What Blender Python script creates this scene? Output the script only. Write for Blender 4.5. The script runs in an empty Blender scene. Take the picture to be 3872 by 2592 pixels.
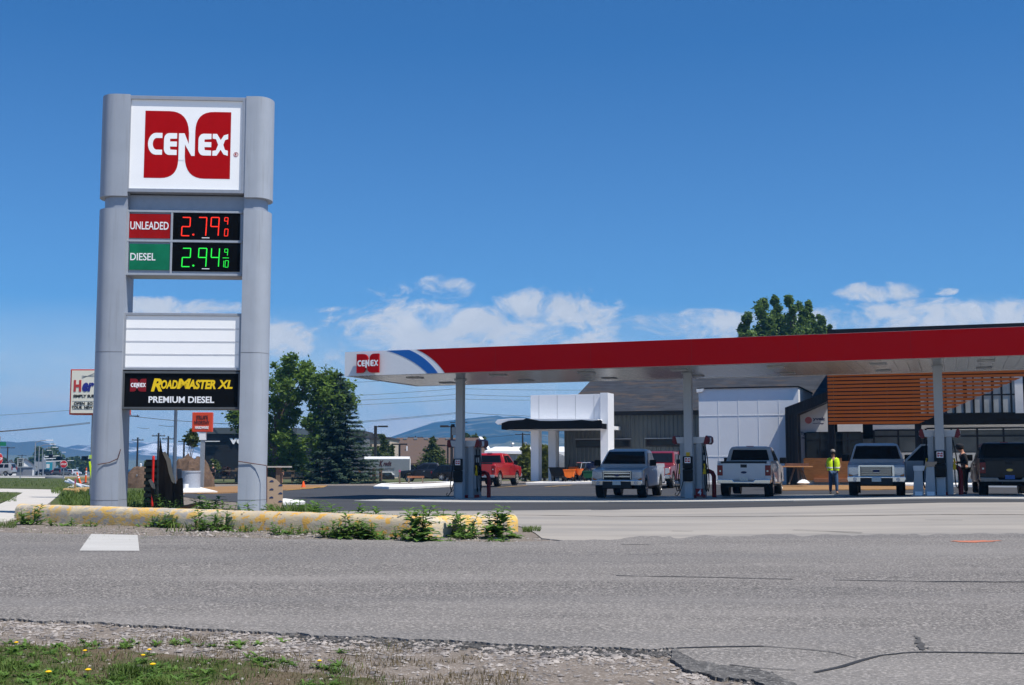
import bpy, bmesh, math, random
import numpy as np
from mathutils import Vector, Matrix, geometry, noise
R = math.radians
C = bpy.context.scene
COL = C.collection
rnd = random.Random(7)
# ---------------------------------------------------------------- camera
EYE = 1.5
F = 4700.0; CX = 1936.0; CY = 1296.0; HOR = 1750.0
PITCH = math.atan((HOR - CY) / F)
cam_d = bpy.data.cameras.new("camera"); cam = bpy.data.objects.new("camera", cam_d); COL.objects.link(cam)
cam_d.sensor_width = 36; cam_d.lens = F / 3872 * 36; cam_d.clip_start = 0.1; cam_d.clip_end = 60000
cam.location = (0, 0, EYE); cam.rotation_euler = (R(90) + PITCH, 0, 0)
C.camera = cam
# ---------------------------------------------------------------- light
SUN_EL, SUN_AZ = 62.0, -37.0          # elevation; azimuth measured from +X towards +Y
sd = Vector((math.cos(R(SUN_EL)) * math.cos(R(SUN_AZ)), math.cos(R(SUN_EL)) * math.sin(R(SUN_AZ)), math.sin(R(SUN_EL))))
sun_d = bpy.data.lights.new("sun", 'SUN'); sun_d.energy = 5.0; sun_d.angle = R(0.5); sun_d.color = (1, .945, .855)
sun = bpy.data.objects.new("sun", sun_d); COL.objects.link(sun)
sun.rotation_euler = (-sd).to_track_quat('-Z', 'Y').to_euler()
C.view_settings.view_transform = 'Standard'; C.view_settings.look = 'None'; C.view_settings.gamma = 1
C.view_settings.exposure = 0.25
C.cycles.use_denoising = True
C.cycles.max_bounces = 6; C.cycles.diffuse_bounces = 2
C.cycles.volume_bounces = 0
W = bpy.data.worlds.new("World"); C.world = W; W.use_nodes = True
nt = W.node_tree; nt.nodes.clear(); N = nt.nodes; L = nt.links
def wn(t, **k):
    n = N.new(t)
    for a, b in k.items(): setattr(n, a, b)
    return n
def wm(op, a, b=None, c=None):
    n = wn('ShaderNodeMath', operation=op)
    for i, v in enumerate((a, b, c)):
        if v is None: continue
        if isinstance(v, (int, float)): n.inputs[i].default_value = v
        else: L.new(v, n.inputs[i])
    return n.outputs[0]
sky = wn('ShaderNodeTexSky', sky_type='NISHITA'); sky.sun_disc = False
sky.sun_elevation = R(SUN_EL); sky.sun_rotation = R(90 - SUN_AZ)
sky.air_density = 1.0; sky.dust_density = 0.6; sky.ozone_density = 2.0; sky.altitude = 1400
tc = wn('ShaderNodeTexCoord'); sep = wn('ShaderNodeSeparateXYZ'); L.new(tc.outputs['Generated'], sep.inputs[0])
az = wm('ARCTAN2', sep.outputs[0], sep.outputs[1]); el = wm('ARCSINE', sep.outputs[2])
comb = wn('ShaderNodeCombineXYZ'); L.new(az, comb.inputs[0]); L.new(wm('MULTIPLY', el, 1.7), comb.inputs[1])
def wnoise(scale, det, rough, dist=0.0, off=0.0):
    m = wn('ShaderNodeMapping'); m.inputs['Location'].default_value = (off, off * .7, off * .3)
    L.new(comb.outputs[0], m.inputs[0])
    n = wn('ShaderNodeTexNoise'); n.inputs['Scale'].default_value = scale; n.inputs['Detail'].default_value = det
    n.inputs['Roughness'].default_value = rough; n.inputs['Distortion'].default_value = dist
    L.new(m.outputs[0], n.inputs['Vector']); return n.outputs[0]
fb = wnoise(21, 11, .64, .5)
wisp = wnoise(9, 6, .6, 1.2, 3.1)
# cloud banks of that day: azimuth / elevation / half sizes / weight
CL = [(1700, 1250, 440, 90, .58), (1640, 1180, 230, 56, .52), (1620, 1085, 150, 40, .36), (1560, 1110, 230, 26, .26), (1340, 1178, 140, 18, .36), (2090, 1185, 220, 85, .60), (1900, 1330, 700, 70, .44),
      (1070, 1290, 130, 80, .60), (1150, 1390, 260, 60, .22), (680, 1165, 240, 34, .50), (3330, 1108, 135, 34, .50), (3480, 1205, 620, 56, .60),
      (2340, 1212, 75, 26, .42), (2600, 1235, 280, 52, .52), (1530, 1622, 150, 44, .62), (2450, 1280, 500, 60, .42), (3590, 1103, 40, 14, .36), (150, 1500, 380, 24, .2), (430, 1650, 60, 26, .34), (120, 1655, 120, 16, .3)]
tot = None
for px, py, sx, sy, w in CL:
    a0 = math.atan((px - CX) / F); e0 = (HOR - py) / F * math.cos(a0)
    dx = wm('MULTIPLY', wm('SUBTRACT', az, a0), F / sx); dy = wm('MULTIPLY', wm('SUBTRACT', el, e0), F / sy)
    r2 = wm('ADD', wm('MULTIPLY', dx, dx), wm('MULTIPLY', dy, dy))
    g = wm('MULTIPLY', wm('POWER', 2.7183, wm('MULTIPLY', wm('MULTIPLY', r2, r2), -0.55)), w)
    tot = g if tot is None else wm('MAXIMUM', tot, g)
band = wm('MULTIPLY', wm('POWER', 2.7183, wm('MULTIPLY', wm('POWER', wm('MULTIPLY', wm('SUBTRACT', el, .052), 22), 2), -1)), .12)
base_ = wm('MAXIMUM', tot, band); gate = wn('ShaderNodeMapRange', interpolation_type='SMOOTHSTEP'); L.new(base_, gate.inputs[0]); gate.inputs[1].default_value = .015; gate.inputs[2].default_value = .2
dens = wm('ADD', base_, wm('MULTIPLY', wm('MULTIPLY', wm('SUBTRACT', fb, .5), 2.5), gate.outputs[0]))
mr = wn('ShaderNodeMapRange', interpolation_type='SMOOTHSTEP'); L.new(dens, mr.inputs[0])
mr.inputs[1].default_value = .14; mr.inputs[2].default_value = .66
mr.inputs[4].default_value = .92
thin = wn('ShaderNodeMapRange', interpolation_type='SMOOTHSTEP'); L.new(el, thin.inputs[0])
thin.inputs[1].default_value = .150; thin.inputs[2].default_value = .015; thin.inputs[4].default_value = 1.0
low = wm('MULTIPLY', wm('MAXIMUM', wm('SUBTRACT', .33, el), 0.0), .34)
thinf = wm('MAXIMUM', low, wm('MULTIPLY', thin.outputs[0], wm('MINIMUM', wm('ADD', wm('MULTIPLY', wisp, 1.1), .30), 1.0)))
hsv = wn('ShaderNodeMix', data_type='RGBA', blend_type='MULTIPLY'); hsv.inputs[0].default_value = 1; hsv.inputs[7].default_value = (.46, 1.11, 1.68, 1)
L.new(sky.outputs[0], hsv.inputs[6])
mix1 = wn('ShaderNodeMix', data_type='RGBA'); L.new(thinf, mix1.inputs[0]); L.new(hsv.outputs[2], mix1.inputs[6])
mix1.inputs[7].default_value = (9.4, 10.6, 11.4, 1)
shade = wn('ShaderNodeMix', data_type='RGBA'); L.new(wnoise(30, 5, .5, .2, 1.7), shade.inputs[0])
shade.inputs[6].default_value = (7.4, 8.2, 9.3, 1); shade.inputs[7].default_value = (11.8, 12.1, 12.5, 1)
mix2 = wn('ShaderNodeMix', data_type='RGBA'); L.new(mr.outputs[0], mix2.inputs[0]); L.new(mix1.outputs[2], mix2.inputs[6]); L.new(shade.outputs[2], mix2.inputs[7])
bg = wn('ShaderNodeBackground'); bg.inputs[1].default_value = .060; L.new(mix2.outputs[2], bg.inputs[0])
wo = wn('ShaderNodeOutputWorld'); L.new(bg.outputs[0], wo.inputs[0])

# ---------------------------------------------------------------- projection helpers (photo pixels <-> the place)
cp, sp = math.cos(PITCH), math.sin(PITCH)
def ray(px, py):
    dx = (px - CX) / F; dy = -(py - CY) / F
    return Vector((dx, cp - dy * sp, sp + dy * cp))
def V(px, py, Y):
    d = ray(px, py); t = Y / d.y
    return Vector((d.x * t, Y, EYE + d.z * t))
_far = [(200, -1.0), (360, -2.3), (600, -4.5), (1500, -12), (4000, -30), (9000, -60), (30000, -120)]
_near = [(-60, 0), (0, 0), (8, 0), (14, .16), (21, .34)]
PROF = {-.45: _near + [(28, .34), (40, .2), (60, .1), (100, 0), (196, -.6)] + _far[1:],
        -.2: _near + [(28, .34), (45, .12), (60, .03), (80, -.1), (117, -.5), (130, -.55)] + _far,
        -.04: _near[:-1] + [(21, .3), (28, .28), (45, .055), (50, .04), (60, .035), (73, .05), (100, -.2), (130, -.5)] + _far,
        .08: _near[:-1] + [(21, .3), (28, .28), (45, .09), (50, .07), (63, .12), (72, .2), (86, .3), (110, .1), (150, -.6)] + _far,
        .14: _near[:-1] + [(21, .3), (28, .29), (45, .13), (50, .11), (63, .18), (72, .22), (86, .3), (110, .1), (150, -.6)] + _far,
        .34: _near[:-1] + [(21, .33), (28, .37), (40, .36), (43.9, .31), (50, .24), (63, .22), (72, .24), (86, .3), (110, .1), (150, -.6)] + _far}
_as = sorted(PROF)
def gz(x, y):
    a = x / max(y, 4.0); a = min(max(a, _as[0]), _as[-1])
    for i in range(len(_as) - 1):
        if a <= _as[i + 1]: break
    a0, a1 = _as[i], _as[i + 1]; t = (a - a0) / (a1 - a0)
    def ip(p):
        if y <= p[0][0]: return p[0][1]
        for j in range(len(p) - 1):
            if y <= p[j + 1][0]:
                u = (y - p[j][0]) / (p[j + 1][0] - p[j][0]); return p[j][1] + u * (p[j + 1][1] - p[j][1])
        return p[-1][1]
    return ip(PROF[a0]) * (1 - t) + ip(PROF[a1]) * t
def G(px, py, up=0.0):
    """ground point seen at a photo pixel"""
    d = ray(px, py); y = 3.0; prev = y
    while y < 9000:
        t = y / d.y
        if EYE + d.z * t <= gz(d.x * t, y) + up: break
        prev = y; y *= 1.03
    lo, hi = prev, y
    for _ in range(30):
        m = (lo + hi) / 2; t = m / d.y
        if EYE + d.z * t <= gz(d.x * t, m) + up: hi = m
        else: lo = m
    t = hi / d.y
    return Vector((d.x * t, hi, gz(d.x * t, hi) + up))
def GY(px, Y):
    """ground point in the direction of a pixel column at distance Y"""
    x = (px - CX) / F * Y
    return Vector((x, Y, gz(x, Y)))
class Frame:
    def __init__(s, o, yaw): s.o = Vector(o); s.yaw = yaw; s.x = Vector((math.cos(yaw), math.sin(yaw), 0)); s.y = Vector((-math.sin(yaw), math.cos(yaw), 0))
    def on(s, px, py, off=0.0):
        d = ray(px, py); p0 = s.o + s.y * off; e = Vector((0, 0, EYE))
        t = (p0 - e).dot(s.y) / d.dot(s.y); p = e + d * t - s.o
        return Vector((p.dot(s.x), off, p.z))
    def w(s, x, y, z): return s.o + s.x * x + s.y * y + Vector((0, 0, z))

# ---------------------------------------------------------------- object helpers
def tag(o, label=None, cat=None, group=None, kind=None):
    if label: o['label'] = label
    if cat: o['category'] = cat
    if group: o['group'] = group
    if kind: o['kind'] = kind
    return o
def empty(name, loc=(0, 0, 0), rz=0.0, label=None, cat=None, group=None):
    o = bpy.data.objects.new(name, None); COL.objects.link(o); o.location = loc; o.rotation_euler = (0, 0, rz)
    o.empty_display_size = .2
    return tag(o, label, cat, group)
class MB:
    def __init__(s): s.v = []; s.f = []
    def add(s, vs, fs, M=None):
        n = len(s.v); s.v += [tuple(M @ Vector(p)) if M else tuple(p) for p in vs]; s.f += [tuple(i + n for i in f) for f in fs]; return s
    def box(s, a, b, M=None):
        x0, y0, z0 = a; x1, y1, z1 = b
        return s.add([(x0, y0, z0), (x1, y0, z0), (x1, y1, z0), (x0, y1, z0), (x0, y0, z1), (x1, y0, z1), (x1, y1, z1), (x0, y1, z1)],
                     [(0, 3, 2, 1), (4, 5, 6, 7), (0, 1, 5, 4), (1, 2, 6, 5), (2, 3, 7, 6), (3, 0, 4, 7)], M)
    def bar(s, p0, p1, w, h=None, up=(0, 0, 1)):
        h = h or w; p0 = Vector(p0); p1 = Vector(p1); d = (p1 - p0); l = d.length; d.normalize(); u = Vector(up)
        if abs(d.dot(u)) > .97: u = Vector((0, 1, 0))
        r = d.cross(u).normalized(); u = r.cross(d)
        M = Matrix((r, u, d)).transposed().to_4x4(); M.translation = p0
        return s.box((-w / 2, -h / 2, 0), (w / 2, h / 2, l), M)
    def tube(s, pts, r, n=8, cap=True):
        pts = [Vector(p) for p in pts]; rs = r if isinstance(r, (list, tuple)) else [r] * len(pts); k = len(s.v)
        d0 = (pts[1] - pts[0]).normalized(); u = Vector((0, 0, 1)) if abs(d0.z) < .9 else Vector((0, 1, 0))
        for i, p in enumerate(pts):
            d = (pts[min(i + 1, len(pts) - 1)] - pts[max(i - 1, 0)]).normalized(); a = d.cross(u)
            if a.length < 1e-4: a = d.cross(Vector((1, 0, 0)))
            a.normalize(); b = d.cross(a)
            for j in range(n):
                t = 2 * math.pi * j / n; s.v.append(tuple(p + (a * math.cos(t) + b * math.sin(t)) * rs[i]))
        for i in range(len(pts) - 1):
            for j in range(n):
                s.f.append((k + i * n + j, k + i * n + (j + 1) % n, k + (i + 1) * n + (j + 1) % n, k + (i + 1) * n + j))
        if cap: s.f.append(tuple(k + j for j in range(n))[::-1]); s.f.append(tuple(k + (len(pts) - 1) * n + j for j in range(n)))
        return s
    def prism(s, poly, d0, d1, ax='y', M=None):
        """poly (a,b) extruded along ax: 'y' -> (a,*,b), 'x' -> (*,a,b), 'z' -> (a,b,*)"""
        mk = {'y': lambda a, b, d: (a, d, b), 'x': lambda a, b, d: (d, a, b), 'z': lambda a, b, d: (a, b, d)}[ax]; n = len(poly)
        vs = [mk(a, b, d0) for a, b in poly] + [mk(a, b, d1) for a, b in poly]
        fs = [tuple(range(n)), tuple(range(2 * n - 1, n - 1, -1))] + [(i, i + n, (i + 1) % n + n, (i + 1) % n) for i in range(n)]
        return s.add(vs, fs, M)
    def lathe(s, prof, n=12, M=None):
        vs = []; fs = []
        for r, z in prof:
            for j in range(n): t = 2 * math.pi * j / n; vs.append((r * math.cos(t), r * math.sin(t), z))
        for i in range(len(prof) - 1):
            for j in range(n): fs.append((i * n + j, i * n + (j + 1) % n, (i + 1) * n + (j + 1) % n, (i + 1) * n + j))
        fs.append(tuple(range(n))[::-1]); fs.append(tuple((len(prof) - 1) * n + j for j in range(n)))
        return s.add(vs, fs, M)
    def build(s, name, m, parent=None, bevel=0, seg=2, smooth=False, loc=None, fix=True, ang=35):
        me = bpy.data.meshes.new(name)
        me.from_pydata(s.v, [], s.f)
        if bevel or fix:
            bm = bmesh.new(); bm.from_mesh(me)
            if fix: bmesh.ops.recalc_face_normals(bm, faces=bm.faces)
            if bevel:
                bmesh.ops.remove_doubles(bm, verts=bm.verts, dist=1e-5)
                es = [e for e in bm.edges if len(e.link_faces) == 2 and e.calc_face_angle(0) > R(ang)]
                bmesh.ops.bevel(bm, geom=es, offset=bevel, segments=seg, affect='EDGES', profile=.6, clamp_overlap=True)
            bm.to_mesh(me); bm.free()
        if smooth:
            me.polygons.foreach_set('use_smooth', [True] * len(me.polygons)); me.set_sharp_from_angle(angle=R(40))
        me.materials.append(m); me.update()
        o = bpy.data.objects.new(name, me); COL.objects.link(o)
        if parent: o.parent = parent
        if loc is not None: o.location = loc
        return o
def copy_tree(o, parent=None):
    c = o.copy(); COL.objects.link(c)
    if parent: c.parent = parent
    for ch in list(o.children): copy_tree(ch, c)
    return c

# ---------------------------------------------------------------- materials
MATS = {}
def mat(name, col, rough=.6, metal=0.0, var=.12, scale=8.0, bump=0.0, bscale=40.0, coat=0.0, col2=None, thr=None, emit=0, spec=.3, trans=0, coord='Object', stretch=None, det=5):
    if name in MATS: return MATS[name]
    m = bpy.data.materials.new(name); m.use_nodes = True; t = m.node_tree; b = t.nodes['Principled BSDF']
    b.inputs['Roughness'].default_value = rough; b.inputs['Metallic'].default_value = metal; b.inputs['Specular IOR Level'].default_value = spec
    if coat: b.inputs['Coat Weight'].default_value = coat; b.inputs['Coat Roughness'].default_value = .06
    if trans: b.inputs['Transmission Weight'].default_value = trans
    c = t.nodes.new('ShaderNodeTexCoord'); vec = c.outputs[coord] if coord != 'Pos' else t.nodes.new('ShaderNodeNewGeometry').outputs['Position']
    if stretch:
        mp = t.nodes.new('ShaderNodeMapping'); mp.inputs['Scale'].default_value = stretch; t.links.new(vec, mp.inputs[0]); vec = mp.outputs[0]
    n = t.nodes.new('ShaderNodeTexNoise'); n.inputs['Scale'].default_value = scale; n.inputs['Detail'].default_value = det; n.inputs['Roughness'].default_value = .6
    t.links.new(vec, n.inputs['Vector'])
    r = t.nodes.new('ShaderNodeValToRGB'); e = r.color_ramp.elements
    lo = col2 if col2 else tuple(max(0, x * (1 - var)) for x in col); hi = col if col2 else tuple(min(1, x * (1 + var)) for x in col)
    p0, p1 = thr if thr else (.3, .7)
    e[0].position = p0; e[1].position = p1; e[0].color = (*lo, 1); e[1].color = (*hi, 1)
    t.links.new(n.outputs[0], r.inputs[0]); t.links.new(r.outputs[0], b.inputs['Base Color'])
    if emit: t.links.new(r.outputs[0], b.inputs['Emission Color']); b.inputs['Emission Strength'].default_value = emit
    if bump:
        n2 = t.nodes.new('ShaderNodeTexNoise'); n2.inputs['Scale'].default_value = bscale; n2.inputs['Detail'].default_value = 4; t.links.new(vec, n2.inputs['Vector'])
        bp = t.nodes.new('ShaderNodeBump'); bp.inputs['Strength'].default_value = bump; bp.inputs['Distance'].default_value = .02
        t.links.new(n2.outputs[0], bp.inputs['Height']); t.links.new(bp.outputs[0], b.inputs['Normal'])
    m['bsdf'] = 1; MATS[name] = m; return m
def ramp_layer(m, scale, p, col_a, col_b=None, stretch=None, coord='Pos', mode='MIX', fac=1.0, det=4):
    """blend a second procedural pattern into a material's colour (worn patches, streaks, speckle)"""
    t = m.node_tree; b = t.nodes['Principled BSDF']; src = b.inputs['Base Color'].links[0].from_socket
    vec = t.nodes.new('ShaderNodeNewGeometry').outputs['Position'] if coord == 'Pos' else t.nodes.new('ShaderNodeTexCoord').outputs['Object']
    if stretch:
        mp = t.nodes.new('ShaderNodeMapping'); mp.inputs['Scale'].default_value = stretch; t.links.new(vec, mp.inputs[0]); vec = mp.outputs[0]
    n = t.nodes.new('ShaderNodeTexNoise'); n.inputs['Scale'].default_value = scale; n.inputs['Detail'].default_value = det; n.inputs['Roughness'].default_value = .65; t.links.new(vec, n.inputs['Vector'])
    mr = t.nodes.new('ShaderNodeMapRange'); mr.inputs[1].default_value, mr.inputs[2].default_value = p; mr.inputs[4].default_value = fac; t.links.new(n.outputs[0], mr.inputs[0])
    mx = t.nodes.new('ShaderNodeMix'); mx.data_type = 'RGBA'; mx.blend_type = mode; t.links.new(mr.outputs[0], mx.inputs[0]); t.links.new(src, mx.inputs[6]); mx.inputs[7].default_value = (*col_a, 1)
    t.links.new(mx.outputs[2], b.inputs['Base Color']); return m

M_white = mat('white_painted_metal', (.78, .79, .8), .45, var=.03)
M_silver = mat('silver_sign_paint', (.35, .385, .44), .5, 0, var=.05, scale=2, bump=.02, bscale=3); ramp_layer(M_silver, 5, (.55, .72), (.27, .29, .32), stretch=(3, 3, .12), coord='Obj', fac=.6)
M_silver2 = mat('sign_trim_metal', (.36, .38, .42), .4, .3, var=.06)
M_signwhite = mat('sign_face_white', (.86, .87, .88), .3, var=.015, scale=2, emit=.10)  # faint emission added to brighten the white sign faces in daylight
M_red = mat('emblem_red', (.42, .003, .005), .5, var=.05, spec=.08)
M_redface = mat('price_red_face', (.33, .007, .008), .45, var=.12, scale=3, spec=.1)
M_greenface = mat('price_green_face', (.008, .17, .085), .45, var=.15, scale=3, spec=.1)
M_black = mat('black_plastic', (.006, .006, .0065), .5, var=.2, spec=.15)
M_ledblack = mat('led_panel_black', (.003, .003, .0035), .45, var=.2, spec=.06)
M_signblack = mat('sign_face_black', (.005, .0055, .0065), .4, var=.2, scale=2, spec=.06)
M_yellow = mat('lettering_yellow', (.85, .58, .01), .4, var=.05)
M_letter = mat('lettering_white', (.85, .86, .88), .4, var=.02)
M_ledred = mat('led_red', (1, .03, .01), .5, emit=.55, var=.1, scale=60)
M_ledgreen = mat('led_green', (.02, .8, .06), .5, emit=.45, var=.1, scale=60)
M_glass = mat('dark_glass', (.007, .008, .010), .05, var=.2, spec=.22)
M_tyre = mat('tyre_rubber', (.012, .012, .012), .85, var=.25, scale=20, bump=.2)
M_rim = mat('alloy_rim', (.5, .5, .5), .25, .9, var=.08)
M_chrome = mat('chrome_trim', (.62, .64, .66), .12, 1.0, var=.04)
M_trim = mat('dark_trim', (.02, .02, .021), .55, var=.2)
M_lamp = mat('lamp_lens', (.55, .56, .58), .08, .3, var=.25, scale=25, coat=.8)
M_amber = mat('amber_lens', (.45, .12, .02), .15, var=.1, coat=.6)
M_tail = mat('red_lens', (.22, .004, .006), .25, var=.15, coat=.15)
M_plate = mat('plate_pale', (.66, .65, .60), .4, col2=(.40, .41, .44), scale=22, thr=(.34, .42))
M_plateblue = mat('plate_blue', (.05, .14, .42), .4, var=.3, scale=20)
M_conc = mat('pale_concrete', (.50, .48, .45), .85, var=.12, scale=1.2, bump=.1, bscale=60, coord='Pos')
M_galv = mat('galvanised_steel', (.34, .36, .38), .45, .5, var=.1)
M_darkpole = mat('dark_bronze_metal', (.03, .027, .025), .5, .2, var=.1)
M_wood = mat('weathered_wood', (.20, .15, .11), .85, col2=(.10, .075, .055), scale=5, stretch=(2, 2, 20), bump=.2)
M_ply = mat('plywood_orange', (.36, .15, .045), .7, col2=(.22, .085, .025), scale=3, stretch=(1, 6, 6), bump=.05)
M_orange = mat('safety_orange', (.85, .11, .015), .5, var=.08)
M_stripew = mat('reflective_white', (.8, .8, .8), .35, var=.04)
M_hiviz = mat('hi_vis_yellow', (.62, .85, .02), .65, var=.1, scale=12)
M_skin = mat('skin', (.44, .22, .15), .55, var=.08)
M_cloth_dark = mat('dark_cloth', (.018, .018, .022), .85, var=.25, scale=14)
M_jean = mat('blue_denim', (.05, .10, .20), .85, var=.25, scale=16)
M_khaki = mat('khaki_cloth', (.22, .13, .07), .85, var=.2, scale=14)
M_brownshort = mat('brown_cloth', (.09, .055, .035), .85, var=.2, scale=14)
M_hair = mat('dark_hair', (.03, .02, .015), .7, var=.2)
M_capgrey = mat('grey_cap_cloth', (.25, .22, .19), .8, var=.15)
M_boot = mat('tan_boot_leather', (.18, .13, .09), .8, var=.2)

# ---------------------------------------------------------------- lettering
def letters(s, x0, z0, x1, z1, y, m, parent, name='lettering', bold=.02, shear=0, depth=.004, keep=False):
    """words as solid letters filling the box x0..x1, z0..z1 in the local XZ plane, face at y"""
    cu = bpy.data.curves.new('words', 'FONT'); cu.body = s; cu.offset = bold; cu.extrude = .02; cu.shear = shear; cu.resolution_u = 4
    o = bpy.data.objects.new('words', cu); COL.objects.link(o)
    me = bpy.data.meshes.new_from_object(o.evaluated_get(bpy.context.evaluated_depsgraph_get()))
    bpy.data.objects.remove(o)
    co = np.array([v.co[:] for v in me.vertices]); mn, mx = co.min(0), co.max(0)
    sx = (x1 - x0) / (mx[0] - mn[0]); sz = (z1 - z0) / (mx[1] - mn[1])
    new = np.stack([x0 + (co[:, 0] - mn[0]) * sx, y + (-(co[:, 2] / .02) - 1) * depth / 2 + depth / 2 - depth / 2, z0 + (co[:, 1] - mn[1]) * sz], 1)
    me.vertices.foreach_set('co', new.ravel()); me.materials.clear(); me.materials.append(m); me.update(); me.name = name
    o = bpy.data.objects.new(name, me); COL.objects.link(o); o.parent = parent; return o
def bez(p0, p1, p2, n=8): return [((1 - t) ** 2 * p0[0] + 2 * t * (1 - t) * p1[0] + t * t * p2[0], (1 - t) ** 2 * p0[1] + 2 * t * (1 - t) * p1[1] + t * t * p2[1]) for t in [i / n for i in range(n + 1)]]
def emblem(x0, z0, x1, z1, y, parent, depth=.006, red=None, small=False, lm=None):
    """red two-leaf emblem with the white name across it"""
    S = lambda p: [(x0 + a * (x1 - x0), z0 + b * (z1 - z0)) for a, b in p]
    left = [(0, 0), (.19, 0)] + bez((.19, 0), (.395, .0), (.395, .28))[1:] + [(.395, .67), (.462, .67), (.512, .515)] + bez((.512, .68), (.50, 1), (.28, 1)) + [(0, 1)]
    right = [(1 - a, 1 - b) for a, b in left]
    right = [(1, 1), (.80, 1)] + bez((.80, 1), (.585, 1), (.585, .70))[1:] + [(.585, .335), (.545, .335), (.470, .50)] + bez((.470, .32), (.48, 0), (.70, 0)) + [(1, 0)]
    mb = MB().prism(S(left), y - depth, y, 'y'); mb.prism(S(right), y - depth, y, 'y')
    e = mb.build('emblem', red or M_red, parent)
    y2 = y - depth - .003; y3 = y - depth
    if small: y2 = y - depth - .002
    b = .345; t = .67; h = t - b; w = .105
    mb = MB()
    def P(p): mb.prism(S(p), y2, y3, 'y')
    def arc(cx, cz, rx, rz, a0, a1, n=8): return [(cx + rx * math.cos(R(a0 + (a1 - a0) * i / n)), cz + rz * math.sin(R(a0 + (a1 - a0) * i / n))) for i in range(n + 1)]
    # C
    P([(.205, t), (.13, t)] + arc(.13, b + h / 2, .09, h / 2, 90, 270, 12) + [(.205, b), (.205, b + .075)] + arc(.14, b + h / 2, .045, h / 2 - .075, 270, 90, 10) + [(.205, t - .075)])
    for ex in (.225, .625):
        P([(ex + .15, t), (ex + .06, t)] + arc(ex + .06, t - .09, .06, .09, 90, 180, 5) + [(ex, b + .09)] + arc(ex + .06, b + .09, .06, .09, 180, 270, 5) + [(ex + .15, b), (ex + .15, b + .075), (ex + .075, b + .08), (ex + .07, b + .125), (ex + .15, b + .125), (ex + .15, b + .20), (ex + .07, b + .20), (ex + .07, t - .085), (ex + .15, t - .08)])
    # N
    P([(.397, .27), (.397, t), (.461, t), (.513, .512), (.514, t + .02), (.583, t + .02), (.583, .337), (.546, .337), (.468, .505), (.468, .27)])
    # X
    P([(.79, t), (.84, t), (.885, t - .09), (.92, t - .02), (.97, t), (.97, t - .075), (.935, t - .09)] + [(.915, b + h / 2)] + [(.935, b + .09), (.97, b + .075), (.97, b), (.92, b + .02), (.885, b + .09), (.84, b), (.79, b), (.79, b + .07), (.83, b + .08), (.855, b + h / 2), (.83, t - .08), (.79, t - .07)])
    mb.build('lettering', lm or M_letter, e)
    return e
SEG = {'0': 'abcdef', '1': 'bc', '2': 'abged', '4': 'fgbc', '7': 'abc', '9': 'abcfg'}
def digits(mb, ch, x, z, w, h, t, y0, y1, sl=.06):
    H = h / 2; g = t * .12
    segs = {'a': ((0, h), (w, h)), 'g': ((0, H), (w, H)), 'd': ((0, 0), (w, 0)), 'f': ((0, H), (0, h)), 'b': ((w, H), (w, h)), 'e': ((0, 0), (0, H)), 'c': ((w, 0), (w, H))}
    for s in SEG[ch]:
        (a, b), (c, d) = segs[s]; sh = lambda p, q: (x + p + q * sl, z + q)
        if b == d: poly = [sh(a + g, b - t / 2), sh(c - g, b - t / 2), sh(c - g, b + t / 2), sh(a + g, b + t / 2)]
        else: poly = [sh(a - t / 2, b + g), sh(a + t / 2, b + g), sh(a + t / 2, d - g), sh(a - t / 2, d - g)]
        mb.prism(poly, y0, y1, 'y')
# ================================================================ THE GROUND
M_ground = mat('dry_gravel_dirt', (.22, .182, .148), .95, col2=(.10, .082, .066), scale=3.0, bump=.6, bscale=30, coord='Pos', det=8)
ramp_layer(M_ground, 40, (.50, .66), (.38, .34, .31), fac=.8); ramp_layer(M_ground, 90, (.56, .68), (.10, .09, .085), fac=.7); ramp_layer(M_ground, .35, (.45, .6), (.20, .17, .145), fac=.6)
M_road = mat('aged_asphalt', (.168, .155, .144), .9, col2=(.122, .113, .107), scale=.55, bump=.5, bscale=110, coord='Pos', stretch=(.5, 1.3, 1), det=6)
ramp_layer(M_road, 34, (.50, .60), (.40, .37, .345), fac=.85, det=2); ramp_layer(M_road, 38, (.51, .60), (.045, .044, .044), fac=.85, det=2); ramp_layer(M_road, 1.1, (.5, .75), (.27, .25, .235), fac=.6, stretch=(.12, 1, 1)); ramp_layer(M_road, .25, (.5, .62), (.15, .145, .145), fac=.35, stretch=(.2, 1.5, 1)); ramp_layer(M_road, .16, (.46, .62), (.30, .28, .26), fac=.4, stretch=(.35, 1.0, 1))
M_lot = mat('new_asphalt', (.055, .056, .06), .8, col2=(.035, .036, .04), scale=.8, bump=.3, bscale=80, coord='Pos', stretch=(.3, 1.4, 1))
ramp_layer(M_lot, 1.3, (.52, .75), (.12, .118, .118), fac=.75, stretch=(.09, 1.6, 1))
M_apron = mat('worn_concrete', (.37, .338, .30), .9, col2=(.27, .248, .222), scale=.5, bump=.15, bscale=60, coord='Pos', stretch=(.3, 1.2, 1))
ramp_layer(M_apron, .7, (.52, .72), (.20, .19, .18), fac=.75, stretch=(.10, 1.2, 1)); ramp_layer(M_apron, .22, (.48, .62), (.24, .228, .215), fac=.6, stretch=(.5, 1.3, 1))
ramp_layer(M_apron, 70, (.55, .7), (.22, .21, .20), fac=.5)
M_pad = mat('new_concrete', (.43, .42, .395), .85, var=.06, scale=.9, coord='Pos')
M_walk = mat('sidewalk_concrete', (.50, .47, .43), .9, var=.08, scale=1.5, coord='Pos')
M_kerbwhite = mat('fresh_white_concrete', (.74, .73, .71), .85, var=.05, scale=2, coord='Pos')
M_mark = mat('road_paint_white', (.50, .49, .47), .8, col2=(.40, .39, .375), scale=3, coord='Pos', stretch=(.3, 3, 1)); ramp_layer(M_mark, 40, (.6, .7), (.25, .24, .23), fac=.6)
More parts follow.
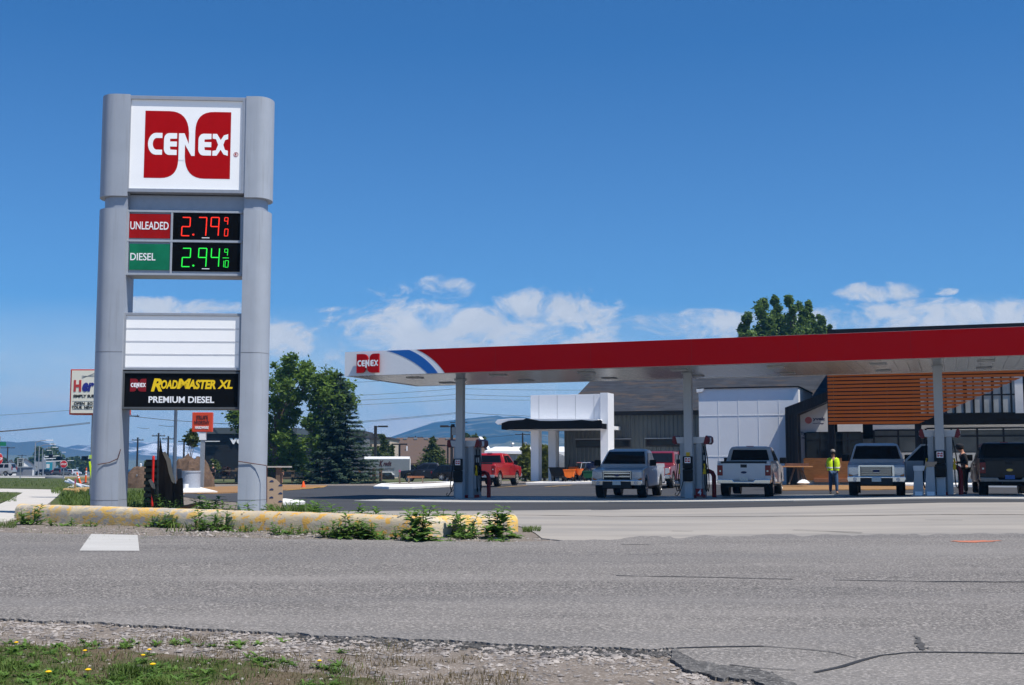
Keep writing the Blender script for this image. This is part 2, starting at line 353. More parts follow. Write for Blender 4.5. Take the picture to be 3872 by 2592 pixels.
M_tar = mat('crack_seal_tar', (.035, .035, .036), .7, var=.3, scale=6, coord='Pos')
M_omark = mat('orange_spray_paint', (.62, .16, .07), .85, col2=(.30, .17, .13), scale=5, coord='Pos', stretch=(.4, 4, 1))
M_ymark = mat('yellow_line_paint', (.62, .36, .05), .8, var=.15, scale=3, coord='Pos')
M_lawn = mat('mown_grass', (.075, .105, .022), .95, col2=(.05, .062, .02), scale=.8, bump=.8, bscale=25, coord='Pos', stretch=(.25, 1, 1)); ramp_layer(M_lawn, .5, (.5, .68), (.13, .105, .045), fac=.7, stretch=(.15, 1, 1)); ramp_layer(M_lawn, 12, (.5, .7), (.03, .05, .012), fac=.6)
M_netting = mat('orange_debris_netting', (.36, .20, .08), .9, col2=(.17, .10, .055), scale=2.0, coord='Pos', stretch=(.35, 4, 1)); ramp_layer(M_netting, 3, (.56, .66), (.55, .27, .03), fac=.8, stretch=(.05, 3, 1))
def jag(pts, amp, sub=8, seed=1):
    r = random.Random(seed); out = []
    for (a, b), (c, d) in zip(pts[:-1], pts[1:]):
        for i in range(sub):
            t = i / sub; out.append((a + (c - a) * t + r.uniform(-amp, amp) * 2, b + (d - b) * t + r.uniform(-amp, amp)))
    return out + [pts[-1]]
def fjag(pts, amp, sub, seed):
    out = []; s_ = 0
    for (a, b), (c, d) in zip(pts[:-1], pts[1:]):
        for i in range(sub):
            t = i / sub; x = a + (c - a) * t; y = b + (d - b) * t; s_ += 1
            out.append((x + 4 * noise.noise(Vector((s_ * .9, seed, 7.7))), y + amp * (1.2 * noise.noise(Vector((x * .012, y * .012, seed))) + .8 * noise.noise(Vector((s_ * .45, seed, .3))) + .5 * noise.noise(Vector((s_ * 1.3, seed, 3.3))))))
    return out + [pts[-1]]
def sheet_xy(name, xy, off, m, step=1.0, skirt=.08, kind='structure', label=None, cat=None):
    tri = geometry.tessellate_polygon([[Vector((x, y, 0)) for x, y in xy]])
    bm = bmesh.new(); vs = [bm.verts.new((x, y, 0)) for x, y in xy]
    for t in tri:
        try: bm.faces.new([vs[i] for i in t])
        except ValueError: pass
    xs = [p[0] for p in xy]; ys = [p[1] for p in xy]
    for ax, lo, hi in ((0, min(xs), max(xs)), (1, min(ys), max(ys))):
        v = math.ceil(lo / step) * step + step * .137
        while v < hi:
            co = (v, 0, 0) if ax == 0 else (0, v, 0); no = (1, 0, 0) if ax == 0 else (0, 1, 0)
            bmesh.ops.bisect_plane(bm, geom=bm.verts[:] + bm.edges[:] + bm.faces[:], dist=1e-5, plane_co=co, plane_no=no); v += step
    for v in bm.verts: v.co.z = gz(v.co.x, v.co.y) + off
    bmesh.ops.recalc_face_normals(bm, faces=bm.faces)
    if bm.faces and sum(f.normal.z for f in bm.faces) < 0: bmesh.ops.reverse_faces(bm, faces=bm.faces)
    if skirt:
        be = [e for e in bm.edges if e.is_boundary]
        g = bmesh.ops.extrude_edge_only(bm, edges=be)['geom']
        for v in g:
            if isinstance(v, bmesh.types.BMVert): v.co.z -= skirt
    me = bpy.data.meshes.new(name); bm.to_mesh(me); bm.free(); me.materials.append(m)
    o = bpy.data.objects.new(name, me); COL.objects.link(o); return tag(o, label, cat, None, kind)
def sheet(name, pts, off, m, step=1.0, skirt=.08, **k):
    return sheet_xy(name, [tuple(G(*p)[:2]) for p in pts], off, m, step, skirt, **k)
def ribbon(name, pts, w, off, m, seed=1, **k):
    """a narrow strip along ground points"""
    g = [G(*p) for p in pts]; r = random.Random(seed); a = []; b = []
    fine = []
    for p, q in zip(g[:-1], g[1:]):
        n = max(1, int((q - p).length / .25))
        fine += [p.lerp(q, i / n) for i in range(n)]
    fine.append(g[-1])
    mb = MB()
    for i, p in enumerate(fine):
        d = (fine[min(i + 1, len(fine) - 1)] - fine[max(i - 1, 0)]).normalized(); s = Vector((-d.y, d.x, 0)) * w / 2 * r.uniform(.55, 1.3)
        j = Vector((0, r.uniform(-.35, .35) * w, 0))
        for q in (p + s + j, p - s + j): mb.v.append((q.x, q.y, gz(q.x, q.y) + off))
    for i in range(len(fine) - 1): mb.f.append((2 * i, 2 * i + 2, 2 * i + 3, 2 * i + 1))
    o = mb.build(name, m); return tag(o, kind='structure')
# base terrain sheet, out to the horizon
ys = [-60, -30, -15, -6, 0, 3, 6] + [7 + i for i in range(0, 54)] + [62 + 3 * i for i in range(0, 30)] + [155, 165, 180, 200, 230, 260, 300, 360, 420, 500, 600, 800, 1100, 1500, 2200, 3450]
xs = [0.0]; st = 1.0
while xs[-1] < 3400: xs.append(xs[-1] + st); st = 1.0 if xs[-1] < 28 else st * 1.22
xs = [-x for x in xs[:0:-1]] + xs
mb = MB()
for y in ys:
    for x in xs: mb.v.append((x, y, gz(x, y)))
n = len(xs)
for j in range(len(ys) - 1):
    for i in range(n - 1): mb.f.append((j * n + i, j * n + i + 1, (j + 1) * n + i + 1, (j + 1) * n + i))
tag(mb.build('ground', M_ground, fix=False), kind='structure')
# foreground street: aged asphalt with a broken near edge
near = fjag([(-500, 2340), (0, 2350), (300, 2362), (540, 2375), (800, 2390), (1000, 2401), (1350, 2417), (1700, 2432), (2100, 2455), (2400, 2462), (2560, 2464)], 5.0, 34, 3)
near += fjag([(2560, 2464), (2552, 2500), (2600, 2530), (2700, 2552), (2800, 2566), (2900, 2584), (2990, 2620), (3050, 2700), (3200, 2900)], 6.0, 26, 5) + [(7000, 2900)]
farE = fjag([(7000, 2008), (4600, 2012), (3872, 2022), (3200, 2028), (2600, 2034), (2250, 2046)], 7, 26, 8) + jag([(2250, 2046), (1960, 2056), (1600, 2052), (1000, 2043), (520, 2029), (0, 2020), (-500, 2012)], 2.2, 8, 9)
sheet('road', near + farE, .022, M_road, 1.0, .05)
for pts, w, sd_ in (([(2330, 2186), (2700, 2192), (3000, 2200)], .035, 2), ([(3150, 2202), (3500, 2208), (3872, 2210), (4100, 2212)], .04, 3),
                    ([(2560, 2462), (2700, 2458), (2890, 2456)], .05, 4), ([(2890, 2457), (3060, 2470), (3160, 2482), (3240, 2502)], .014, 5), ([(2760, 2528), (2860, 2540), (2950, 2546), (3010, 2548)], .018, 6),
                    ([(3080, 2556), (3180, 2534), (3260, 2510), (3330, 2492), (3420, 2482), (3480, 2478), (3700, 2482), (3872, 2484), (4200, 2486)], .045, 7)):
    ribbon('crack_seal', pts, w, .027, M_tar, sd_)
M_brk = mat('broken_asphalt', (.14, .134, .128), .95, col2=(.045, .044, .044), scale=9, bump=1.0, bscale=30, coord='Pos', det=8); ramp_layer(M_brk, 30, (.56, .64), (.26, .25, .24), fac=.8, det=2)
for k_, (up_, lo_) in enumerate(((fjag([(1250, 2408), (1700, 2430), (2100, 2453), (2400, 2460), (2556, 2462)], 4, 30, 12), fjag([(2556, 2490), (2400, 2484), (2100, 2474), (1700, 2444), (1250, 2414)], 7, 22, 13)),
                                   (fjag([(2556, 2460), (2572, 2480), (2640, 2510), (2780, 2534), (2920, 2556), (3010, 2600), (3080, 2700)], 5, 14, 14), fjag([(2960, 2720), (2930, 2620), (2850, 2588), (2720, 2572), (2600, 2548), (2540, 2510), (2540, 2470)], 6, 14, 15)))):
    sheet('broken_asphalt', up_ + lo_, .010 if k_ == 0 else .025, M_brk, 1, .04)
sheet('tar_stain', jag([(3458, 2420), (3484, 2422), (3497, 2460), (3512, 2464), (3476, 2470), (3464, 2440), (3458, 2420)], 5, 5, 4)[:-1], .028, mat('oil_stain', (.075, .072, .070), .8, var=.4, scale=9, coord='Pos'), 1, 0)
sheet('road_marking', [(345, 2026), (520, 2030), (527, 2091), (300, 2090)], .027, M_mark, 1, 0)
sheet('spray_paint_mark', jag([(3590, 2053), (3700, 2050), (3790, 2052), (3690, 2060), (3590, 2053)], 2.0, 5, 6)[:-1], .028, M_omark, 1, 0)
# turf of the near verge under the grass
M_turf = mat('patchy_turf', (.058, .066, .020), .95, col2=(.13, .098, .065), scale=1.5, thr=(.40, .58), bump=.6, bscale=40, coord='Pos', det=8); ramp_layer(M_turf, 14, (.52, .66), (.05, .06, .018), fac=.8); ramp_layer(M_turf, 22, (.60, .68), (.30, .25, .19), fac=.6)
sheet('verge', fjag([(-500, 2440), (0, 2440), (300, 2452), (520, 2470), (760, 2490), (960, 2505)], 9, 14, 2) + fjag([(960, 2505), (1020, 2540), (1180, 2552), (1420, 2576), (1500, 2640), (1500, 2800), (1400, 2980)], 12, 8, 4) + [(-700, 2980)], .008, M_turf, 1, .03)
# concrete drive between street and forecourt
sheet('concrete_apron', [(1250, 1937), (1530, 1934), (2300, 1930), (3000, 1918), (3872, 1902), (4700, 1890), (7000, 1880), (7000, 2028), (4700, 2030), (3872, 2032), (3200, 2038), (2600, 2046), (2250, 2060), (2050, 2040), (1990, 2000), (1890, 1975), (1500, 1960), (1250, 1950)], .016, M_apron, 1.0, .05)
ribbon('expansion_joint', [(1950, 1951), (2300, 1956), (2600, 1957), (3100, 1955), (3872, 1950), (4300, 1946)], .16, .021, mat('joint_dirt', (.16, .14, .125), .9, var=.3, scale=2, coord='Pos'), 4)
for pts in ([(2540, 2014), (2620, 2015)], [(3500, 1971), (3640, 1972)], [(3000, 2010), (3260, 2021)], [(2350, 2066), (2460, 2068)]):
    ribbon('ground_stain', pts, .06, .029, M_tar, 8)
# dark new asphalt of the forecourt, all the way round the pad and to the store
sheet('asphalt_lot', [(1035, 1925), (1250, 1939), (1530, 1936), (2300, 1932), (3000, 1920), (3872, 1904), (4700, 1892), (7000, 1884), (7000, 1806), (4700, 1812), (3300, 1822), (2900, 1832), (2640, 1834), (2000, 1835), (1760, 1840), (1500, 1843), (1390, 1838), (1240, 1838), (1225, 1846), (1050, 1858), (820, 1870), (700, 1868), (690, 1880), (800, 1895), (980, 1905)], .015, M_lot, 1.5, .05)
sheet('fuel_pad', [(1340, 1897), (2300, 1902), (3000, 1898), (3872, 1891), (4800, 1882), (4800, 1862), (3872, 1871), (2600, 1880), (1780, 1882), (1600, 1886)], .04, M_pad, 1.5, .05)
sheet('kerb_apron', [(1040, 1895), (1080, 1895), (1145, 1903), (1155, 1909), (1130, 1912), (1038, 1912)], .09, M_kerbwhite, 1, .1)
sheet('concrete_slab', [(688, 1848), (760, 1850), (822, 1866), (690, 1868)], .10, M_kerbwhite, 1, .12)
# public pavements and lawns on the left
sheet('sidewalk', [(-300, 2010), (-300, 1950), (0, 1912), (86, 1868), (62, 1866), (-300, 1862), (-300, 1849), (66, 1853), (236, 1856), (276, 1836), (300, 1835), (292, 1842), (247, 1857), (226, 1872), (190, 1905), (150, 1935), (110, 1960), (45, 1976), (20, 1982)], .05, M_walk, 1.0, .05)
sheet('lawn', [(-300, 1848), (66, 1852), (236, 1855), (274, 1836), (300, 1828), (300, 1806), (140, 1807), (-300, 1810)], .06, M_lawn, 2, .05)
sheet('lawn', [(-300, 1945), (0, 1909), (84, 1869), (60, 1867), (-300, 1863)], .06, M_lawn, 1, .05)
sheet('lawn', [(228, 1872), (250, 1857), (300, 1843), (620, 1846), (640, 1870), (560, 1900), (420, 1935), (190, 1930), (192, 1905)], .05, M_lawn, 1, .05)
# far street on the left
M_farroad = mat('far_asphalt', (.20, .20, .205), .9, var=.08, scale=.3, coord='Pos')
sheet_xy('street', [(-140, 215), (-140, 185), (-70, 178), (-52, 175), (-52, 196), (-70, 300), (-118, 640), (-190, 1200), (-220, 1200), (-165, 640), (-125, 320), (-110, 230)], .12, M_farroad, 8, .1)
sheet_xy('verge', [(-150, 172), (-50, 150), (-44, 168), (-70, 175), (-150, 184)], .09, M_conc, 6, .1)
M_field = mat('far_grassland', (.11, .115, .055), .95, col2=(.07, .085, .035), scale=.02, coord='Pos'); ramp_layer(M_field, .006, (.5, .62), (.16, .14, .09), fac=.7)
sheet_xy('field', [(-300, 90), (-30, 90), (-20, 130), (80, 150), (300, 150), (3000, 2000), (3000, 3400), (-3300, 3400), (-3300, 2000), (-400, 300)], .035, M_field, 200, 0)
sheet_xy('lawn', [(-30, 112), (-15, 112), (-8, 124), (-8, 150), (-34, 150)], .08, M_lawn, 4, .05)
# netting over fresh dirt, painted lines
o = sheet('debris_netting', [(690, 1868), (820, 1868), (1050, 1857), (1225, 1845), (1240, 1838), (1040, 1836), (760, 1846)], .045, M_netting, 1.5, .05)
tag(o, 'orange debris netting laid over dirt behind the tall gas price sign', 'netting', kind='thing')
o = sheet('debris_netting', [(2950, 1858), (3260, 1856), (3560, 1853), (3560, 1838), (2950, 1840)], .06, M_netting, 1.5, .05)
tag(o, 'orange debris netting on the ground in front of the plywood barrier', 'netting', kind='thing')
for pts in ([(1880, 1847), (1990, 1840)], [(2060, 1845), (2160, 1838)], [(1232, 1843), (1180, 1849), (1080, 1858)]):
    ribbon('parking_line', pts, .16, .05, M_ymark, 3)
# raised kerbed island and the pavement along the store
def kerbed(name, pts, h, m, inner=None, inset=.18):
    xy = [tuple(G(*p)[:2]) for p in pts]; z = [gz(*p) for p in xy]
    mb = MB(); n = len(xy); c = Vector((sum(p[0] for p in xy) / n, sum(p[1] for p in xy) / n))
    mb.v += [(x, y, zz - .1) for (x, y), zz in zip(xy, z)] + [(x, y, zz + h) for (x, y), zz in zip(xy, z)]
    mb.f += [(i, (i + 1) % n, (i + 1) % n + n, i + n) for i in range(n)] + [tuple(range(n, 2 * n))]
    o = tag(mb.build(name, m, bevel=.03), kind='structure')
    return o
kerbed('traffic_island', [(1412, 1849), (1470, 1851), (1560, 1850), (1660, 1845), (1765, 1840), (1765, 1828), (1640, 1828), (1500, 1833), (1440, 1836), (1425, 1842)], .15, M_kerbwhite)
sheet('island_gravel', [(1452, 1841), (1600, 1838), (1690, 1833), (1640, 1831), (1510, 1835)], .17, M_ground, 1, .03)
# ---------------------------------------------------------------- hills and mountains far off
def ridge(name, prof, Y, m, depth, base=1760, nsub=14, rough=.02, seed=0, back=.3):
    """a long hill whose crest passes through the given crest points; folds run down its slopes"""
    prof = [(a, b) for a, b in prof]; top = []
    for (a, b), (c, d) in zip(prof[:-1], prof[1:]):
        k = max(1, int(abs(c - a) / 22))
        top += [(a + (c - a) * i / k, b + (d - b) * i / k) for i in range(k)]
    top.append(prof[-1]); rows = []
    m_ = len(top); mbx = MB()
    for r in range(nsub + 1):
        t = r / nsub
        for i, (px, py) in enumerate(top):
            p = V(px, py, Y); b = V(px, base, Y); zb = -45
            h = p.z - zb
            if r <= nsub * .7:
                s = r / (nsub * .7); sh = s ** .85
            else: s = 1 + (r / nsub - .7) / .3 * back; sh = 1 - (s - 1) * .8
            ny = noise.fractal(Vector((p.x / Y * 9, s * 3.0, seed)), 1.0, 2.0, 5)
            rid = abs(noise.noise(Vector((p.x / Y * 16 + s * .8, s * 1.2, seed + 5.1))))
            z = zb + h * sh * (1 + (rough * ny * 3 - rough * 5 * (.35 - rid)) * (1 - s) * 1.2 if s < 1 else 1)
            mbx.v.append((p.x * (1 - (1 - s) * .1 * 0), Y - depth * (1 - s) + ny * depth * .06 * (s < 1) * (1 - s), z))
    for r in range(nsub):
        for i in range(m_ - 1): mbx.f.append((r * m_ + i, r * m_ + i + 1, (r + 1) * m_ + i + 1, (r + 1) * m_ + i))
    o = mbx.build(name, m, smooth=True); return tag(o, kind='structure')
M_forest = mat('forested_slope', (.030, .048, .030), .95, col2=(.020, .034, .024), scale=.008, coord='Pos'); ramp_layer(M_forest, .007, (.52, .62), (.17, .165, .09), fac=.85); ramp_layer(M_forest, .024, (.6, .68), (.30, .28, .26), fac=.5)
M_range = mat('far_range', (.05, .06, .04), .95, col2=(.09, .09, .055), scale=.003, coord='Pos')
M_snow = mat('snowy_peaks', (.70, .72, .74), .8, col2=(.07, .08, .08), scale=.012, thr=(.42, .56), coord='Pos')
M_plain = mat('foothill_grass', (.14, .15, .085), .95, col2=(.09, .10, .06), scale=.003, coord='Pos')
ridge('hills', [(1250, 1722), (1330, 1702), (1460, 1656), (1540, 1628), (1640, 1594), (1700, 1587), (1800, 1576), (1880, 1568), (1905, 1574), (1950, 1571), (2010, 1578), (2100, 1590), (2250, 1600), (2500, 1612), (2900, 1640), (3400, 1680), (3900, 1720)], 3000, M_forest, 1300, rough=.035, seed=2)
ridge('foothills', [(1700, 1742), (1830, 1705), (1930, 1665), (1990, 1680), (2080, 1695), (2200, 1715), (2500, 1738)], 2000, M_plain, 500, rough=.02, seed=9)
ridge('mountains', [(-700, 1690), (-300, 1672), (0, 1667), (30, 1669), (60, 1672), (110, 1667), (140, 1666), (180, 1676), (220, 1690), (330, 1706), (480, 1718), (620, 1724), (760, 1735), (950, 1748)], 2900, M_range, 900, rough=.02, seed=4)
ridge('snowy_mountains', [(120, 1735), (200, 1700), (245, 1692), (270, 1684), (290, 1682), (330, 1684), (380, 1672), (440, 1676), (500, 1666), (560, 1674), (600, 1664), (660, 1676), (720, 1668), (800, 1685), (900, 1705), (1100, 1735)], 3350, M_snow, 500, rough=.03, seed=6)
ridge('low_hills', [(-700, 1720), (-200, 1716), (0, 1718), (100, 1722), (250, 1728), (420, 1735), (600, 1742)], 2300, M_plain, 500, rough=.01, seed=3)
# ---------------------------------------------------------------- haze of the far air
hz = MB().box((-3600, -300, -62), (3600, 3480, 150)).build('haze', bpy.data.materials.new('haze_air'))
hm = hz.data.materials[0]; hm.use_nodes = True; ht = hm.node_tree; ht.nodes.clear()
ho = ht.nodes.new('ShaderNodeOutputMaterial'); hv = ht.nodes.new('ShaderNodeVolumePrincipled')
hv.inputs['Color'].default_value = (.12, .47, 1.0, 1); hv.inputs['Density'].default_value = HAZE = 2.6e-4; hv.inputs['Anisotropy'].default_value = .1
ht.links.new(hv.outputs[0], ho.inputs['Volume']); tag(hz, kind='stuff')
# ================================================================ THE PRICE SIGN
SGN = Frame((-6.94, 26.4, 0), R(4)); S = SGN.on
zg = gz(-6.94, 26.4)
sg = empty('price_sign', SGN.o + Vector((0, 0, zg)), SGN.yaw, 'tall grey twin pillar gas station price sign standing behind the yellow kerb', 'price sign')
def sz(px, py, off=-.29): p = S(px, py, off); return (p.x, p.z - zg)
def pillar(side):
    """side -1 left, +1 right; inner face flat, outer side rounded"""
    def prof(xi, w, d):
        pts = [(0, d), (0, -d), (.46 * w, -d * 1.04)] + [(w * (.46 + .54 * math.sin(R(a))), -d * 1.04 * math.cos(R(a))) for a in range(20, 91, 14)]
        pts += [(p[0], -p[1]) for p in pts[:1:-1]]
        return [(xi + side * p[0], p[1]) for p in pts]
    if side < 0:
        lo = sz(476, 900, -.4)[0]; wl = lo - sz(374, 900, -.05)[0]; up = sz(486, 500, -.4)[0]; cz = (sz(430, 741, -.4)[1], sz(440, 356, -.4)[1]); z1 = sz(430, 787, -.4)[1]
    else:
        lo = sz(919, 900, -.4)[0]; wl = sz(1025, 900, -.05)[0] - lo; up = sz(931, 500, -.4)[0]; cz = (sz(980, 748, -.4)[1], sz(985, 366, -.4)[1]); z1 = sz(980, 795, -.4)[1]
    D = .40
    g = MB().prism(prof(lo, wl, D), -.3, z1, 'z').build('pillar', M_silver, sg, smooth=True)
    n = MB().prism(prof(lo, wl * .84, D * .84), z1, cz[0], 'z').build('pillar_neck', M_silver2, g, smooth=True)
    c = MB().prism(prof(up - side * .012, wl * 1.01, D * 1.02), cz[0], cz[1], 'z').build('pillar_cap', M_silver, g, smooth=True)
    for py in (1332, 1892):
        zz = sz(430, py)[1]; MB().prism(prof(lo, wl * 1.002, D + .003), zz - .006, zz + .006, 'z').build('seam', mat('seam_grey', (.2, .21, .23), .6), g)  # thin band in a darker grey marks each seam
    w = MB()
    if side < 0: pp = [sz(376, 1757), sz(420, 1750), sz(452, 1735), sz(458, 1715), sz(462, 1700)]
    else: pp = [sz(905, 1745), sz(950, 1752), sz(1010, 1761), sz(1012, 1764), sz(1012, 1900)]
    w.tube([(a, -D * 1.05 - .012, b) for a, b in pp], .010, 6); w.build('loose_cable', mat('cable_brown', (.12, .05, .04), .7), g)
pillar(-1); pillar(1)
def panel(name, px0, py0, px1, py1, m, y=-.30, d=.5, frame=M_silver2, fw=.045, rim=.03):
    """a sign box: backing box with a proud frame round a recessed face"""
    x0, z1 = sz(px0, py0); x1, z0 = sz(px1, py1); x0b = (sz(px0, py0)[0] + sz(px0 - (py1 - py0) * .02, py1)[0]) / 2
    box = MB().box((x0, y + .02, z0), (x1, y + d, z1)).build(name, frame, sg)
    f = MB()
    f.box((x0, y - rim, z0), (x1, y + .019, z0 + fw)); f.box((x0, y - rim, z1 - fw), (x1, y + .019, z1)); f.box((x0, y - rim, z0 + fw), (x0 + fw, y + .019, z1 - fw)); f.box((x1 - fw, y - rim, z0 + fw), (x1, y + .019, z1 - fw))
    f.build('frame', frame, box, bevel=.006)
    face = MB().box((x0 + fw, y, z0 + fw), (x1 - fw, y + .018, z1 - fw)).build('face', m, box)
    return box, (x0 + fw, z0 + fw, x1 - fw, z1 - fw)
# top panel with the red emblem
p, b = panel('emblem_panel', 487, 366, 927, 736, M_signwhite, -.34, .62, fw=.075, rim=.05)
a0 = sz(545, 675); a1 = sz(876, 428)
emblem(a0[0], a0[1], a1[0], a1[1], -.341, p, .002, lm=M_signwhite)
r0 = sz(884, 597); rg = MB(); cxr, czr = sz(893.5, 587.5)
ring = [(math.cos(R(t)), math.sin(R(t))) for t in range(0, 360, 20)]
for i in range(18):
    q = [ring[i], ring[(i + 1) % 18]]; rg.prism([(cxr + q[0][0] * .05, czr + q[0][1] * .05), (cxr + q[1][0] * .05, czr + q[1][1] * .05), (cxr + q[1][0] * .042, czr + q[1][1] * .042), (cxr + q[0][0] * .042, czr + q[0][1] * .042)], -.346, -.341, 'y')
rg.build('registered_mark', M_red, p); letters('R', cxr - .02, czr - .024, cxr + .022, czr + .024, -.346, M_red, p, 'registered_letter')
# spandrel between the top panel and the price panel
x0, z1 = sz(478, 742); x1, z0 = sz(922, 800)
MB().box((x0, -.16, z0 - .05), (x1, .2, z1 + .05)).build('crossbeam', M_silver2, sg)
# price panel
x0, z1 = sz(476, 797); x1, z0 = sz(914, 1046); Yp = -.28
pb = MB().box((x0, Yp + .02, z0), (x1, .25, z1)).build('price_panel', M_silver2, sg)
fr = MB(); t = .045
for py in (800, 912, 1038): zz = sz(600, py)[1]; fr.box((x0, Yp - .02, zz - t / 2), (x1, Yp + .019, zz + t / 2))
for px in (482, 648): xx = sz(px, 920)[0]; fr.box((xx - .022, Yp - .018, z0), (xx + .022, Yp + .018, z1))
fr.build('frame', M_silver, pb, bevel=.006)
for (w, m, py0, py1, dig, small, led, tw) in (('UNLEADED', M_redface, 808, 902, '279', '90', M_ledred, 638), ('DIESEL', M_greenface, 922, 1022, '294', '910', M_ledgreen, 588)):
    ax, az1 = sz(490, py0); bx, bz0 = sz(642, py1)
    f = MB().box((ax, Yp - .004, bz0), (bx, Yp + .016, az1)).build('grade_face', m, pb)
    l0 = sz(492, 868 if w[0] == 'U' else 985); l1 = sz(tw, 840 if w[0] == 'U' else 958)
    letters(w, l0[0], l0[1], l1[0], l1[1], Yp - .005, M_letter, f, bold=.012)
    cx0, cz1 = sz(650, py0 - 4); cx1, cz0 = sz(906, py1 + 6)
    led_p = MB().box((cx0 + .01, Yp - .006, cz0), (cx1, Yp + .017, cz1)).build('price_display', M_ledblack, pb)
    def dg(ch, *a): q_ = MB(); digits(q_, ch, *a); return q_.build('price_digit', led, led_p)
    H = .395; py_b = 892 if w[0] == 'U' else 1009
    for ch, px in zip(dig, (686, 748, 795) if w[0] == 'U' else (687, 748, 796)):
        xx, zz = sz(px, py_b); dg(ch, xx, zz, .165, H, .021, Yp - .012, Yp - .006, .04)
    xx, zz = sz(731, py_b - 4); MB().prism([(xx + .022 * math.cos(R(k)), zz + .022 * math.sin(R(k))) for k in range(0, 360, 45)], Yp - .012, Yp - .006, 'y').build('decimal_point', led, led_p)
    if w[0] == 'U':
        for ch, py in (('9', 850), ('0', 893)): xx, zz = sz(848, py); dg( ch, xx, zz, .07, .15, .014, Yp - .012, Yp - .006)
    else:
        xx, zz = sz(848, 967); dg('9', xx, zz, .065, .14, .012, Yp - .012, Yp - .006)
        xx, zz = sz(842, 976); MB().box((xx, Yp - .012, zz - .006), (xx + .13, Yp - .006, zz + .006)).build('fraction_bar', led, led_p)
        xx, zz = sz(842, 1011); dg('1', xx - .045, zz, .06, .14, .012, Yp - .012, Yp - .006); dg('0', xx + .045, zz, .065, .14, .012, Yp - .012, Yp - .006)
    xx, zz = sz(763, py_b + 8); MB().box((xx, Yp - .011, zz - .008), (xx + .16, Yp - .006, zz + .008)).build('label_strip', M_letter, led_p)
# white reader board with tracks
p, b = panel('reader_board', 470, 1183, 911, 1402, M_signwhite, -.28, .5, fw=.05, rim=.035)
tr = MB()
for i in range(0, 5):
    zz = b[1] + (b[3] - b[1]) * i / 4 * .985 + .004; tr.box((b[0], -.287, zz - .005), (b[2], -.28, zz + .005)); tr.box((b[0], -.285, zz + .016), (b[2], -.28, zz + .021))
tr.build('letter_track', mat('clear_track', (.66, .67, .70), .3, var=.05), p)
# black product panel
p, b = panel('product_panel', 464, 1404, 907, 1549, M_signblack, -.28, .5, frame=mat('dark_sign_frame', (.09, .10, .11), .45, var=.1), fw=.045, rim=.03)
a0 = sz(491, 1481); a1 = sz(553, 1433); emblem(a0[0], a0[1], a1[0], a1[1], -.281, p, .005, mat('emblem_dark_red', (.22, .006, .010), .35))
def W(s, px0, py0, px1, py1, m, **k): a = sz(px0, py1); c = sz(px1, py0); return letters(s, a[0], a[1], c[0], c[1], -.281, m, p, **k)
W('R', 570, 1432, 614, 1481, M_yellow, bold=.04, shear=.25); W('OAD', 608, 1438, 672, 1471, M_yellow, bold=.045, shear=.2); W('M', 668, 1433, 722, 1471, M_yellow, bold=.045, shear=.2)
W('ASTER', 710, 1437, 816, 1472, M_yellow, bold=.045, shear=.2); W('XL', 822, 1438, 880, 1471, M_yellow, bold=.035, shear=.2)
W('PREMIUM DIESEL', 561, 1500, 810, 1524, M_letter, bold=.025)

# ================================================================ YELLOW KERB BLOCKS
M_kerb = mat('chipped_yellow_kerb_paint', (.68, .43, .12), .85, col2=(.62, .52, .36), scale=3.0, thr=(.44, .54), bump=.5, bscale=35, coord='Pos', stretch=(.7, 1, 1), det=8)
ramp_layer(M_kerb, 8, (.51, .54), (.43, .39, .34), fac=.95, stretch=(.6, 1, 1.6), det=9); ramp_layer(M_kerb, 13, (.66, .69), (.07, .055, .045), fac=.9, stretch=(.6, 1, 1)); ramp_layer(M_kerb, 1.6, (.54, .66), (.46, .42, .37), fac=.75)
M_kerb2 = mat('worn_pale_kerb', (.60, .47, .27), .9, col2=(.42, .37, .31), scale=5, bump=.5, bscale=35, coord='Pos')
ramp_layer(M_kerb2, 7, (.53, .56), (.66, .36, .06), fac=.9, det=9); ramp_layer(M_kerb2, 12, (.64, .68), (.08, .06, .05), fac=.9)
def kerb_block(pa, pb, ha, hb, w, m, label, seed):
    A, B = G(*pa), G(*pb); d = (B - A); l = d.length; d.normalize(); s = Vector((-d.y, d.x, 0)).normalized()
    mb = MB(); n = 44; k = 15
    for i in range(n + 1):
        t = i / n; c = A + d * (l * t); h = ha + (hb - ha) * t; e = min(1, min(t, 1 - t) * l / .05 + .82)
        zb = gz(c.x, c.y) - .06
        for j in range(k):
            q = j / (k - 1); a = math.pi * q
            x = -math.cos(a); z = math.sin(a)
            xx = math.copysign(abs(x) ** .62, x) * w / 2 * e; zz = (h + .06) * (z ** .45) * (.97 + .03 * e)
            nn = noise.noise(Vector((t * l * 5, q * 5, seed))) * .012 + noise.noise(Vector((t * l * 18, q * 14, seed))) * .006
            p = c + s * (w / 2 + xx + nn * x); mb.v.append((p.x, p.y, zb + zz + nn * z))
    for i in range(n):
        for j in range(k - 1): mb.f.append((i * k + j, (i + 1) * k + j, (i + 1) * k + j + 1, i * k + j + 1))
    mb.f.append(tuple(range(k))); mb.f.append(tuple(n * k + j for j in range(k))[::-1])
    o = mb.build('kerb_block', m, smooth=True); return tag(o, label, 'kerb block', 'concrete kerb blocks along the street edge')
kerb_block((47, 1971), (838, 2004), .335, .33, .42, M_kerb, 'longest kerb block with yellow paint, at the far left under the price sign', 1)
kerb_block((845, 2006), (1586, 2037), .33, .345, .42, M_kerb2, 'middle kerb block, worn to pale concrete with scraps of yellow paint', 2)
kerb_block((1606, 2037), (1966, 2012), .34, .30, .40, M_kerb, 'shortest kerb block, angled away at the right end of the row', 3)

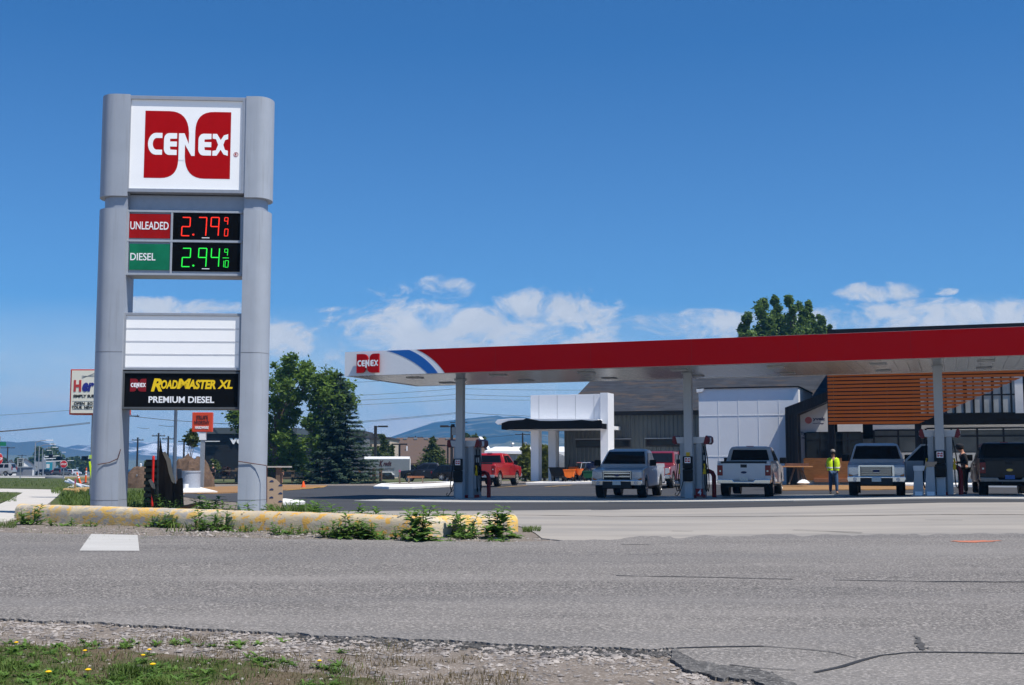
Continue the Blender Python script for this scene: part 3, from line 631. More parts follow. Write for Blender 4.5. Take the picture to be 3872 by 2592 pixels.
# ================================================================ CANOPY WITH FUEL PUMPS
CAN = Frame((-6.45, 47.9, 0), R(-19.5)); TILT = .0045
cn = empty('fuel_canopy', CAN.o, CAN.yaw, 'long flat fuel station canopy with red and white fascia on slim white columns', 'canopy')
LEN, DEP, ZB = 40.0, 6.8, 4.82
def cz(x, z): return z + TILT * x
H = .93
def slab(x0, x1, y0, y1, z0, z1): 
    mb = MB(); vs = [(x, y, cz(x, z)) for z in (z0, z1) for x, y in ((x0, y0), (x1, y0), (x1, y1), (x0, y1))]
    return mb.add(vs, [(0, 3, 2, 1), (4, 5, 6, 7), (0, 1, 5, 4), (1, 2, 6, 5), (2, 3, 7, 6), (3, 0, 4, 7)])
slab(0.02, LEN, .02, DEP - .02, ZB + .03, ZB + H - .1).build('deck', M_white, cn)
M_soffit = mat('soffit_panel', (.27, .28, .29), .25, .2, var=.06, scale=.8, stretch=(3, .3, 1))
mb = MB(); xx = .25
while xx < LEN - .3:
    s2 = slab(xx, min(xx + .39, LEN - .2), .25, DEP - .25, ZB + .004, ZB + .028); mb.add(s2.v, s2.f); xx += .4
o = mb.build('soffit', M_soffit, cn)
fw = slab(0, LEN, -.03, .018, ZB, ZB + H); fw.add(slab(-.02, .018, .02, DEP, ZB, ZB + H).v, slab(0, 1, 0, 1, 0, 1).f); q = slab(0, LEN, DEP - .018, DEP + .03, ZB, ZB + H); fw.add(q.v, q.f)
fa = fw.build('fascia', mat('fascia_white', (.76, .78, .80), .35, var=.02), cn)
def cpts(l): return [tuple(CAN.on(px, py, -.034)[i] for i in (0, 2)) for px, py in l]
topz = lambda x: cz(x, ZB + H - .004); botz = lambda x: cz(x, ZB + .004)
def curve_edge(px_top, px_bot, bulge):
    xt = CAN.on(px_top, 1320, -.03).x; xb = CAN.on(px_bot, 1415, -.03).x
    return bez((xt, topz(xt)), (xt + (xb - xt) * .62, topz(xt) - .30), (xb, botz(xb)), 10)
bl = curve_edge(1464, 1617, 0); br = curve_edge(1547, 1656, 0); rl = curve_edge(1575, 1682, 0)
MB().prism(bl + br[::-1], -.036, -.031, 'y').build('blue_stripe', mat('fascia_blue', (.012, .12, .42), .4, var=.02), fa)
MB().prism(rl + [(LEN, botz(LEN)), (LEN, topz(LEN))], -.036, -.031, 'y').build('red_band', mat('fascia_red', (.30, .002, .003), .55, var=.03, scale=.5, spec=.06), fa)
x = 6.2
while x < LEN: MB().box((x - .006, -.0375, botz(x) + .01), (x + .006, -.0362, topz(x) - .02)).build('panel_joint', mat('joint_dark_red', (.17, .002, .003), .6), fa); x += 3.66
a0 = CAN.on(1351.5, 1412, -.1); a1 = CAN.on(1436, 1338, -.1)
em = emblem(a0.x, a0.z, a1.x, a1.z, -.10, fa, .09)
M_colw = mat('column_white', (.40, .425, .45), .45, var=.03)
colx = []
for px in (1741, 2602, 3548, 4620):
    d = (px - CX) / F; f0 = CAN.o + CAN.y * 3.4
    s = (d * f0.y - f0.x) / (CAN.x.x - d * CAN.x.y); colx.append(s)
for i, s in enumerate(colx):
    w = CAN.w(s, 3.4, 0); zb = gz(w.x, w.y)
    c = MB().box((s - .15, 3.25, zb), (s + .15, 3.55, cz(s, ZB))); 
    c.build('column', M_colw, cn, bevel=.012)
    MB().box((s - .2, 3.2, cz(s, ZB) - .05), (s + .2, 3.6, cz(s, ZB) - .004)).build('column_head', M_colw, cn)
mb = MB()
for i in range(11):
    for y in (1.7, 5.0):
        x = 2.2 + i * 3.5
        q = slab(x - .28, x + .28, y - .28, y + .28, ZB - .035, ZB + .002); 
        MB().add(q.v, q.f).build('canopy_light', mat('lamp_housing', (.40, .40, .40), .5, var=.1), cn, bevel=.02)
# squeegee and bin boxes on the columns, pumps behind them
M_pump = mat('pump_grey', (.36, .39, .42), .4, .1, var=.05); M_pumpwhite = mat('pump_panel_white', (.6, .61, .62), .4, var=.04)
M_bollard = mat('bollard_red', (.28, .010, .012), .45, var=.15, scale=4)
def make_bin():
    r = empty('waste_bin', (0, 0, 0), CAN.yaw)
    MB().box((-.19, -.30, 0), (.19, -.16, .46)).build('bin_body', M_black, r, bevel=.04)
    MB().box((-.19, -.27, .465), (.19, -.16, .93)).build('towel_dispenser', M_black, r, bevel=.04)
    lb = MB().box((-.11, -.276, .68), (.11, -.271, .89)).build('sticker', M_letter, r)
    emblem(-.09, .715, .09, .86, -.2765, lb, .002, small=True)
    MB().tube([(-.17, -.2, .06), (-.24, -.22, -.2), (-.32, -.24, -.42), (-.42, -.25, -.55), (-.50, -.22, -.5), (-.46, -.2, -.42)], .016, 6).build('hose', M_black, r)
    return r
def make_pump(no):
    r = empty('fuel_pump', (0, 0, 0), CAN.yaw)
    MB().box((-.40, .35, 0), (.40, 1.30, .12)).build('plinth', M_bollard, r, bevel=.01)
    for s in (-1, 1): MB().box((s * .31 - .10, .32, .02), (s * .31 + .10, .52, 2.06)).build('upright', M_pump, r, bevel=.012)
    for s in (-1, 1): MB().box((s * .31 - .10, 1.12, .02), (s * .31 + .10, 1.32, 2.06)).build('upright', M_pump, r, bevel=.012)
    MB().box((-.27, .42, .12), (.27, 1.22, 2.02)).build('cabinet', M_pump, r)
    h = MB().prism([(-.50, 2.06), (.50, 2.06), (.56, 2.30), (-.56, 2.30)], .30, 1.34, 'y').build('header', M_pumpwhite, r, bevel=.01)
    for s in (-1, 1):
        e = MB().prism([(s * .50, 2.04), (s * .62, 2.02), (s * .70, 2.12), (s * .68, 2.30), (s * .60, 2.36), (s * .57, 2.30)], .28, 1.36, 'y').build('header_cap', mat('cap_maroon', (.16, .01, .014), .4), h, bevel=.01)
        MB().prism([(s * .655, 2.06), (s * .70, 2.10), (s * .70, 2.28), (s * .655, 2.24)], .62, .86, 'y').build('cap_stripe', M_letter, e)
        fce = MB().box((min(s * .28, s * .42), .55, .98), (max(s * .28, s * .42), 1.10, 1.72)).build('keypad_panel', M_black, r, bevel=.02)
        MB().box((min(s * .42, s * .425), .66, 1.42), (max(s * .42, s * .425), .98, 1.62)).build('screen', M_plate, fce)
        MB().box((min(s * .28, s * .40), .54, .36), (max(s * .28, s * .40), 1.10, .94)).build('lower_panel', M_pumpwhite, r, bevel=.02)
        for k, yy in ((0, .62), (1, 1.0)):
            nz = MB(); nz.tube([(s * .44, yy, 1.02), (s * .48, yy - .02, 1.18), (s * .46, yy - .06, 1.30)], .035, 6); nz.box((min(s * .40, s * .52), yy - .03, .9), (max(s * .40, s * .52), yy + .05, 1.08))
            nz.build('nozzle', M_yellow if k == 0 else M_black, r, bevel=.01)
            MB().tube([(s * .44, yy, 1.95), (s * .52, yy - .06, 1.5), (s * .58, yy - .14, .9), (s * .60, yy - .2, .45), (s * .56, yy - .14, .25), (s * .50, yy - .05, .32), (s * .47, yy, .6), (s * .47, yy, .92)], .02, 6).build('hose', M_black, r)
    return r
bin0 = make_bin(); pump0 = make_pump(4)
where = ['left', 'middle', 'right']
for i, s in enumerate(colx[:3]):
    w = CAN.w(s, 3.4, 0); zb = gz(w.x, w.y)
    b_ = bin0 if i == 0 else copy_tree(bin0); b_.location = (w.x, w.y, zb + .68)
    tag(b_, ['black bin and towel box on the leftmost canopy column, beside the red pickup', 'black bin and towel box on the middle canopy column, under a small yellow stop button', 'black bin and towel box on the rightmost canopy column, beside the man in silhouette'][i], 'waste bin', 'bin boxes on the canopy columns')
    p_ = pump0 if i == 0 else copy_tree(pump0); p_.location = (w.x, w.y, zb + .04)
    tag(p_, ['grey fuel pump behind the leftmost canopy column, nearest the red pickup', 'grey fuel pump marked 4 behind the middle canopy column', 'grey fuel pump behind the rightmost canopy column, beside the open truck door'][i], 'fuel pump', 'fuel pumps under the canopy')
    if i == 1:
        pl = MB().box((.18, .28, .06), (.46, .31, .36)).build('number_plate', M_bollard, p_); letters('4', .26, .12, .40, .33, .279, M_letter, pl, 'pump_number')
        es = MB().box((-.07, -.17, 1.62), (.07, -.155, 1.76)); e_ = es.build('stop_button', mat('button_yellow', (.6, .4, .02), .4)); e_.location = (w.x, w.y, zb); e_.rotation_euler = (0, 0, CAN.yaw)
        tag(e_, 'small yellow emergency stop box on the middle canopy column', 'stop button')
    hp = MB().tube([(.05, 1.5, .0), (.05, 1.5, .82), (.11, 1.5, .96), (.22, 1.5, 1.03), (.48, 1.5, 1.03), (.60, 1.5, .97), (.66, 1.5, .84), (.66, 1.5, 0)], .085, 10).build('bollard', M_bollard, smooth=True)
    hp.location = (w.x, w.y, zb + .02); hp.rotation_euler = (0, 0, CAN.yaw)
    tag(hp, ['red bent pipe bollard guarding the pump beside the red pickup', 'red bent pipe bollard guarding the pump marked 4', 'red bent pipe bollard between the right pump and the man in silhouette'][i], 'bollard', 'red pipe bollards by the pumps')
    isl = MB().box((-1.0, -.55, -.05), (1.1, 2.0, .045)).build('pump_island', M_conc, bevel=.02); isl.location = (w.x, w.y, zb); isl.rotation_euler = (0, 0, CAN.yaw); tag(isl, kind='structure')
# camera / speaker fixture on the left column
# ================================================================ THE STORE BEHIND THE CANOPY
ST = Frame((6.0, 80.0, 0), R(-19.5))
zst = .45
M_corr = mat('corrugated_steel', (.115, .125, .120), .45, .35, var=.06, scale=.6)
M_shingle = mat('slate_shingles', (.046, .052, .066), .85, col2=(.020, .024, .033), scale=1.6, stretch=(.5, 2.6, 2.6), bump=.4, bscale=6); ramp_layer(M_shingle, 1.1, (.54, .62), (.075, .056, .046), fac=.7, stretch=(.45, 2.4, 2.4), coord='Obj'); ramp_layer(M_shingle, 1.4, (.56, .62), (.022, .024, .032), fac=.8, stretch=(.4, 3, 3), coord='Obj')
M_panelw = mat('white_cement_panel', (.78, .79, .81), .55, var=.025, scale=1.2)
M_dark = mat('black_standing_seam', (.013, .0135, .015), .5, 0, var=.15, spec=.12)
M_black2 = mat('black_membrane', (.005, .005, .0055), .7, spec=.08, var=.25, scale=2)
M_wrap = mat('house_wrap', (.66, .65, .64), .6, var=.05, scale=1.5, bump=.35, bscale=2.2)
M_boardw = mat('pale_board', (.50, .48, .44), .7, var=.06, scale=1)
M_slat = mat('orange_wood_slat', (.34, .092, .014), .5, col2=(.25, .062, .009), scale=1.2, stretch=(.35, 3, 8), spec=.1)
M_logor = mat('faded_red_print', (.55, .16, .14), .6, var=.1); M_logob = mat('navy_print', (.03, .045, .11), .6, var=.1)
M_film = mat('clear_film', (.10, .11, .11), .3, col2=(.035, .04, .042), scale=.5)
store = empty('store', ST.o, ST.yaw, 'half finished grey metal store with shingle roof and white wall panels behind the canopy', 'store')
def sp_(px, py, off): p = ST.on(px, py, off); return p.x, p.z
def sbox(px0, py0, px1, py1, off, d, m, name, parent=None, bevel=0, zb=None):
    x0, z1 = sp_(px0, py0, off); x1 = sp_(px1, py1, off)[0]; z0 = (sp_(px0, py1, off)[1] + sp_(px1, py1, off)[1]) / 2 if zb is None else zb
    z1 = (z1 + sp_(px1, py0, off)[1]) / 2
    return MB().box((x0, off, z0), (x1, off + d, z1)).build(name, m, parent or store, bevel)
# corrugated wall
xa = sp_(2134, 1700, 3.5)[0]; xb = 46.0; zt = sp_(2450, 1557, 3.5)[1]
prof = []; x = xa
while x < xb: prof += [(x, 3.5), (x + .11, 3.5), (x + .15, 3.455), (x + .25, 3.455)]; x += .29
wl = MB(); n = len(prof)
for (a, b) in prof: wl.v += [(a, b, zst - .6), (a, b, zt)]
wl.f = [(2 * i, 2 * i + 2, 2 * i + 3, 2 * i + 1) for i in range(n - 1)]
wl.box((xa, 3.51, zst - .6), (xb, 16, zt)); wall = wl.build('corrugated_wall', M_corr, store)
# roof
ez = zt; 
def on_roof(px, py, y0=2.9, slope=.80):
    d = ray(px, py); nrm = (ST.y * -slope + Vector((0, 0, 1))); p0 = ST.w(0, y0, ez); t = (p0 - Vector((0, 0, EYE))).dot(nrm) / d.dot(nrm)
    p = Vector((0, 0, EYE)) + d * t - ST.o; return p.dot(ST.x), p.dot(ST.y), p.z
A = on_roof(2190, 1487); B = on_roof(2232, 1442); t = (2.9 - A[1]) / (B[1] - A[1]); xl0 = A[0] + (B[0] - A[0]) * t
yr = 9.5; t = (yr - A[1]) / (B[1] - A[1]); xl1 = A[0] + (B[0] - A[0]) * t; zr = ez + .8 * (yr - 2.9)
rf = MB(); rf.v = [(xl0, 2.9, ez), (46, 2.9, ez), (46, yr, zr), (xl1, yr, zr), (xl0, 2.9, ez - .22), (46, 2.9, ez - .22), (46, 16.1, ez - .2), (xl0, 16.1, ez - .2), (xl0, 16.1, ez)]
rf.f = [(0, 1, 2, 3), (3, 2, 6, 8), (0, 3, 8), (4, 7, 6, 5), (0, 8, 7, 4), (8, 6, 7)]
rf = rf.build('roof', M_shingle, store)
MB().box((xl0 - .03, 2.84, ez - .26), (46, 2.895, ez + .015)).build('eave_trim', M_dark, rf)
# low windows in the metal wall
for px0, py0, px1, py1, nm in ((2178, 1663, 2383, 1693, 'window'), (2441, 1660, 2598, 1690, 'window')):
    w = sbox(px0, py0, px1, py1, 3.36, .12, M_darkpole, nm); x0, z1 = sp_(px0, py0, 3.36); x1, z0 = sp_(px1, py1, 3.36)
    MB().box((x0 + .1, 3.33, z0 + .1), (x1 - .1, 3.355, z1 - .1)).build('pane', M_glass, w); MB().box((x0 - .06, 3.30, z1 + .0), (x1 + .06, 3.46, z1 + .05)).build('sill', M_galv, w)
# entry parapet, its pillars and the black clad canopy
par = sbox(2006, 1493, 2272, 1592, .05, .5, M_panelw, 'parapet', bevel=.01)
sm = MB()
for px in (2038, 2107, 2176, 2246): x = sp_(px, 1540, .05)[0]; sm.box((x - .012, .043, sp_(px, 1591, .05)[1]), (x + .012, .0515, sp_(px, 1496, .05)[1]))
sm.build('panel_joint', mat('joint_grey', (.35, .36, .38), .7), par)  # thin grey strips mark the joints between panels
x0 = sp_(2270, 1600, -.25)[0]; x1 = sp_(2299, 1600, -.25)[0]; zt2 = sp_(2285, 1486, -.25)[1]
MB().box((x0, -.25, zst - .15), (x1, 1.25, zt2)).build('pillar', M_panelw, store, bevel=.01)
x0 = sp_(2007, 1700, .1)[0]; x1 = sp_(2036, 1700, .1)[0]; zs = sp_(2020, 1628, .1)[1]
MB().box((x0, .1, zst - .15), (x1, .8, zs)).build('pillar', M_panelw, store, bevel=.01)
x0 = sp_(2073, 1700, 3.0)[0]; x1 = sp_(2101, 1700, 3.0)[0]
MB().box((x0, 3.0, zst - .15), (x1, 3.8, zs + .2)).build('pillar', M_panelw, store, bevel=.01)
xa_, zl = sp_(1896, 1627, -1.4); xb_, zr_ = sp_(2276, 1620, -1.4); za = sp_(1896, 1597, -1.4)[1]; zb_ = sp_(2276, 1586, -1.4)[1]; zm = (zl + zr_) / 2
top = [(xa_, za + .05), (xa_ + .5, za + .2), (xa_ + 1.5, za + .26), (xa_ + 1.7, za + .36), (xa_ + 2.6, za + .18), (xa_ + 3.4, za + .16), (xa_ + 4.8, zb_ + .06), (xa_ + 5.4, zb_ + .10), (xb_ - .6, zb_ + .02), (xb_ - .1, zb_ + .08), (xb_, zb_)]
top = [(a, b - .12) for a, b in top]
cb = MB().prism([(xa_, zm), (xb_, zm)] + top[::-1], -1.4, -1.34, 'y'); cb.box((xa_, -1.339, zm), (xa_ + .05, 4, za - .15)); cb.box((xb_ - .05, -1.339, zm), (xb_, .05, za - .15))
c_ = cb.build('entry_canopy', M_black2, store)
MB().box((xa_ + .06, -1.3, zm + .02), (xb_ - .06, 4.4, zm + .25)).build('canopy_deck', M_white, c_)
lp = MB().prism([(xa_ - .5, za - .02), (xa_ - .35, za + .16), (xa_ + .6, za + .24), (xb_ - .3, zb_ + .02), (xb_ - .3, zb_ - .08), (xa_ + .4, za - .04), (xa_ - .3, za - .16)], -1.25, .02, 'y').build('membrane_edge', M_panelw, c_, bevel=.02)
# white panel wall standing forward
wt = (sp_(2642, 1471, -4.2)[1] + sp_(3024, 1463, -4.2)[1]) / 2
x0 = sp_(2643, 1600, -4.2)[0]; x1 = sp_(3021, 1600, -4.2)[0]
pw = MB().box((x0, -4.2, 0), (x1, 3.4, wt)).build('panel_wall', M_panelw, store)
j = MB()
for px in (2717, 2793, 2869, 2946): x = sp_(px, 1600, -4.2)[0]; j.box((x - .016, -4.212, .4), (x + .016, -4.201, wt - .01))
for py in (1572, 1727): z = sp_(2800, py, -4.2)[1]; j.box((x0 + .01, -4.214, z - .02), (x1 - .01, -4.2015, z + .02))
j.build('panel_joint', M_white, pw)
MB().box((x0 - .06, -4.32, wt - .02), (x1 + .06, 3.42, wt + .05)).build('coping', M_dark, pw)
fl = sp_(2633, 1472, -4.36); f2 = sp_(2662, 1485, -4.36)
MB().prism([(fl[0], fl[1]), (f2[0], fl[1] + .02), (f2[0] - .08, f2[1] + .05), (fl[0] + .02, f2[1])], -4.36, -3.9, 'y').build('scupper', M_white, pw)
# dark entrance frame with sloped head
def pp(l, off): return [sp_(a, b, off) for a, b in l]
o5 = -5.4
poly = pp([(2968, 1542), (3132, 1480), (3132, 1516), (3014, 1568)], o5); leg = pp([(2968, 1542), (3014, 1568)], o5)
fx0, fx1 = leg[0][0], leg[1][0]
fr = MB().prism([(fx0, .1), (fx1, .1), leg[1], poly[2], poly[1], poly[0]], o5, o5 + 2.6, 'y').build('entrance_frame', M_dark, store)
sb = MB()
for k in range(1, 12):
    t = k / 12; a = Vector((poly[0][0], 0, poly[0][1])).lerp(Vector((poly[1][0], 0, poly[1][1])), t); b = Vector((poly[3][0], 0, poly[3][1])).lerp(Vector((poly[2][0], 0, poly[2][1])), t)
    sb.box((a.x - .015, o5 - .025, b.z + .02), (a.x + .015, o5 - .001, a.z - .01))
for k in range(1, 4): x = fx0 + (fx1 - fx0) * k / 4; sb.box((x - .015, o5 - .025, .1), (x + .015, o5 - .001, leg[1][1]))
sb.build('standing_seam', M_dark, fr)
# house wrap wall, glazing, plywood behind the frame
o3 = -3.9
xw0, xw1 = sp_(3013, 1600, o3)[0], sp_(3150, 1600, o3)[0]
hw = MB().prism([(xw0, .3), (xw1, .3), (xw1, sp_(3150, 1500, o3)[1]), (xw0, sp_(3013, 1570, o3)[1])], o3, o3 + .3, 'y').build('house_wrap_wall', M_wrap, store)
def st(s, px0, py0, px1, py1, m, off, **k): a = sp_(px0, py1, off); c = sp_(px1, py0, off); return letters(s, a[0], a[1], c[0], c[1], off, m, hw, depth=.006, **k)
st('yvek', 3073, 1578, 3121, 1594, M_logob, o3 - .002, bold=.04); st('omeWrap', 3073, 1599, 3115, 1605, M_logob, o3 - .002, bold=.03)
st('Ty', 3027, 1633, 3046, 1648, M_logob, o3 - .002, bold=.04); st('Ho', 3032, 1653, 3046, 1660, M_logob, o3 - .002, bold=.03)
cx_, cz_ = sp_(3057, 1590, o3); rr = .2
MB().prism([(cx_ + rr * math.cos(R(k)), cz_ + rr * math.sin(R(k))) for k in range(0, 360, 20)], o3 - .006, o3 - .001, 'y').build('round_mark', M_logor, hw)
def glaz(px0, py0, px1, py1, off, nx, nz, nm='window', frame=M_dark, pane=M_glass):
    x0, z1 = sp_(px0, py0, off); x1, z0 = sp_(px1, py1, off)
    f = MB()
    for i in range(nx + 1): x = x0 + (x1 - x0) * i / nx; f.box((x - .05, off - .06, z0), (x + .05, off + .04, z1))
    for z in (z0, z1) + ((z0 + (z1 - z0) * nz,) if nz else ()): f.box((x0 + .051, off - .055, z - .04), (x1 - .051, off + .035, z + .04))
    w = f.build(nm, frame, store); MB().box((x0, off - .02, z0), (x1, off - .005, z1)).build('pane', pane, w); return w
glaz(3046, 1637, 3262, 1742, o3 - .2, 4, .72)
sbox(3038, 1733, 3212, 1818, o3 - .45, .06, M_ply, 'plywood_barrier')
# main storefront to the right
o2 = -3.0
wb = sbox(3140, 1390, 4600, 1830, o2 + .3, .3, M_black2, 'storefront_wall', zb=.2)
sbox(3262, 1660, 3302, 1735, o2 - .05, .2, M_film, 'wrapped_post'); sbox(3166, 1596, 3262, 1640, o2 - .3, .1, M_wrap, 'wrap_band')
sbox(3300, 1603, 4300, 1625, o2 - .05, .3, M_wrap, 'wrap_band')
glaz(3304, 1628, 3492, 1712, o2 - .02, 2, .72, pane=M_film); glaz(3500, 1622, 4000, 1712, o2 - .02, 5, .68, pane=M_film)
sbox(3490, 1712, 4300, 1826, o2 - .1, .15, M_boardw, 'pale_low_wall')
sbox(3304, 1712, 3490, 1826, o2 - .1, .15, M_boardw, 'pale_low_wall')
# upper black parapet seen above the fuel canopy
x0, z1 = sp_(3127, 1247, o3); z0 = 8.0
up = MB().box((x0, o3, z0), (46, 10, z1)).build('upper_parapet', M_dark, store)
us = MB(); xx = x0 + .5
while xx < 45: us.box((xx - .02, o3 - .04, z0), (xx + .02, o3 - .001, z1 - .02)); xx += 1.05
us.build('standing_seam', M_dark, up)
MB().box((x0, o3 + .3, 6.5), (46, 9, 7.999)).build('upper_wall', M_black2, store)
# upper glazing with white boards behind
uw = sbox(3470, 1432, 3860, 1572, o2 - .3, .04, M_boardw, 'board_sheathing')
glaz(3470, 1430, 3862, 1562, o2 - .45, 11, .5, pane=mat('clear_glazing', (.5, .5, .48), .1, col2=(.25, .26, .25), scale=.7))
sbox(3470, 1562, 4400, 1603, o2 - 1.2, .8, M_black2, 'dark_beam')
sbox(3835, 1425, 3872, 1570, o2 - .55, .1, M_wrap, 'wrapped_post')
# orange slat screen with a slanted lower edge, on dark posts
o7 = -7.2
zT0 = sp_(3130, 1412, o7)[1]; zT1 = zT0; zB = sp_(3133, 1606, o7)[1]
sx0 = sp_(3130, 1500, o7)[0]; sxb = sp_(3474, 1603, o7)[0]; sxe = sp_(3872, 1424, o7)[0]; zE = sp_(3872, 1424, o7)[1]
scr = empty('slat_screen', ST.w(0, 0, 0), ST.yaw, 'orange wooden slat screen with slanted lower edge in front of the store entrance', 'slat screen')
ns = 14; pitch = (zT0 - zB) / ns
for i in range(ns):
    z0 = zB + i * pitch; z1 = z0 + pitch * .70
    def xe(z): return sxb + (sxe - sxb) * (z - zB) / (zE - zB)
    MB().prism([(sx0, z0), (xe(z0), z0), (xe(z1), z1), (sx0, z1)], o7, o7 + .05, 'y').build('slat', M_slat, scr)
x = sx0 + .4
while x < sxe:
    zz = max(zB, zB + (x - sxb) * (zE - zB) / (sxe - sxb) + .1); 
    if zz < zT0 - .3: MB().box((x - .05, o7 + .051, zz), (x + .05, o7 + .13, zT0 - .05)).build('batten', M_dark, scr)
    x += 1.35
for px in (3145, 3474): x = sp_(px, 1700, o7 + .5)[0]; MB().box((x - .17, o7 + .4, .2), (x + .17, o7 + .7, zT0)).build('post', M_dark, scr)
# pavement in front of the store
pv = [ST.w(*q) for q in ((-4.2, -3.6, 0), (7.2, -3.6, 0), (7.2, -4.25, 0), (16.0, -4.25, 0), (16, -8.6, 0), (44, -8.6, 0), (44, 4, 0), (-4.2, 6, 0))]
def xy_kerbed(name, pts, h, m):
    mb = MB(); n = len(pts); mb.v = [(p.x, p.y, gz(p.x, p.y) - .1) for p in pts] + [(p.x, p.y, gz(p.x, p.y) + h) for p in pts]
    mb.f = [(i, (i + 1) % n, (i + 1) % n + n, i + n) for i in range(n)] + [tuple(range(n, 2 * n))]
    return tag(mb.build(name, m, bevel=.03), kind='structure')
xy_kerbed('store_pavement', pv, .16, M_kerbwhite)

# ================================================================ BUILDINGS FURTHER BACK
def wbox(name, px0, py0, px1, py1, Y, d, m, parent, zb=None, yaw=0):
    a = V(px0, py0, Y); b = V(px1, py1, Y); z0 = gz(a.x, Y) - .3 if zb is None else b.z
    o = Vector(parent.location)
    return MB().box((a.x - o.x, Y - o.y, z0 - o.z), (b.x - o.x, Y - o.y + d, a.z - o.z)).build(name, m, parent)
def bld(name, px, Y, label, cat='building'): return empty(name, GY(px, Y), 0, label, cat)
M_beige = mat('beige_stucco', (.55, .46, .36), .85, var=.05, scale=1); M_capd = mat('dark_coping', (.05, .045, .045), .6)
M_greyblk = mat('grey_block', (.16, .17, .19), .8, var=.1, scale=2)
b = bld('beige_building', 1420, 172, 'beige flat roofed building with dark coping behind the round trees', )
w = wbox('wall', 1378, 1662, 1474, 1724, 172, 14, M_beige, b); wbox('coping', 1374, 1654, 1477, 1663, 171.8, 14.4, M_capd, b, 1)
wbox('upper_wall', 1385, 1646, 1430, 1656, 175, 8, M_beige, b, 1); wbox('coping', 1384, 1641, 1434, 1647, 174.8, 8.4, M_capd, b, 1)
wbox('vent_window', 1401, 1680, 1406, 1691, 171.9, .08, M_capd, b, 1); wbox('dado', 1378, 1705, 1474, 1724, 171.9, .09, M_greyblk, b)
b = bld('grey_building', 1250, 165, 'grey building with dark roof edge half hidden behind the spruce', )
wbox('wall', 1060, 1640, 1376, 1724, 165, 10, M_greyblk, b); wbox('coping', 1056, 1630, 1378, 1655, 164.8, 10.4, M_capd, b, 1)
M_brown = mat('brown_shingle', (.125, .085, .065), .9, col2=(.09, .062, .05), scale=3, stretch=(1, 4, 4), bump=.3, bscale=8)
b = bld('brown_roofed_house', 1650, 190, 'long low building with a huge brown shingle roof and dark walls', 'house')
def roofb(pts_front, pts_top, name, m, parent, th=.3):
    o = Vector(parent.location); vs = [V(*p) - o for p in pts_front] + [V(*p) - o for p in pts_top]; mb = MB(); mb.v = [tuple(v) for v in vs] + [tuple(v - Vector((0, 0, th))) for v in vs]
    mb.f = [(0, 1, 2, 3), (4, 7, 6, 5), (0, 4, 5, 1), (1, 5, 6, 2), (2, 6, 7, 3), (3, 7, 4, 0)]; return mb.build(name, m, parent)
rf_ = roofb([(1445, 1752, 189), (1985 - 100, 1752, 189)], [(1846 - 30, 1656, 199), (1500, 1656, 199)], 'roof', M_brown, b)
wbox('wall', 1470, 1748, 1865, 1790, 190, 18, M_darkpole, b)
tr_ = MB(); o = Vector(b.location); tr_.bar(V(1816, 1655, 198) - o, V(1886, 1753, 188.8) - o, .5, .25); tr_.build('bargeboard', M_panelw, rf_)
for px in (1533, 1572, 1612, 1652, 1692): q = V(px, 1660, 198.3) - o; MB().box((q.x - .25, q.y - .3, q.z - .1), (q.x + .25, q.y + .1, q.z + .22)).build('roof_vent', M_galv, rf_)
q = V(1539, 1700, 194) - o; MB().box((q.x - .1, q.y - .3, q.z - .5), (q.x + .1, q.y + .1, q.z + .5)).build('roof_pipe', M_white, rf_)
b = bld('metal_shed', 1980, 140, 'long pale metal shed with a white low roof, seen behind the store entry pillars', 'shed')
M_shedw = mat('ribbed_pale_steel', (.36, .36, .35), .5, .3, var=.08, scale=.8)
o = Vector(b.location); a = V(1836, 1708, 140) - o; c = V(2300, 1712, 140) - o; zb = gz(2, 140) - .4 - o.z; mb = MB(); x = a.x; pr = []
while x < c.x: pr += [(x, 0), (x + .5, 0), (x + .58, -.08), (x + .72, -.08), (x + .8, 0)]; x += .9
for px_, py_ in pr: mb.v += [(px_, py_, zb), (px_, py_, a.z)]
mb.f = [(2 * i, 2 * i + 2, 2 * i + 3, 2 * i + 1) for i in range(len(pr) - 1)]; mb.box((a.x, .02, zb), (c.x, 14, a.z)); mb.build('wall', M_shedw, b)
rs = roofb([(1832, 1706, 139.6), (2302, 1710, 139.6)], [(2300, 1689, 146), (1872, 1690, 146)], 'roof', M_panelw, b)
q = V(1937, 1690, 145.6) - o; MB().tube([(q.x, q.y, q.z - .3), (q.x, q.y, q.z + .3), (q.x, q.y, q.z + .31), (q.x, q.y, q.z + .45)], [.12, .12, .3, .2], 8).build('roof_vent', M_galv, rs)
M_vet = mat('charcoal_siding', (.012, .014, .017), .6, var=.08, scale=2)
b = bld('charcoal_building', 900, 140, 'charcoal flat roofed building with pale lettering, between the sign pillars', )
wbox('wall', 772, 1640, 1120, 1800, 140, 16, M_vet, b); wbox('fascia', 766, 1618, 1122, 1641, 139.6, 16.5, mat('grey_fascia', (.10, .115, .12), .5, .3), b, 1)
q0 = V(868, 1680, 139.9) - Vector(b.location); q1 = V(912, 1655, 139.9) - Vector(b.location); letters('vet', q0.x, q0.z, q1.x + .9, q1.z + .1, q0.y, M_letter, b, bold=.04, depth=.1)
wbox('window_ledge', 770, 1668, 829, 1671, 139.5, .3, M_white, b, 1)
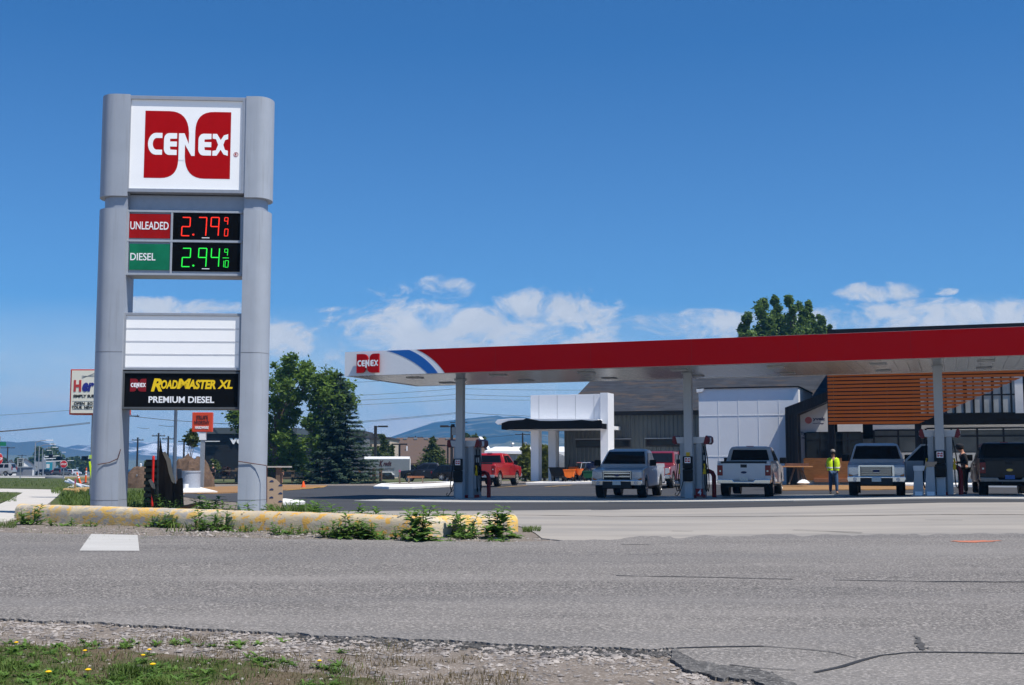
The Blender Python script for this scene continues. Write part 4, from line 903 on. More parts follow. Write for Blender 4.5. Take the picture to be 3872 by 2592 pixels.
def gable_house(px, py_e, px1, Y, d, label, mw, mr, apex=18):
    b = bld('white_house', (px + px1) / 2, Y, label, 'house'); o = Vector(b.location); b.rotation_euler = (0, 0, R(21)); a = V(px, py_e, Y) - o; c = V(px1, py_e, Y) - o; h = apex / F * Y; m_ = (a.x + c.x) / 2
    MB().prism([(a.x, -.5), (c.x, -.5), (c.x, a.z), (m_, a.z + h), (a.x, a.z)], 0, d, 'y').build('wall', mw, b)
    r_ = MB(); ov = .5
    for s in (a.x - ov, c.x + ov): r_.add([(s, -.4, a.z - ov * h / (m_ - a.x) + .05), (m_, -.4, a.z + h + .05), (m_, d + .4, a.z + h + .05), (s, d + .4, a.z - ov * h / (m_ - a.x) + .05)], [(0, 1, 2, 3)]); 
    r_.v += [(x, y, z + .22) for x, y, z in r_.v]; r_.f += [(4 + 4, 5 + 4, 6 + 4, 7 + 4), (8, 9, 10, 11), (0, 1, 9, 8), (4, 5, 13, 12), (3, 2, 10, 11), (7, 6, 14, 15)]
    r_.build('roof', mr, b)
    MB().box((m_ - 1.2, -.06, a.z * .25), (m_ + .2, -.01, a.z * .6)).build('window', M_glass, b); return b
M_wsid = mat('white_siding', (.72, .72, .70), .7, var=.04); M_roofg = mat('grey_roof', (.12, .12, .13), .85, var=.15)
gable_house(14, 1768, 62, 270, 8, 'white house with a dark roof, at the far left beyond the silver minivan', M_wsid, M_roofg, 24)
gable_house(62, 1764, 128, 290, 9, 'white gabled house behind the teal truck cab on the far left', M_wsid, M_roofg, 26)
b = bld('utility_shed', 74, 262, 'small grey shed between the two white houses', 'shed'); wbox('wall', 62, 1768, 88, 1790, 262, 5, M_greyblk, b); wbox('roof', 60, 1765, 90, 1769, 261.7, 5.6, M_galv, b, 1)
# ================================================================ VEHICLES
def paint(name, col, met=0.0, coat=.7): return mat(name, col, .3, met, var=.03, scale=3, coat=coat, spec=.3)
P_white = paint('white_car_paint', (.56, .58, .62)); P_silver = paint('pearl_car_paint', (.55, .57, .61), .05); P_red = paint('bright_red_paint', (.42, .012, .014)); P_maroon = paint('maroon_paint', (.20, .016, .024), .2)
P_black = paint('black_car_paint', (.003, .0032, .004), 0, .08); P_navy = paint('dark_blue_paint', (.008, .009, .015), 0, .4); P_grey = paint('grey_car_paint', (.08, .09, .10), .3); P_van = paint('champagne_paint', (.36, .36, .36), .3); P_teal = paint('teal_paint', (.012, .12, .15))
M_dust = mat('road_dust', (.20, .10, .07), .8, var=.2, scale=4)
def arch(yc, r, z0, n=9): return [(yc + r * math.cos(R(a)), z0 + r * math.sin(R(a))) for a in [180 - 180 * i / n for i in range(n + 1)]]
def quad_on(mb, q, u0, v0, u1, v1, off, th=.006, skew=(0, 0, 0, 0)):
    """a thin panel lying on the bilinear face q=[A,B,C,D] (A-B bottom, D-C top), lifted off it"""
    A, B, Cc, D = [Vector(p) for p in q]; n = (B - A).cross(D - A).normalized()
    def P(u, v): return (A * (1 - u) + B * u) * (1 - v) + (D * (1 - u) + Cc * u) * v
    pts = [P(u0 + skew[0], v0), P(u1 + skew[1], v0), P(u1 + skew[2], v1), P(u0 + skew[3], v1)]
    mb.add([p + n * off for p in pts] + [p + n * (off + th) for p in pts], [(0, 3, 2, 1), (4, 5, 6, 7), (0, 1, 5, 4), (1, 2, 6, 5), (2, 3, 7, 6), (3, 0, 4, 7)])
def wheel_mesh(r, w):
    mb = MB(); M = Matrix.Rotation(R(90), 4, 'Y')
    mb.lathe([(r * .60, -w / 2), (r * .93, -w / 2), (r, -w * .36), (r, w * .36), (r * .93, w / 2), (r * .60, w / 2)], 22, M); return mb
def rim_mesh(r, w, spokes=6):
    mb = MB(); M = Matrix.Rotation(R(90), 4, 'Y')
    mb.lathe([(r * .52, w * .1), (r * .62, w * .5 + .004), (r * .66, w * .5 + .006), (r * .66, w * .2)], 22, M)
    for s in range(spokes):
        a = 2 * math.pi * s / spokes; d = Vector((0, math.cos(a), math.sin(a)))
        mb.bar(Vector((w * .42, 0, 0)) + d * r * .08, Vector((w * .44, 0, 0)) + d * r * .6, .05, .05, (1, 0, 0))
    mb.lathe([(r * .14, w * .35), (r * .14, w * .5)], 10, M); return mb
def pickup(name, loc, yaw, paint_m, label, cab='crew', grille='bars', view='front', bumper=M_chrome, topper=False, Ht=1.0, plate=M_plate, rim=M_rim, group='pickup trucks at the station', skirt=None, mirrors=M_black, cat='pickup truck', open_door=False):
    r = empty(name, loc, yaw, label, cat, group)
    Lg, Wd = 5.75, 1.98; hw = Wd / 2; fr, rr_, wr = .98, 4.62, .40
    nose, cowl, belt, top = 1.10 * Ht, 1.24 * Ht, 1.27 * Ht, 1.92 * Ht
    # body side outline with wheel arches
    prof = [(.10, .52), (.04, .62), (.03, .98 * Ht), (.12, nose), (.5, nose + .05), (1.50, cowl), (3.7, belt), (Lg - .03, belt + .02), (Lg, belt - .06), (Lg - .02, .62), (Lg - .1, .56)]
    prof += [(rr_ + .5, .50)] + arch(rr_, -.50, .44)[::1][1:-1] + [(rr_ - .5, .46)] + [(fr + .5, .44)] + arch(fr, -.49, .44)[1:-1] + [(fr - .49, .50)]
    # arch() with negative radius mirrors direction: fix so that it rises
    def fixarch(p): return p
    prof2 = []
    for (a, b) in prof: prof2.append((a, b))
    # rebuild arches explicitly (rear to front)
    base = prof[:11]
    base += [(rr_ + .50, .52)] + [(rr_ + .49 * math.cos(R(t)), .42 + .49 * math.sin(R(t))) for t in range(15, 166, 15)] + [(rr_ - .50, .46), (fr + .50, .44)] + [(fr + .49 * math.cos(R(t)), .42 + .49 * math.sin(R(t))) for t in range(15, 166, 15)] + [(fr - .50, .50)]
    body = MB().prism(base, -hw, hw, 'x')
    c0, c1 = 1.42, {'crew': 3.95, 'ext': 3.62, 'reg': 3.1}[cab]
    t0, t1 = c0 + .82, c1 - .16
    bw, tw = hw - .05, hw - .24
    lv = [(belt - .12, c0 - .05, c1, bw + .03), (belt + .02, c0 + .02, c1, bw), (top - .10, t0 - .06, t1 + .02, tw + .035), (top - .02, t0 + .06, t1 - .04, tw - .02), (top + .01, t0 + .28, t1 - .26, tw - .18)]
    b2 = MB()
    for z, y0, y1, w in lv: b2.v += [(-w, y0, z), (w, y0, z), (w, y1, z), (-w, y1, z)]
    for i in range(len(lv) - 1):
        for j in range(4): b2.f.append((4 * i + j, 4 * i + (j + 1) % 4, 4 * i + 4 + (j + 1) % 4, 4 * i + 4 + j))
    b2.f.append((16, 17, 18, 19)); b2.f.append((3, 2, 1, 0)); body.add(b2.v, b2.f)
    bo = body.build('body', paint_m, r, bevel=.035, seg=3, smooth=True, ang=28)
    q = lambda i, j0, j1: [b2.v[4 * i + j0], b2.v[4 * i + j1], b2.v[4 * i + 4 + j1], b2.v[4 * i + 4 + j0]]
    F_, B_ = q(1, 0, 1), q(1, 2, 3); Rt, Lf = q(1, 1, 2), q(1, 3, 0)
    m = MB(); quad_on(m, F_, .045, .06, .955, .97, .016); m.build('windshield', M_glass, r)
    m = MB(); quad_on(m, B_, .09, .16, .91, .93, .016); m.build('rear_window', M_glass, r)
    span = c1 - c0
    for fce, mirror in ((Rt, False), (Lf, True)):
        if cab == 'reg': ws = [(.12, .90, .30)]
        elif cab == 'ext': ws = [(.10, .60, .32), (.66, .90, -.01)]
        else: ws = [(.08, .50, .26), (.55, .92, -.02)]
        for (u0, u1, sk) in ws:
            m = MB(); s = 0.0
            if not mirror: quad_on(m, fce, u0, .14, u1, .90, .014, skew=(0, 0, 0, min(sk, .12) if sk > 0 else 0))
            else: quad_on(m, fce, 1 - u1, .14, 1 - u0, .90, .014, skew=(0, 0, -min(sk, .12) if sk > 0 else 0, 0))
            m.build('side_window', M_glass, r)
    for s in (-1, 1):
        ds = [(c0 + .10, c0 + 1.22)] + ([(c0 + 1.26, c1 - .12)] if cab == 'crew' else [])
        for (a, b) in ds:
            x = s * (hw + .002)
            d = MB().prism([(a, .52), (b, .52), (b, belt - .05), (a, belt - .05)], min(x, x + s * .008), max(x, x + s * .008), 'x').build('door', paint_m, r, bevel=.006)
            MB().box((min(x, x + s * .03), b - .26, belt - .20), (max(x, x + s * .03), b - .08, belt - .15)).build('handle', bumper if bumper is M_chrome else M_trim, d, bevel=.006)
        mm = MB().box((s * hw if s > 0 else -hw - .26, c0 + .28, belt - .02), (hw + .26 if s > 0 else -hw, c0 + .40, belt + .22)); mm.build('mirror', mirrors, r, bevel=.03)
        for yc in (fr, rr_):
            w = wheel_mesh(wr, .27).build('wheel', M_tyre, r, smooth=True, loc=(s * (hw - .145), yc, wr))
            ri = rim_mesh(wr, .27).build('rim', rim, w)
            if s < 0: ri.rotation_euler = (0, 0, R(180))
            MB().lathe([(.44, -.02), (.44, .02)], 16, Matrix.Translation((s * (hw - .30), yc, .43)) @ Matrix.Rotation(R(90), 4, 'Y')).build('wheel_well', M_black, r)
    MB().box((-hw + .15, .35, .36), (hw - .15, Lg - .4, .53)).build('underbody', M_black, r)
    # front: grille, lights, bumper
    gz0, gz1 = .72, 1.06 * Ht
    g = MB().box((-.56, -.012, gz0), (.56, .06, gz1)).build('grille', M_black, r, bevel=.02)
    gm = MB()
    if grille == 'bars':
        for z in (gz0 + .10, gz0 + .22): gm.box((-.50, -.035, z), (.50, -.013, z + .055))
        gm.box((-.545, -.03, gz0 + .02), (-.515, -.013, gz1 - .02)); gm.box((.515, -.03, gz0 + .02), (.545, -.013, gz1 - .02)); gm.box((-.56, -.03, gz1 - .035), (.56, -.0125, gz1 + .0))
    elif grille == 'slats':
        for k in range(5): z = gz0 + .03 + k * (gz1 - gz0 - .06) / 4; gm.box((-.52, -.03, z), (.52, -.013, z + .02))
        gm.box((-.62, -.035, gz0 - .02), (-.55, -.013, gz1 + .02)); gm.box((.55, -.035, gz0 - .02), (.62, -.013, gz1 + .02)); gm.box((-.60, -.034, gz1), (.60, -.0125, gz1 + .045))
    else:
        gm.box((-.04, -.03, gz0), (.04, -.013, gz1)); gm.box((-.56, -.03, (gz0 + gz1) / 2 - .03), (.56, -.013, (gz0 + gz1) / 2 + .03))
    gm.build('grille_bar', M_chrome, g)
    MB().prism([(.12 * math.cos(R(k)), (gz0 + gz1) / 2 + .05 * math.sin(R(k))) for k in range(0, 360, 24)], -.05, -.036, 'y').build('badge', M_navyb, g)
    for s in (-1, 1):
        hl = MB().prism([(s * .58, gz0 + .06), (s * .80, gz0 + .02), (s * .955, gz0 + .08), (s * .955, gz1 - .02), (s * .58, gz1 - .02)], -.010, .10, 'y').build('headlight', M_lamp, r, bevel=.015)
        MB().prism([(s * .82, gz0 - .06), (s * .95, gz0 - .03), (s * .955, gz0 + .075), (s * .80, gz0 + .01)], -.006, .09, 'y').build('turn_signal', M_amber, hl)
    fb_ = MB().prism([(-hw + .02, .50), (hw - .02, .50), (hw + .01, .60), (hw + .0, .71), (-hw, .71), (-hw - .01, .60)], -.10, .12, 'y').build('front_bumper', bumper, r, bevel=.03)
    MB().box((-.56, -.108, .40), (.56, .1, .66)).build('air_dam', M_trim, fb_, bevel=.02)
    for s in (-1, 1): MB().lathe([(.06, 0), (.075, .02)], 12, Matrix.Translation((s * .74, -.10, .60)) @ Matrix.Rotation(R(90), 4, 'X')).build('fog_light', M_lamp, fb_)
    MB().box((-.16, -.125, .52), (.16, -.112, .68)).build('front_plate', plate, fb_)
    # rear: tailgate, lights, bumper, bed
    tg = MB().box((-hw + .20, Lg - .02, .66), (hw - .20, Lg + .016, belt - .01)).build('tailgate', paint_m, r, bevel=.012)
    MB().box((-.12, Lg + .017, belt - .17), (.12, Lg + .03, belt - .05)).build('tailgate_handle', M_trim, tg, bevel=.01)
    MB().prism([(.11 * math.cos(R(k)), .92 * Ht + .045 * math.sin(R(k))) for k in range(0, 360, 24)], Lg + .017, Lg + .03, 'y').build('badge', M_badge if plate is M_plateblue else M_navyb, tg)
    for s in (-1, 1):
        tl = MB().box((s * hw - .20 if s > 0 else -hw - .008, Lg - .12, .80), (hw + .008 if s > 0 else -hw + .20, Lg + .014, belt - .08)).build('taillight', M_tail, r, bevel=.015)
        MB().box((s * .88 - .03, Lg + .012, .94), (s * .88 + .03, Lg + .02, 1.0)).build('reverse_lamp', M_lamp, tl)
    rb = MB().prism([(-hw + .01, .50), (hw - .01, .50), (hw, .66), (.42, .66), (.36, .58), (-.36, .58), (-.42, .66), (-hw, .66)], Lg - .05, Lg + .16, 'y').build('rear_bumper', bumper, r, bevel=.02)
    MB().box((-.16, Lg + .05, .60), (.16, Lg + .075, .74)).build('rear_plate', plate, r)
    MB().box((-.26, Lg - .1, .44), (.26, Lg + .165, .50)).build('hitch', M_black, rb)
    if topper:
        MB().prism([(c1 + .02, belt), (Lg - .02, belt), (Lg - .30, top - .05), (Lg - .6, top), (c1 + .06, top)], -hw + .09, hw - .09, 'x').build('topper', paint_m, r, bevel=.05, seg=3, smooth=True)
    else:
        MB().box((-hw + .14, c1 + .06, belt + .0), (hw - .14, Lg - .1, belt + .012 + .02)).build('bed_liner', M_trim, r)
        for s in (-1, 1): MB().box((s * (hw - .07) - .07, c1 + .02, belt - .02), (s * (hw - .07) + .07, Lg - .04, belt + .07)).build('bed_rail', paint_m, r, bevel=.02)
        MB().box((-hw + .14, Lg - .07, belt - .02), (hw - .14, Lg + .0, belt + .07)).build('tailgate_cap', M_trim, r, bevel=.01)
    MB().box((-.14, t1 - .05, top - .005), (.14, t1 + .03, top + .022)).build('brake_lamp', M_tail, r)
    if skirt: 
        for s in (-1, 1): MB().prism([(fr + .52, .47), (rr_ - .52, .49), (rr_ - .52, .62), (fr + .52, .60)], min(s * (hw + .011), s * (hw + .016)), max(s * (hw + .011), s * (hw + .016)), 'x').build('dirty_sill', skirt, r)
    if open_door:
        dr = empty('open_door', (hw, c0 + .08, 0)); dr.parent = r; dr.rotation_euler = (0, 0, R(-72))
        MB().prism([(0, .50), (1.12, .50), (1.12, belt), (0, belt)], -.02, .10, 'x').build('door_shell', paint_m, dr, bevel=.02)
        fr_ = MB(); pl = [(.02, belt - .01), (.62, top - .08), (1.06, top - .06), (1.12, belt - .01)]
        for a, b in zip(pl[:-1], pl[1:]): fr_.bar((.03, a[0], a[1]), (.03, b[0], b[1]), .06, .05, (1, 0, 0))
        fr_.build('window_frame', paint_m, dr); MB().prism([(.06, belt), (.63, top - .10), (1.03, top - .08), (1.08, belt)], .02, .035, 'x').build('door_glass', M_glass, dr)
        MB().box((-.2, .18, belt), (-.04, .30, belt + .22)).build('door_mirror', M_black, dr, bevel=.03)
    return r
M_navyb = mat('oval_badge_blue', (.02, .035, .10), .3, var=.1); M_badge = mat('gold_badge', (.62, .42, .10), .3, .5)
def front_at(px, py, yaw): p = G(px, py, .05); return p
def rear_at(px, py, yaw, Lg=5.85):
    p = G(px, py, .05); return p - Vector((-math.sin(yaw), math.cos(yaw), 0)) * Lg
y = R(-15.5); p = G(2334, 1890); pickup('pickup_truck', (p.x, p.y, p.z + .04), y, P_white, 'white pickup facing the street between the left and middle canopy columns', 'ext', 'bars')
y = R(163); p = rear_at(2813, 1881, y); p.z = gz(p.x + 1, p.y - 3) + .04; pickup('pickup_truck', p, y, P_silver, 'white pickup seen from behind, right of the pump marked 4', 'ext', 'bars')
y = R(-17); p = G(3316, 1882); pickup('pickup_truck', (p.x, p.y, p.z + .04), y, P_silver, 'white pickup facing the street with its driver door standing open', 'crew', 'slats', Ht=1.0, open_door=True)
y = R(163); p = rear_at(3822, 1873, y); p.z = gz(p.x + 1, p.y - 3) + .04; pickup('pickup_truck', p, y, P_black, 'black pickup seen from behind at the right edge, beside the man in silhouette', 'crew', 'cross', plate=M_plateblue, bumper=mat('dull_chrome', (.16, .165, .17), .3, .8))
y = R(164); p = rear_at(1806, 1842, y); p.z = gz(p.x + 1, p.y - 3) + .03; pickup('pickup_truck', p, y, P_red, 'bright red pickup parked beyond the left pump, seen from its rear right corner', 'ext', 'cross', skirt=M_dust, bumper=M_galv, rim=mat('dusty_rim', (.55, .52, .46), .4, .4))
y = R(-18); p = G(2462, 1850); pickup('pickup_truck', (p.x, p.y, p.z + .02), y, P_maroon, 'dark red pickup with a matching bed topper behind the white pickup', 'crew', 'cross', topper=True)
y = R(-90); p = G(1512, 1825); pickup('pickup_truck', (p.x, p.y, p.z + .03), y, P_navy, 'black crew cab pickup parked sideways in front of the box trailer', 'crew', 'slats', group=None)
# low loader trailer behind the black pickup
p = G(1725, 1822); tl = empty('flat_trailer', p, R(-4), 'low orange flat trailer hitched behind the sideways black pickup', 'trailer')
MB().box((.1, -.9, .45), (4.2, .9, .62)).build('deck', M_orange, tl); MB().bar((-.9, 0, .45), (.1, 0, .52), .1).build('tongue', M_orange, tl)
for s in (-1, 1): wheel_mesh(.32, .2).build('wheel', M_tyre, tl, loc=(2.2, s * .95, .32))
# grey box trailer with lettering
p = G(1380, 1822); bx = empty('box_trailer', p, R(3), 'silver enclosed box trailer with dark script lettering behind the spruce', 'trailer'); S_ = p.y / F; z1 = (1822 - 1729) * S_
Lb = 168 * S_; bd = MB().prism([(-1.05, .5), (1.05, .5), (1.05, z1 - .22), (.95, z1 - .06), (.78, z1), (-.78, z1), (-.95, z1 - .06), (-1.05, z1 - .22)], 0, Lb, 'x').build('box', mat('trailer_grey', (.26, .28, .30), .35, .3, var=.05), bx)
MB().prism([(-.97, z1 - .05), (-.78, z1 + .012), (.78, z1 + .012), (.97, z1 - .05), (1.06, z1 - .24), (-1.06, z1 - .24)], -.02, Lb - .0, 'x').build('roof_skin', M_white, bx)
MB().box((Lb + .002, -1.0, .55), (Lb + .05, 1.0, z1 - .2)).build('rear_door', M_white, bx, bevel=.02)
kx = lambda px: (px - 1380) * S_; kz = lambda py: (1822 - py) * S_
M_kred = mat('script_maroon', (.05, .012, .014), .5); 
letters('K', kx(1434), kz(1765), kx(1450), kz(1743), -1.058, M_kred, bx, bold=.05, shear=.35, depth=.03); letters('redit', kx(1450), kz(1763), kx(1481), kz(1746), -1.058, M_kred, bx, bold=.03, shear=.35, depth=.03)
letters('ELECTRIC', kx(1447), kz(1777), kx(1492), kz(1770), -1.058, M_greyblk, bx, bold=.02, depth=.03); letters('Manhattan, Mt.', kx(1447), kz(1786), kx(1483), kz(1781), -1.058, M_greyblk, bx, bold=.02, depth=.03)
MB().prism([(kx(1440), .95), (kx(1446), 1.08), (kx(1482), 1.08), (kx(1492), .72), (kx(1486), .72), (kx(1480), 1.0), (kx(1448), 1.0), (kx(1445), .95)], -1.25, -1.056, 'y').build('fender', M_white, bx)
for px in (1453, 1479): wheel_mesh(.40, .22).build('wheel', M_tyre, bx, loc=(kx(px), -1.12, .40), smooth=True).rotation_euler = (0, 0, R(90))
MB().bar((-1.4, 0, .5), (0, 0, .55), .12).build('tongue', M_trim, bx)
# traffic on the far street
def car(name, loc, yaw, pm, label, Lg=4.6, Wd=1.85, Ht=1.5, hood=1.1, rear=.5, cat='car', group='traffic on the far street', box=False):
    r = empty(name, loc, yaw, label, cat, group); hw = Wd / 2; wr = .33; belt = Ht * .60; fr, rr_ = .85, Lg - .95
    base = [(.03, .35), (0, belt * .8), (.12, belt * .9), (hood, belt), (Lg - rear * .6, belt + .02), (Lg, belt - .1), (Lg, .4), (Lg - .1, .32), (rr_ + .42, .32)] + [(rr_ + .40 * math.cos(R(t)), .3 + .40 * math.sin(R(t))) for t in range(20, 161, 20)] + [(rr_ - .42, .28), (fr + .42, .28)] + [(fr + .40 * math.cos(R(t)), .3 + .40 * math.sin(R(t))) for t in range(20, 161, 20)] + [(fr - .42, .32)]
    b = MB().prism(base, -hw, hw, 'x'); c0, c1 = hood - .05, Lg - rear * .25; t0, t1 = hood + .62, Lg - rear - .15
    k = MB(); lv = [(belt - .05, c0, c1, hw - .03), (Ht - .06, t0, t1, hw - .18), (Ht, t0 + .2, t1 - .2, hw - .32)]
    for z, y0, y1, w in lv: k.v += [(-w, y0, z), (w, y0, z), (w, y1, z), (-w, y1, z)]
    for i in range(2):
        for j in range(4): k.f.append((4 * i + j, 4 * i + (j + 1) % 4, 4 * i + 4 + (j + 1) % 4, 4 * i + 4 + j))
    k.f += [(8, 9, 10, 11), (3, 2, 1, 0)]; b.add(k.v, k.f); b.build('body', pm, r, bevel=.03, smooth=True)
    q = lambda j0, j1: [k.v[j0], k.v[j1], k.v[4 + j1], k.v[4 + j0]]
    m = MB(); quad_on(m, q(0, 1), .06, .12, .94, .94, .014); m.build('windshield', M_glass, r)
    m = MB(); quad_on(m, q(2, 3), .08, .18, .92, .92, .014); m.build('rear_window', M_glass, r)
    for f_ in (q(1, 2), q(3, 0)):
        for u0, u1 in ((.16, .40), (.44, .66), (.70, .88)):
            m = MB(); quad_on(m, f_, u0, .18, u1, .90, .012); m.build('side_window', M_glass, r)
    for s in (-1, 1):
        for yc in (fr, rr_): 
            w = wheel_mesh(wr, .22).build('wheel', M_tyre, r, loc=(s * (hw - .10), yc, wr)); ri = rim_mesh(wr, .22, 5).build('rim', M_rim, w); ri.rotation_euler = (0, 0, R(180 if s < 0 else 0))
        MB().box((s * (hw - .22) - .2, -.02, belt * .62), (s * (hw - .22) + .2, .06, belt * .82)).build('headlight', M_lamp, r, bevel=.02)
        MB().box((s * (hw - .10) - .12, Lg - .06, belt * .75), (s * (hw - .10) + .12, Lg + .02, belt * 1.25 if Ht > 1.6 else belt * .98)).build('taillight', M_tail, r, bevel=.02)
    MB().box((-hw + .1, -.04, .3), (hw - .1, .05, .5)).build('front_bumper', M_trim, r); MB().box((-hw + .1, Lg - .04, .3), (hw - .1, Lg + .06, .52)).build('rear_bumper', M_trim, r)
    return r
def on_far(px, py, Y): p = GY(px, Y); return (p.x, p.y, p.z + .13)
car('minivan', on_far(-58, 1801, 188), R(-90), P_van, 'silver minivan at the left edge of the photo', 4.9, 1.95, 1.85, .95, .12, 'minivan')
car('car', on_far(152, 1800, 300), R(-8), P_black, 'dark sedan with its headlights toward the camera, in front of the truck trailer', 4.6, 1.9, 1.5)
car('suv', on_far(217, 1796, 330), R(-14), paint('white_suv_paint', (.7, .7, .7)), 'white sport utility vehicle just right of the truck trailer', 4.7, 1.95, 1.75, 1.2, .3, 'car')
car('suv', on_far(264, 1800, 285), R(170), P_grey, 'dark grey vehicle seen from behind, right of the small stop sign', 4.8, 1.95, 1.75, 1.2, .3, 'car')
car('suv', on_far(306, 1790, 340), R(168), P_silver, 'pale car driving away beside the tilted striped post', 4.7, 1.9, 1.7, 1.2, .3, 'car')
car('car', on_far(236, 1793, 360), R(165), P_maroon, 'small dark red car between the white and the grey vehicle', 4.5, 1.85, 1.5)
# box truck with teal cab
p = GY(112, 362); tk = empty('box_truck', (p.x, p.y, p.z + .13), R(-82), 'truck with a teal cab and grey trailer box on the far street', 'truck'); 
MB().prism([(0, .5), (0, 1.4), (.9, 1.7), (1.5, 2.9), (3.0, 3.0), (3.0, .5)], -1.2, 1.2, 'x').build('cab', P_teal, tk, bevel=.08); MB().box((-1.02, 1.0, 1.75), (1.02, 1.42, 2.6)).build('windshield', M_glass, tk)
bx_ = MB().box((-1.25, 2.4, 1.15), (1.25, 7.6, 3.95)).build('box', mat('trailer_box_grey', (.34, .35, .36), .5, .2, var=.08), tk)
sd_ = MB().box((1.251, 4.9, 1.35), (1.29, 7.3, 3.75)).build('teal_panel', mat('teal_print', (.02, .26, .34), .5), bx_); MB().box((1.291, 5.6, 2.1), (1.31, 6.5, 3.3)).build('panel_figure', M_wrap, sd_)
for yc in (1.1, 5.4, 6.6):
    for s in (-1, 1): wheel_mesh(.5, .35).build('wheel', M_tyre, tk, loc=(s * 1.0, yc, .5))
# parked cars beyond the store entry
p = GY(2055, 118); car('car', (p.x - 2.2, p.y, p.z + .02), R(90), P_silver, 'pale parked car half hidden behind the white store pillars', 4.6, 1.85, 1.5, group=None)
p = GY(1960, 112); car('car', (p.x - 3.4, p.y + 4, p.z + .02), R(88), P_black, 'black parked car between the red pickup and the store pillar', 4.6, 1.85, 1.45, group=None)

# ================================================================ PEOPLE
def skin_body(chains, name, m, parent, sub=1):
    """one continuous surface grown round a jointed skeleton: chains of (x,y,z,rx[,ry])"""
    me = bpy.data.meshes.new(name); vs = []; es = []; rad = []; idx = {}
    for ch in chains:
        prev = None
        for p in ch:
            k = tuple(round(c, 4) for c in p[:3])
            if k not in idx: idx[k] = len(vs); vs.append(p[:3]); rad.append((p[3], p[4] if len(p) > 4 else p[3]))
            if prev is not None and (prev, idx[k]) not in es: es.append((prev, idx[k]))
            prev = idx[k]
    me.from_pydata(vs, es, []); o = bpy.data.objects.new(name, me); COL.objects.link(o)
    sk = o.modifiers.new('Skin', 'SKIN'); sk.use_smooth_shade = True
    for i, r_ in enumerate(rad): me.skin_vertices[0].data[i].radius = r_
    me.skin_vertices[0].data[0].use_root = True
    o.modifiers.new('Sub', 'SUBSURF').levels = sub; o.modifiers['Sub'].render_levels = sub
    bpy.context.view_layer.update()
    out = bpy.data.meshes.new_from_object(o.evaluated_get(bpy.context.evaluated_depsgraph_get()))
    bpy.data.objects.remove(o); out.materials.clear(); out.materials.append(m); out.name = name
    o = bpy.data.objects.new(name, out); COL.objects.link(o); o.parent = parent; return o
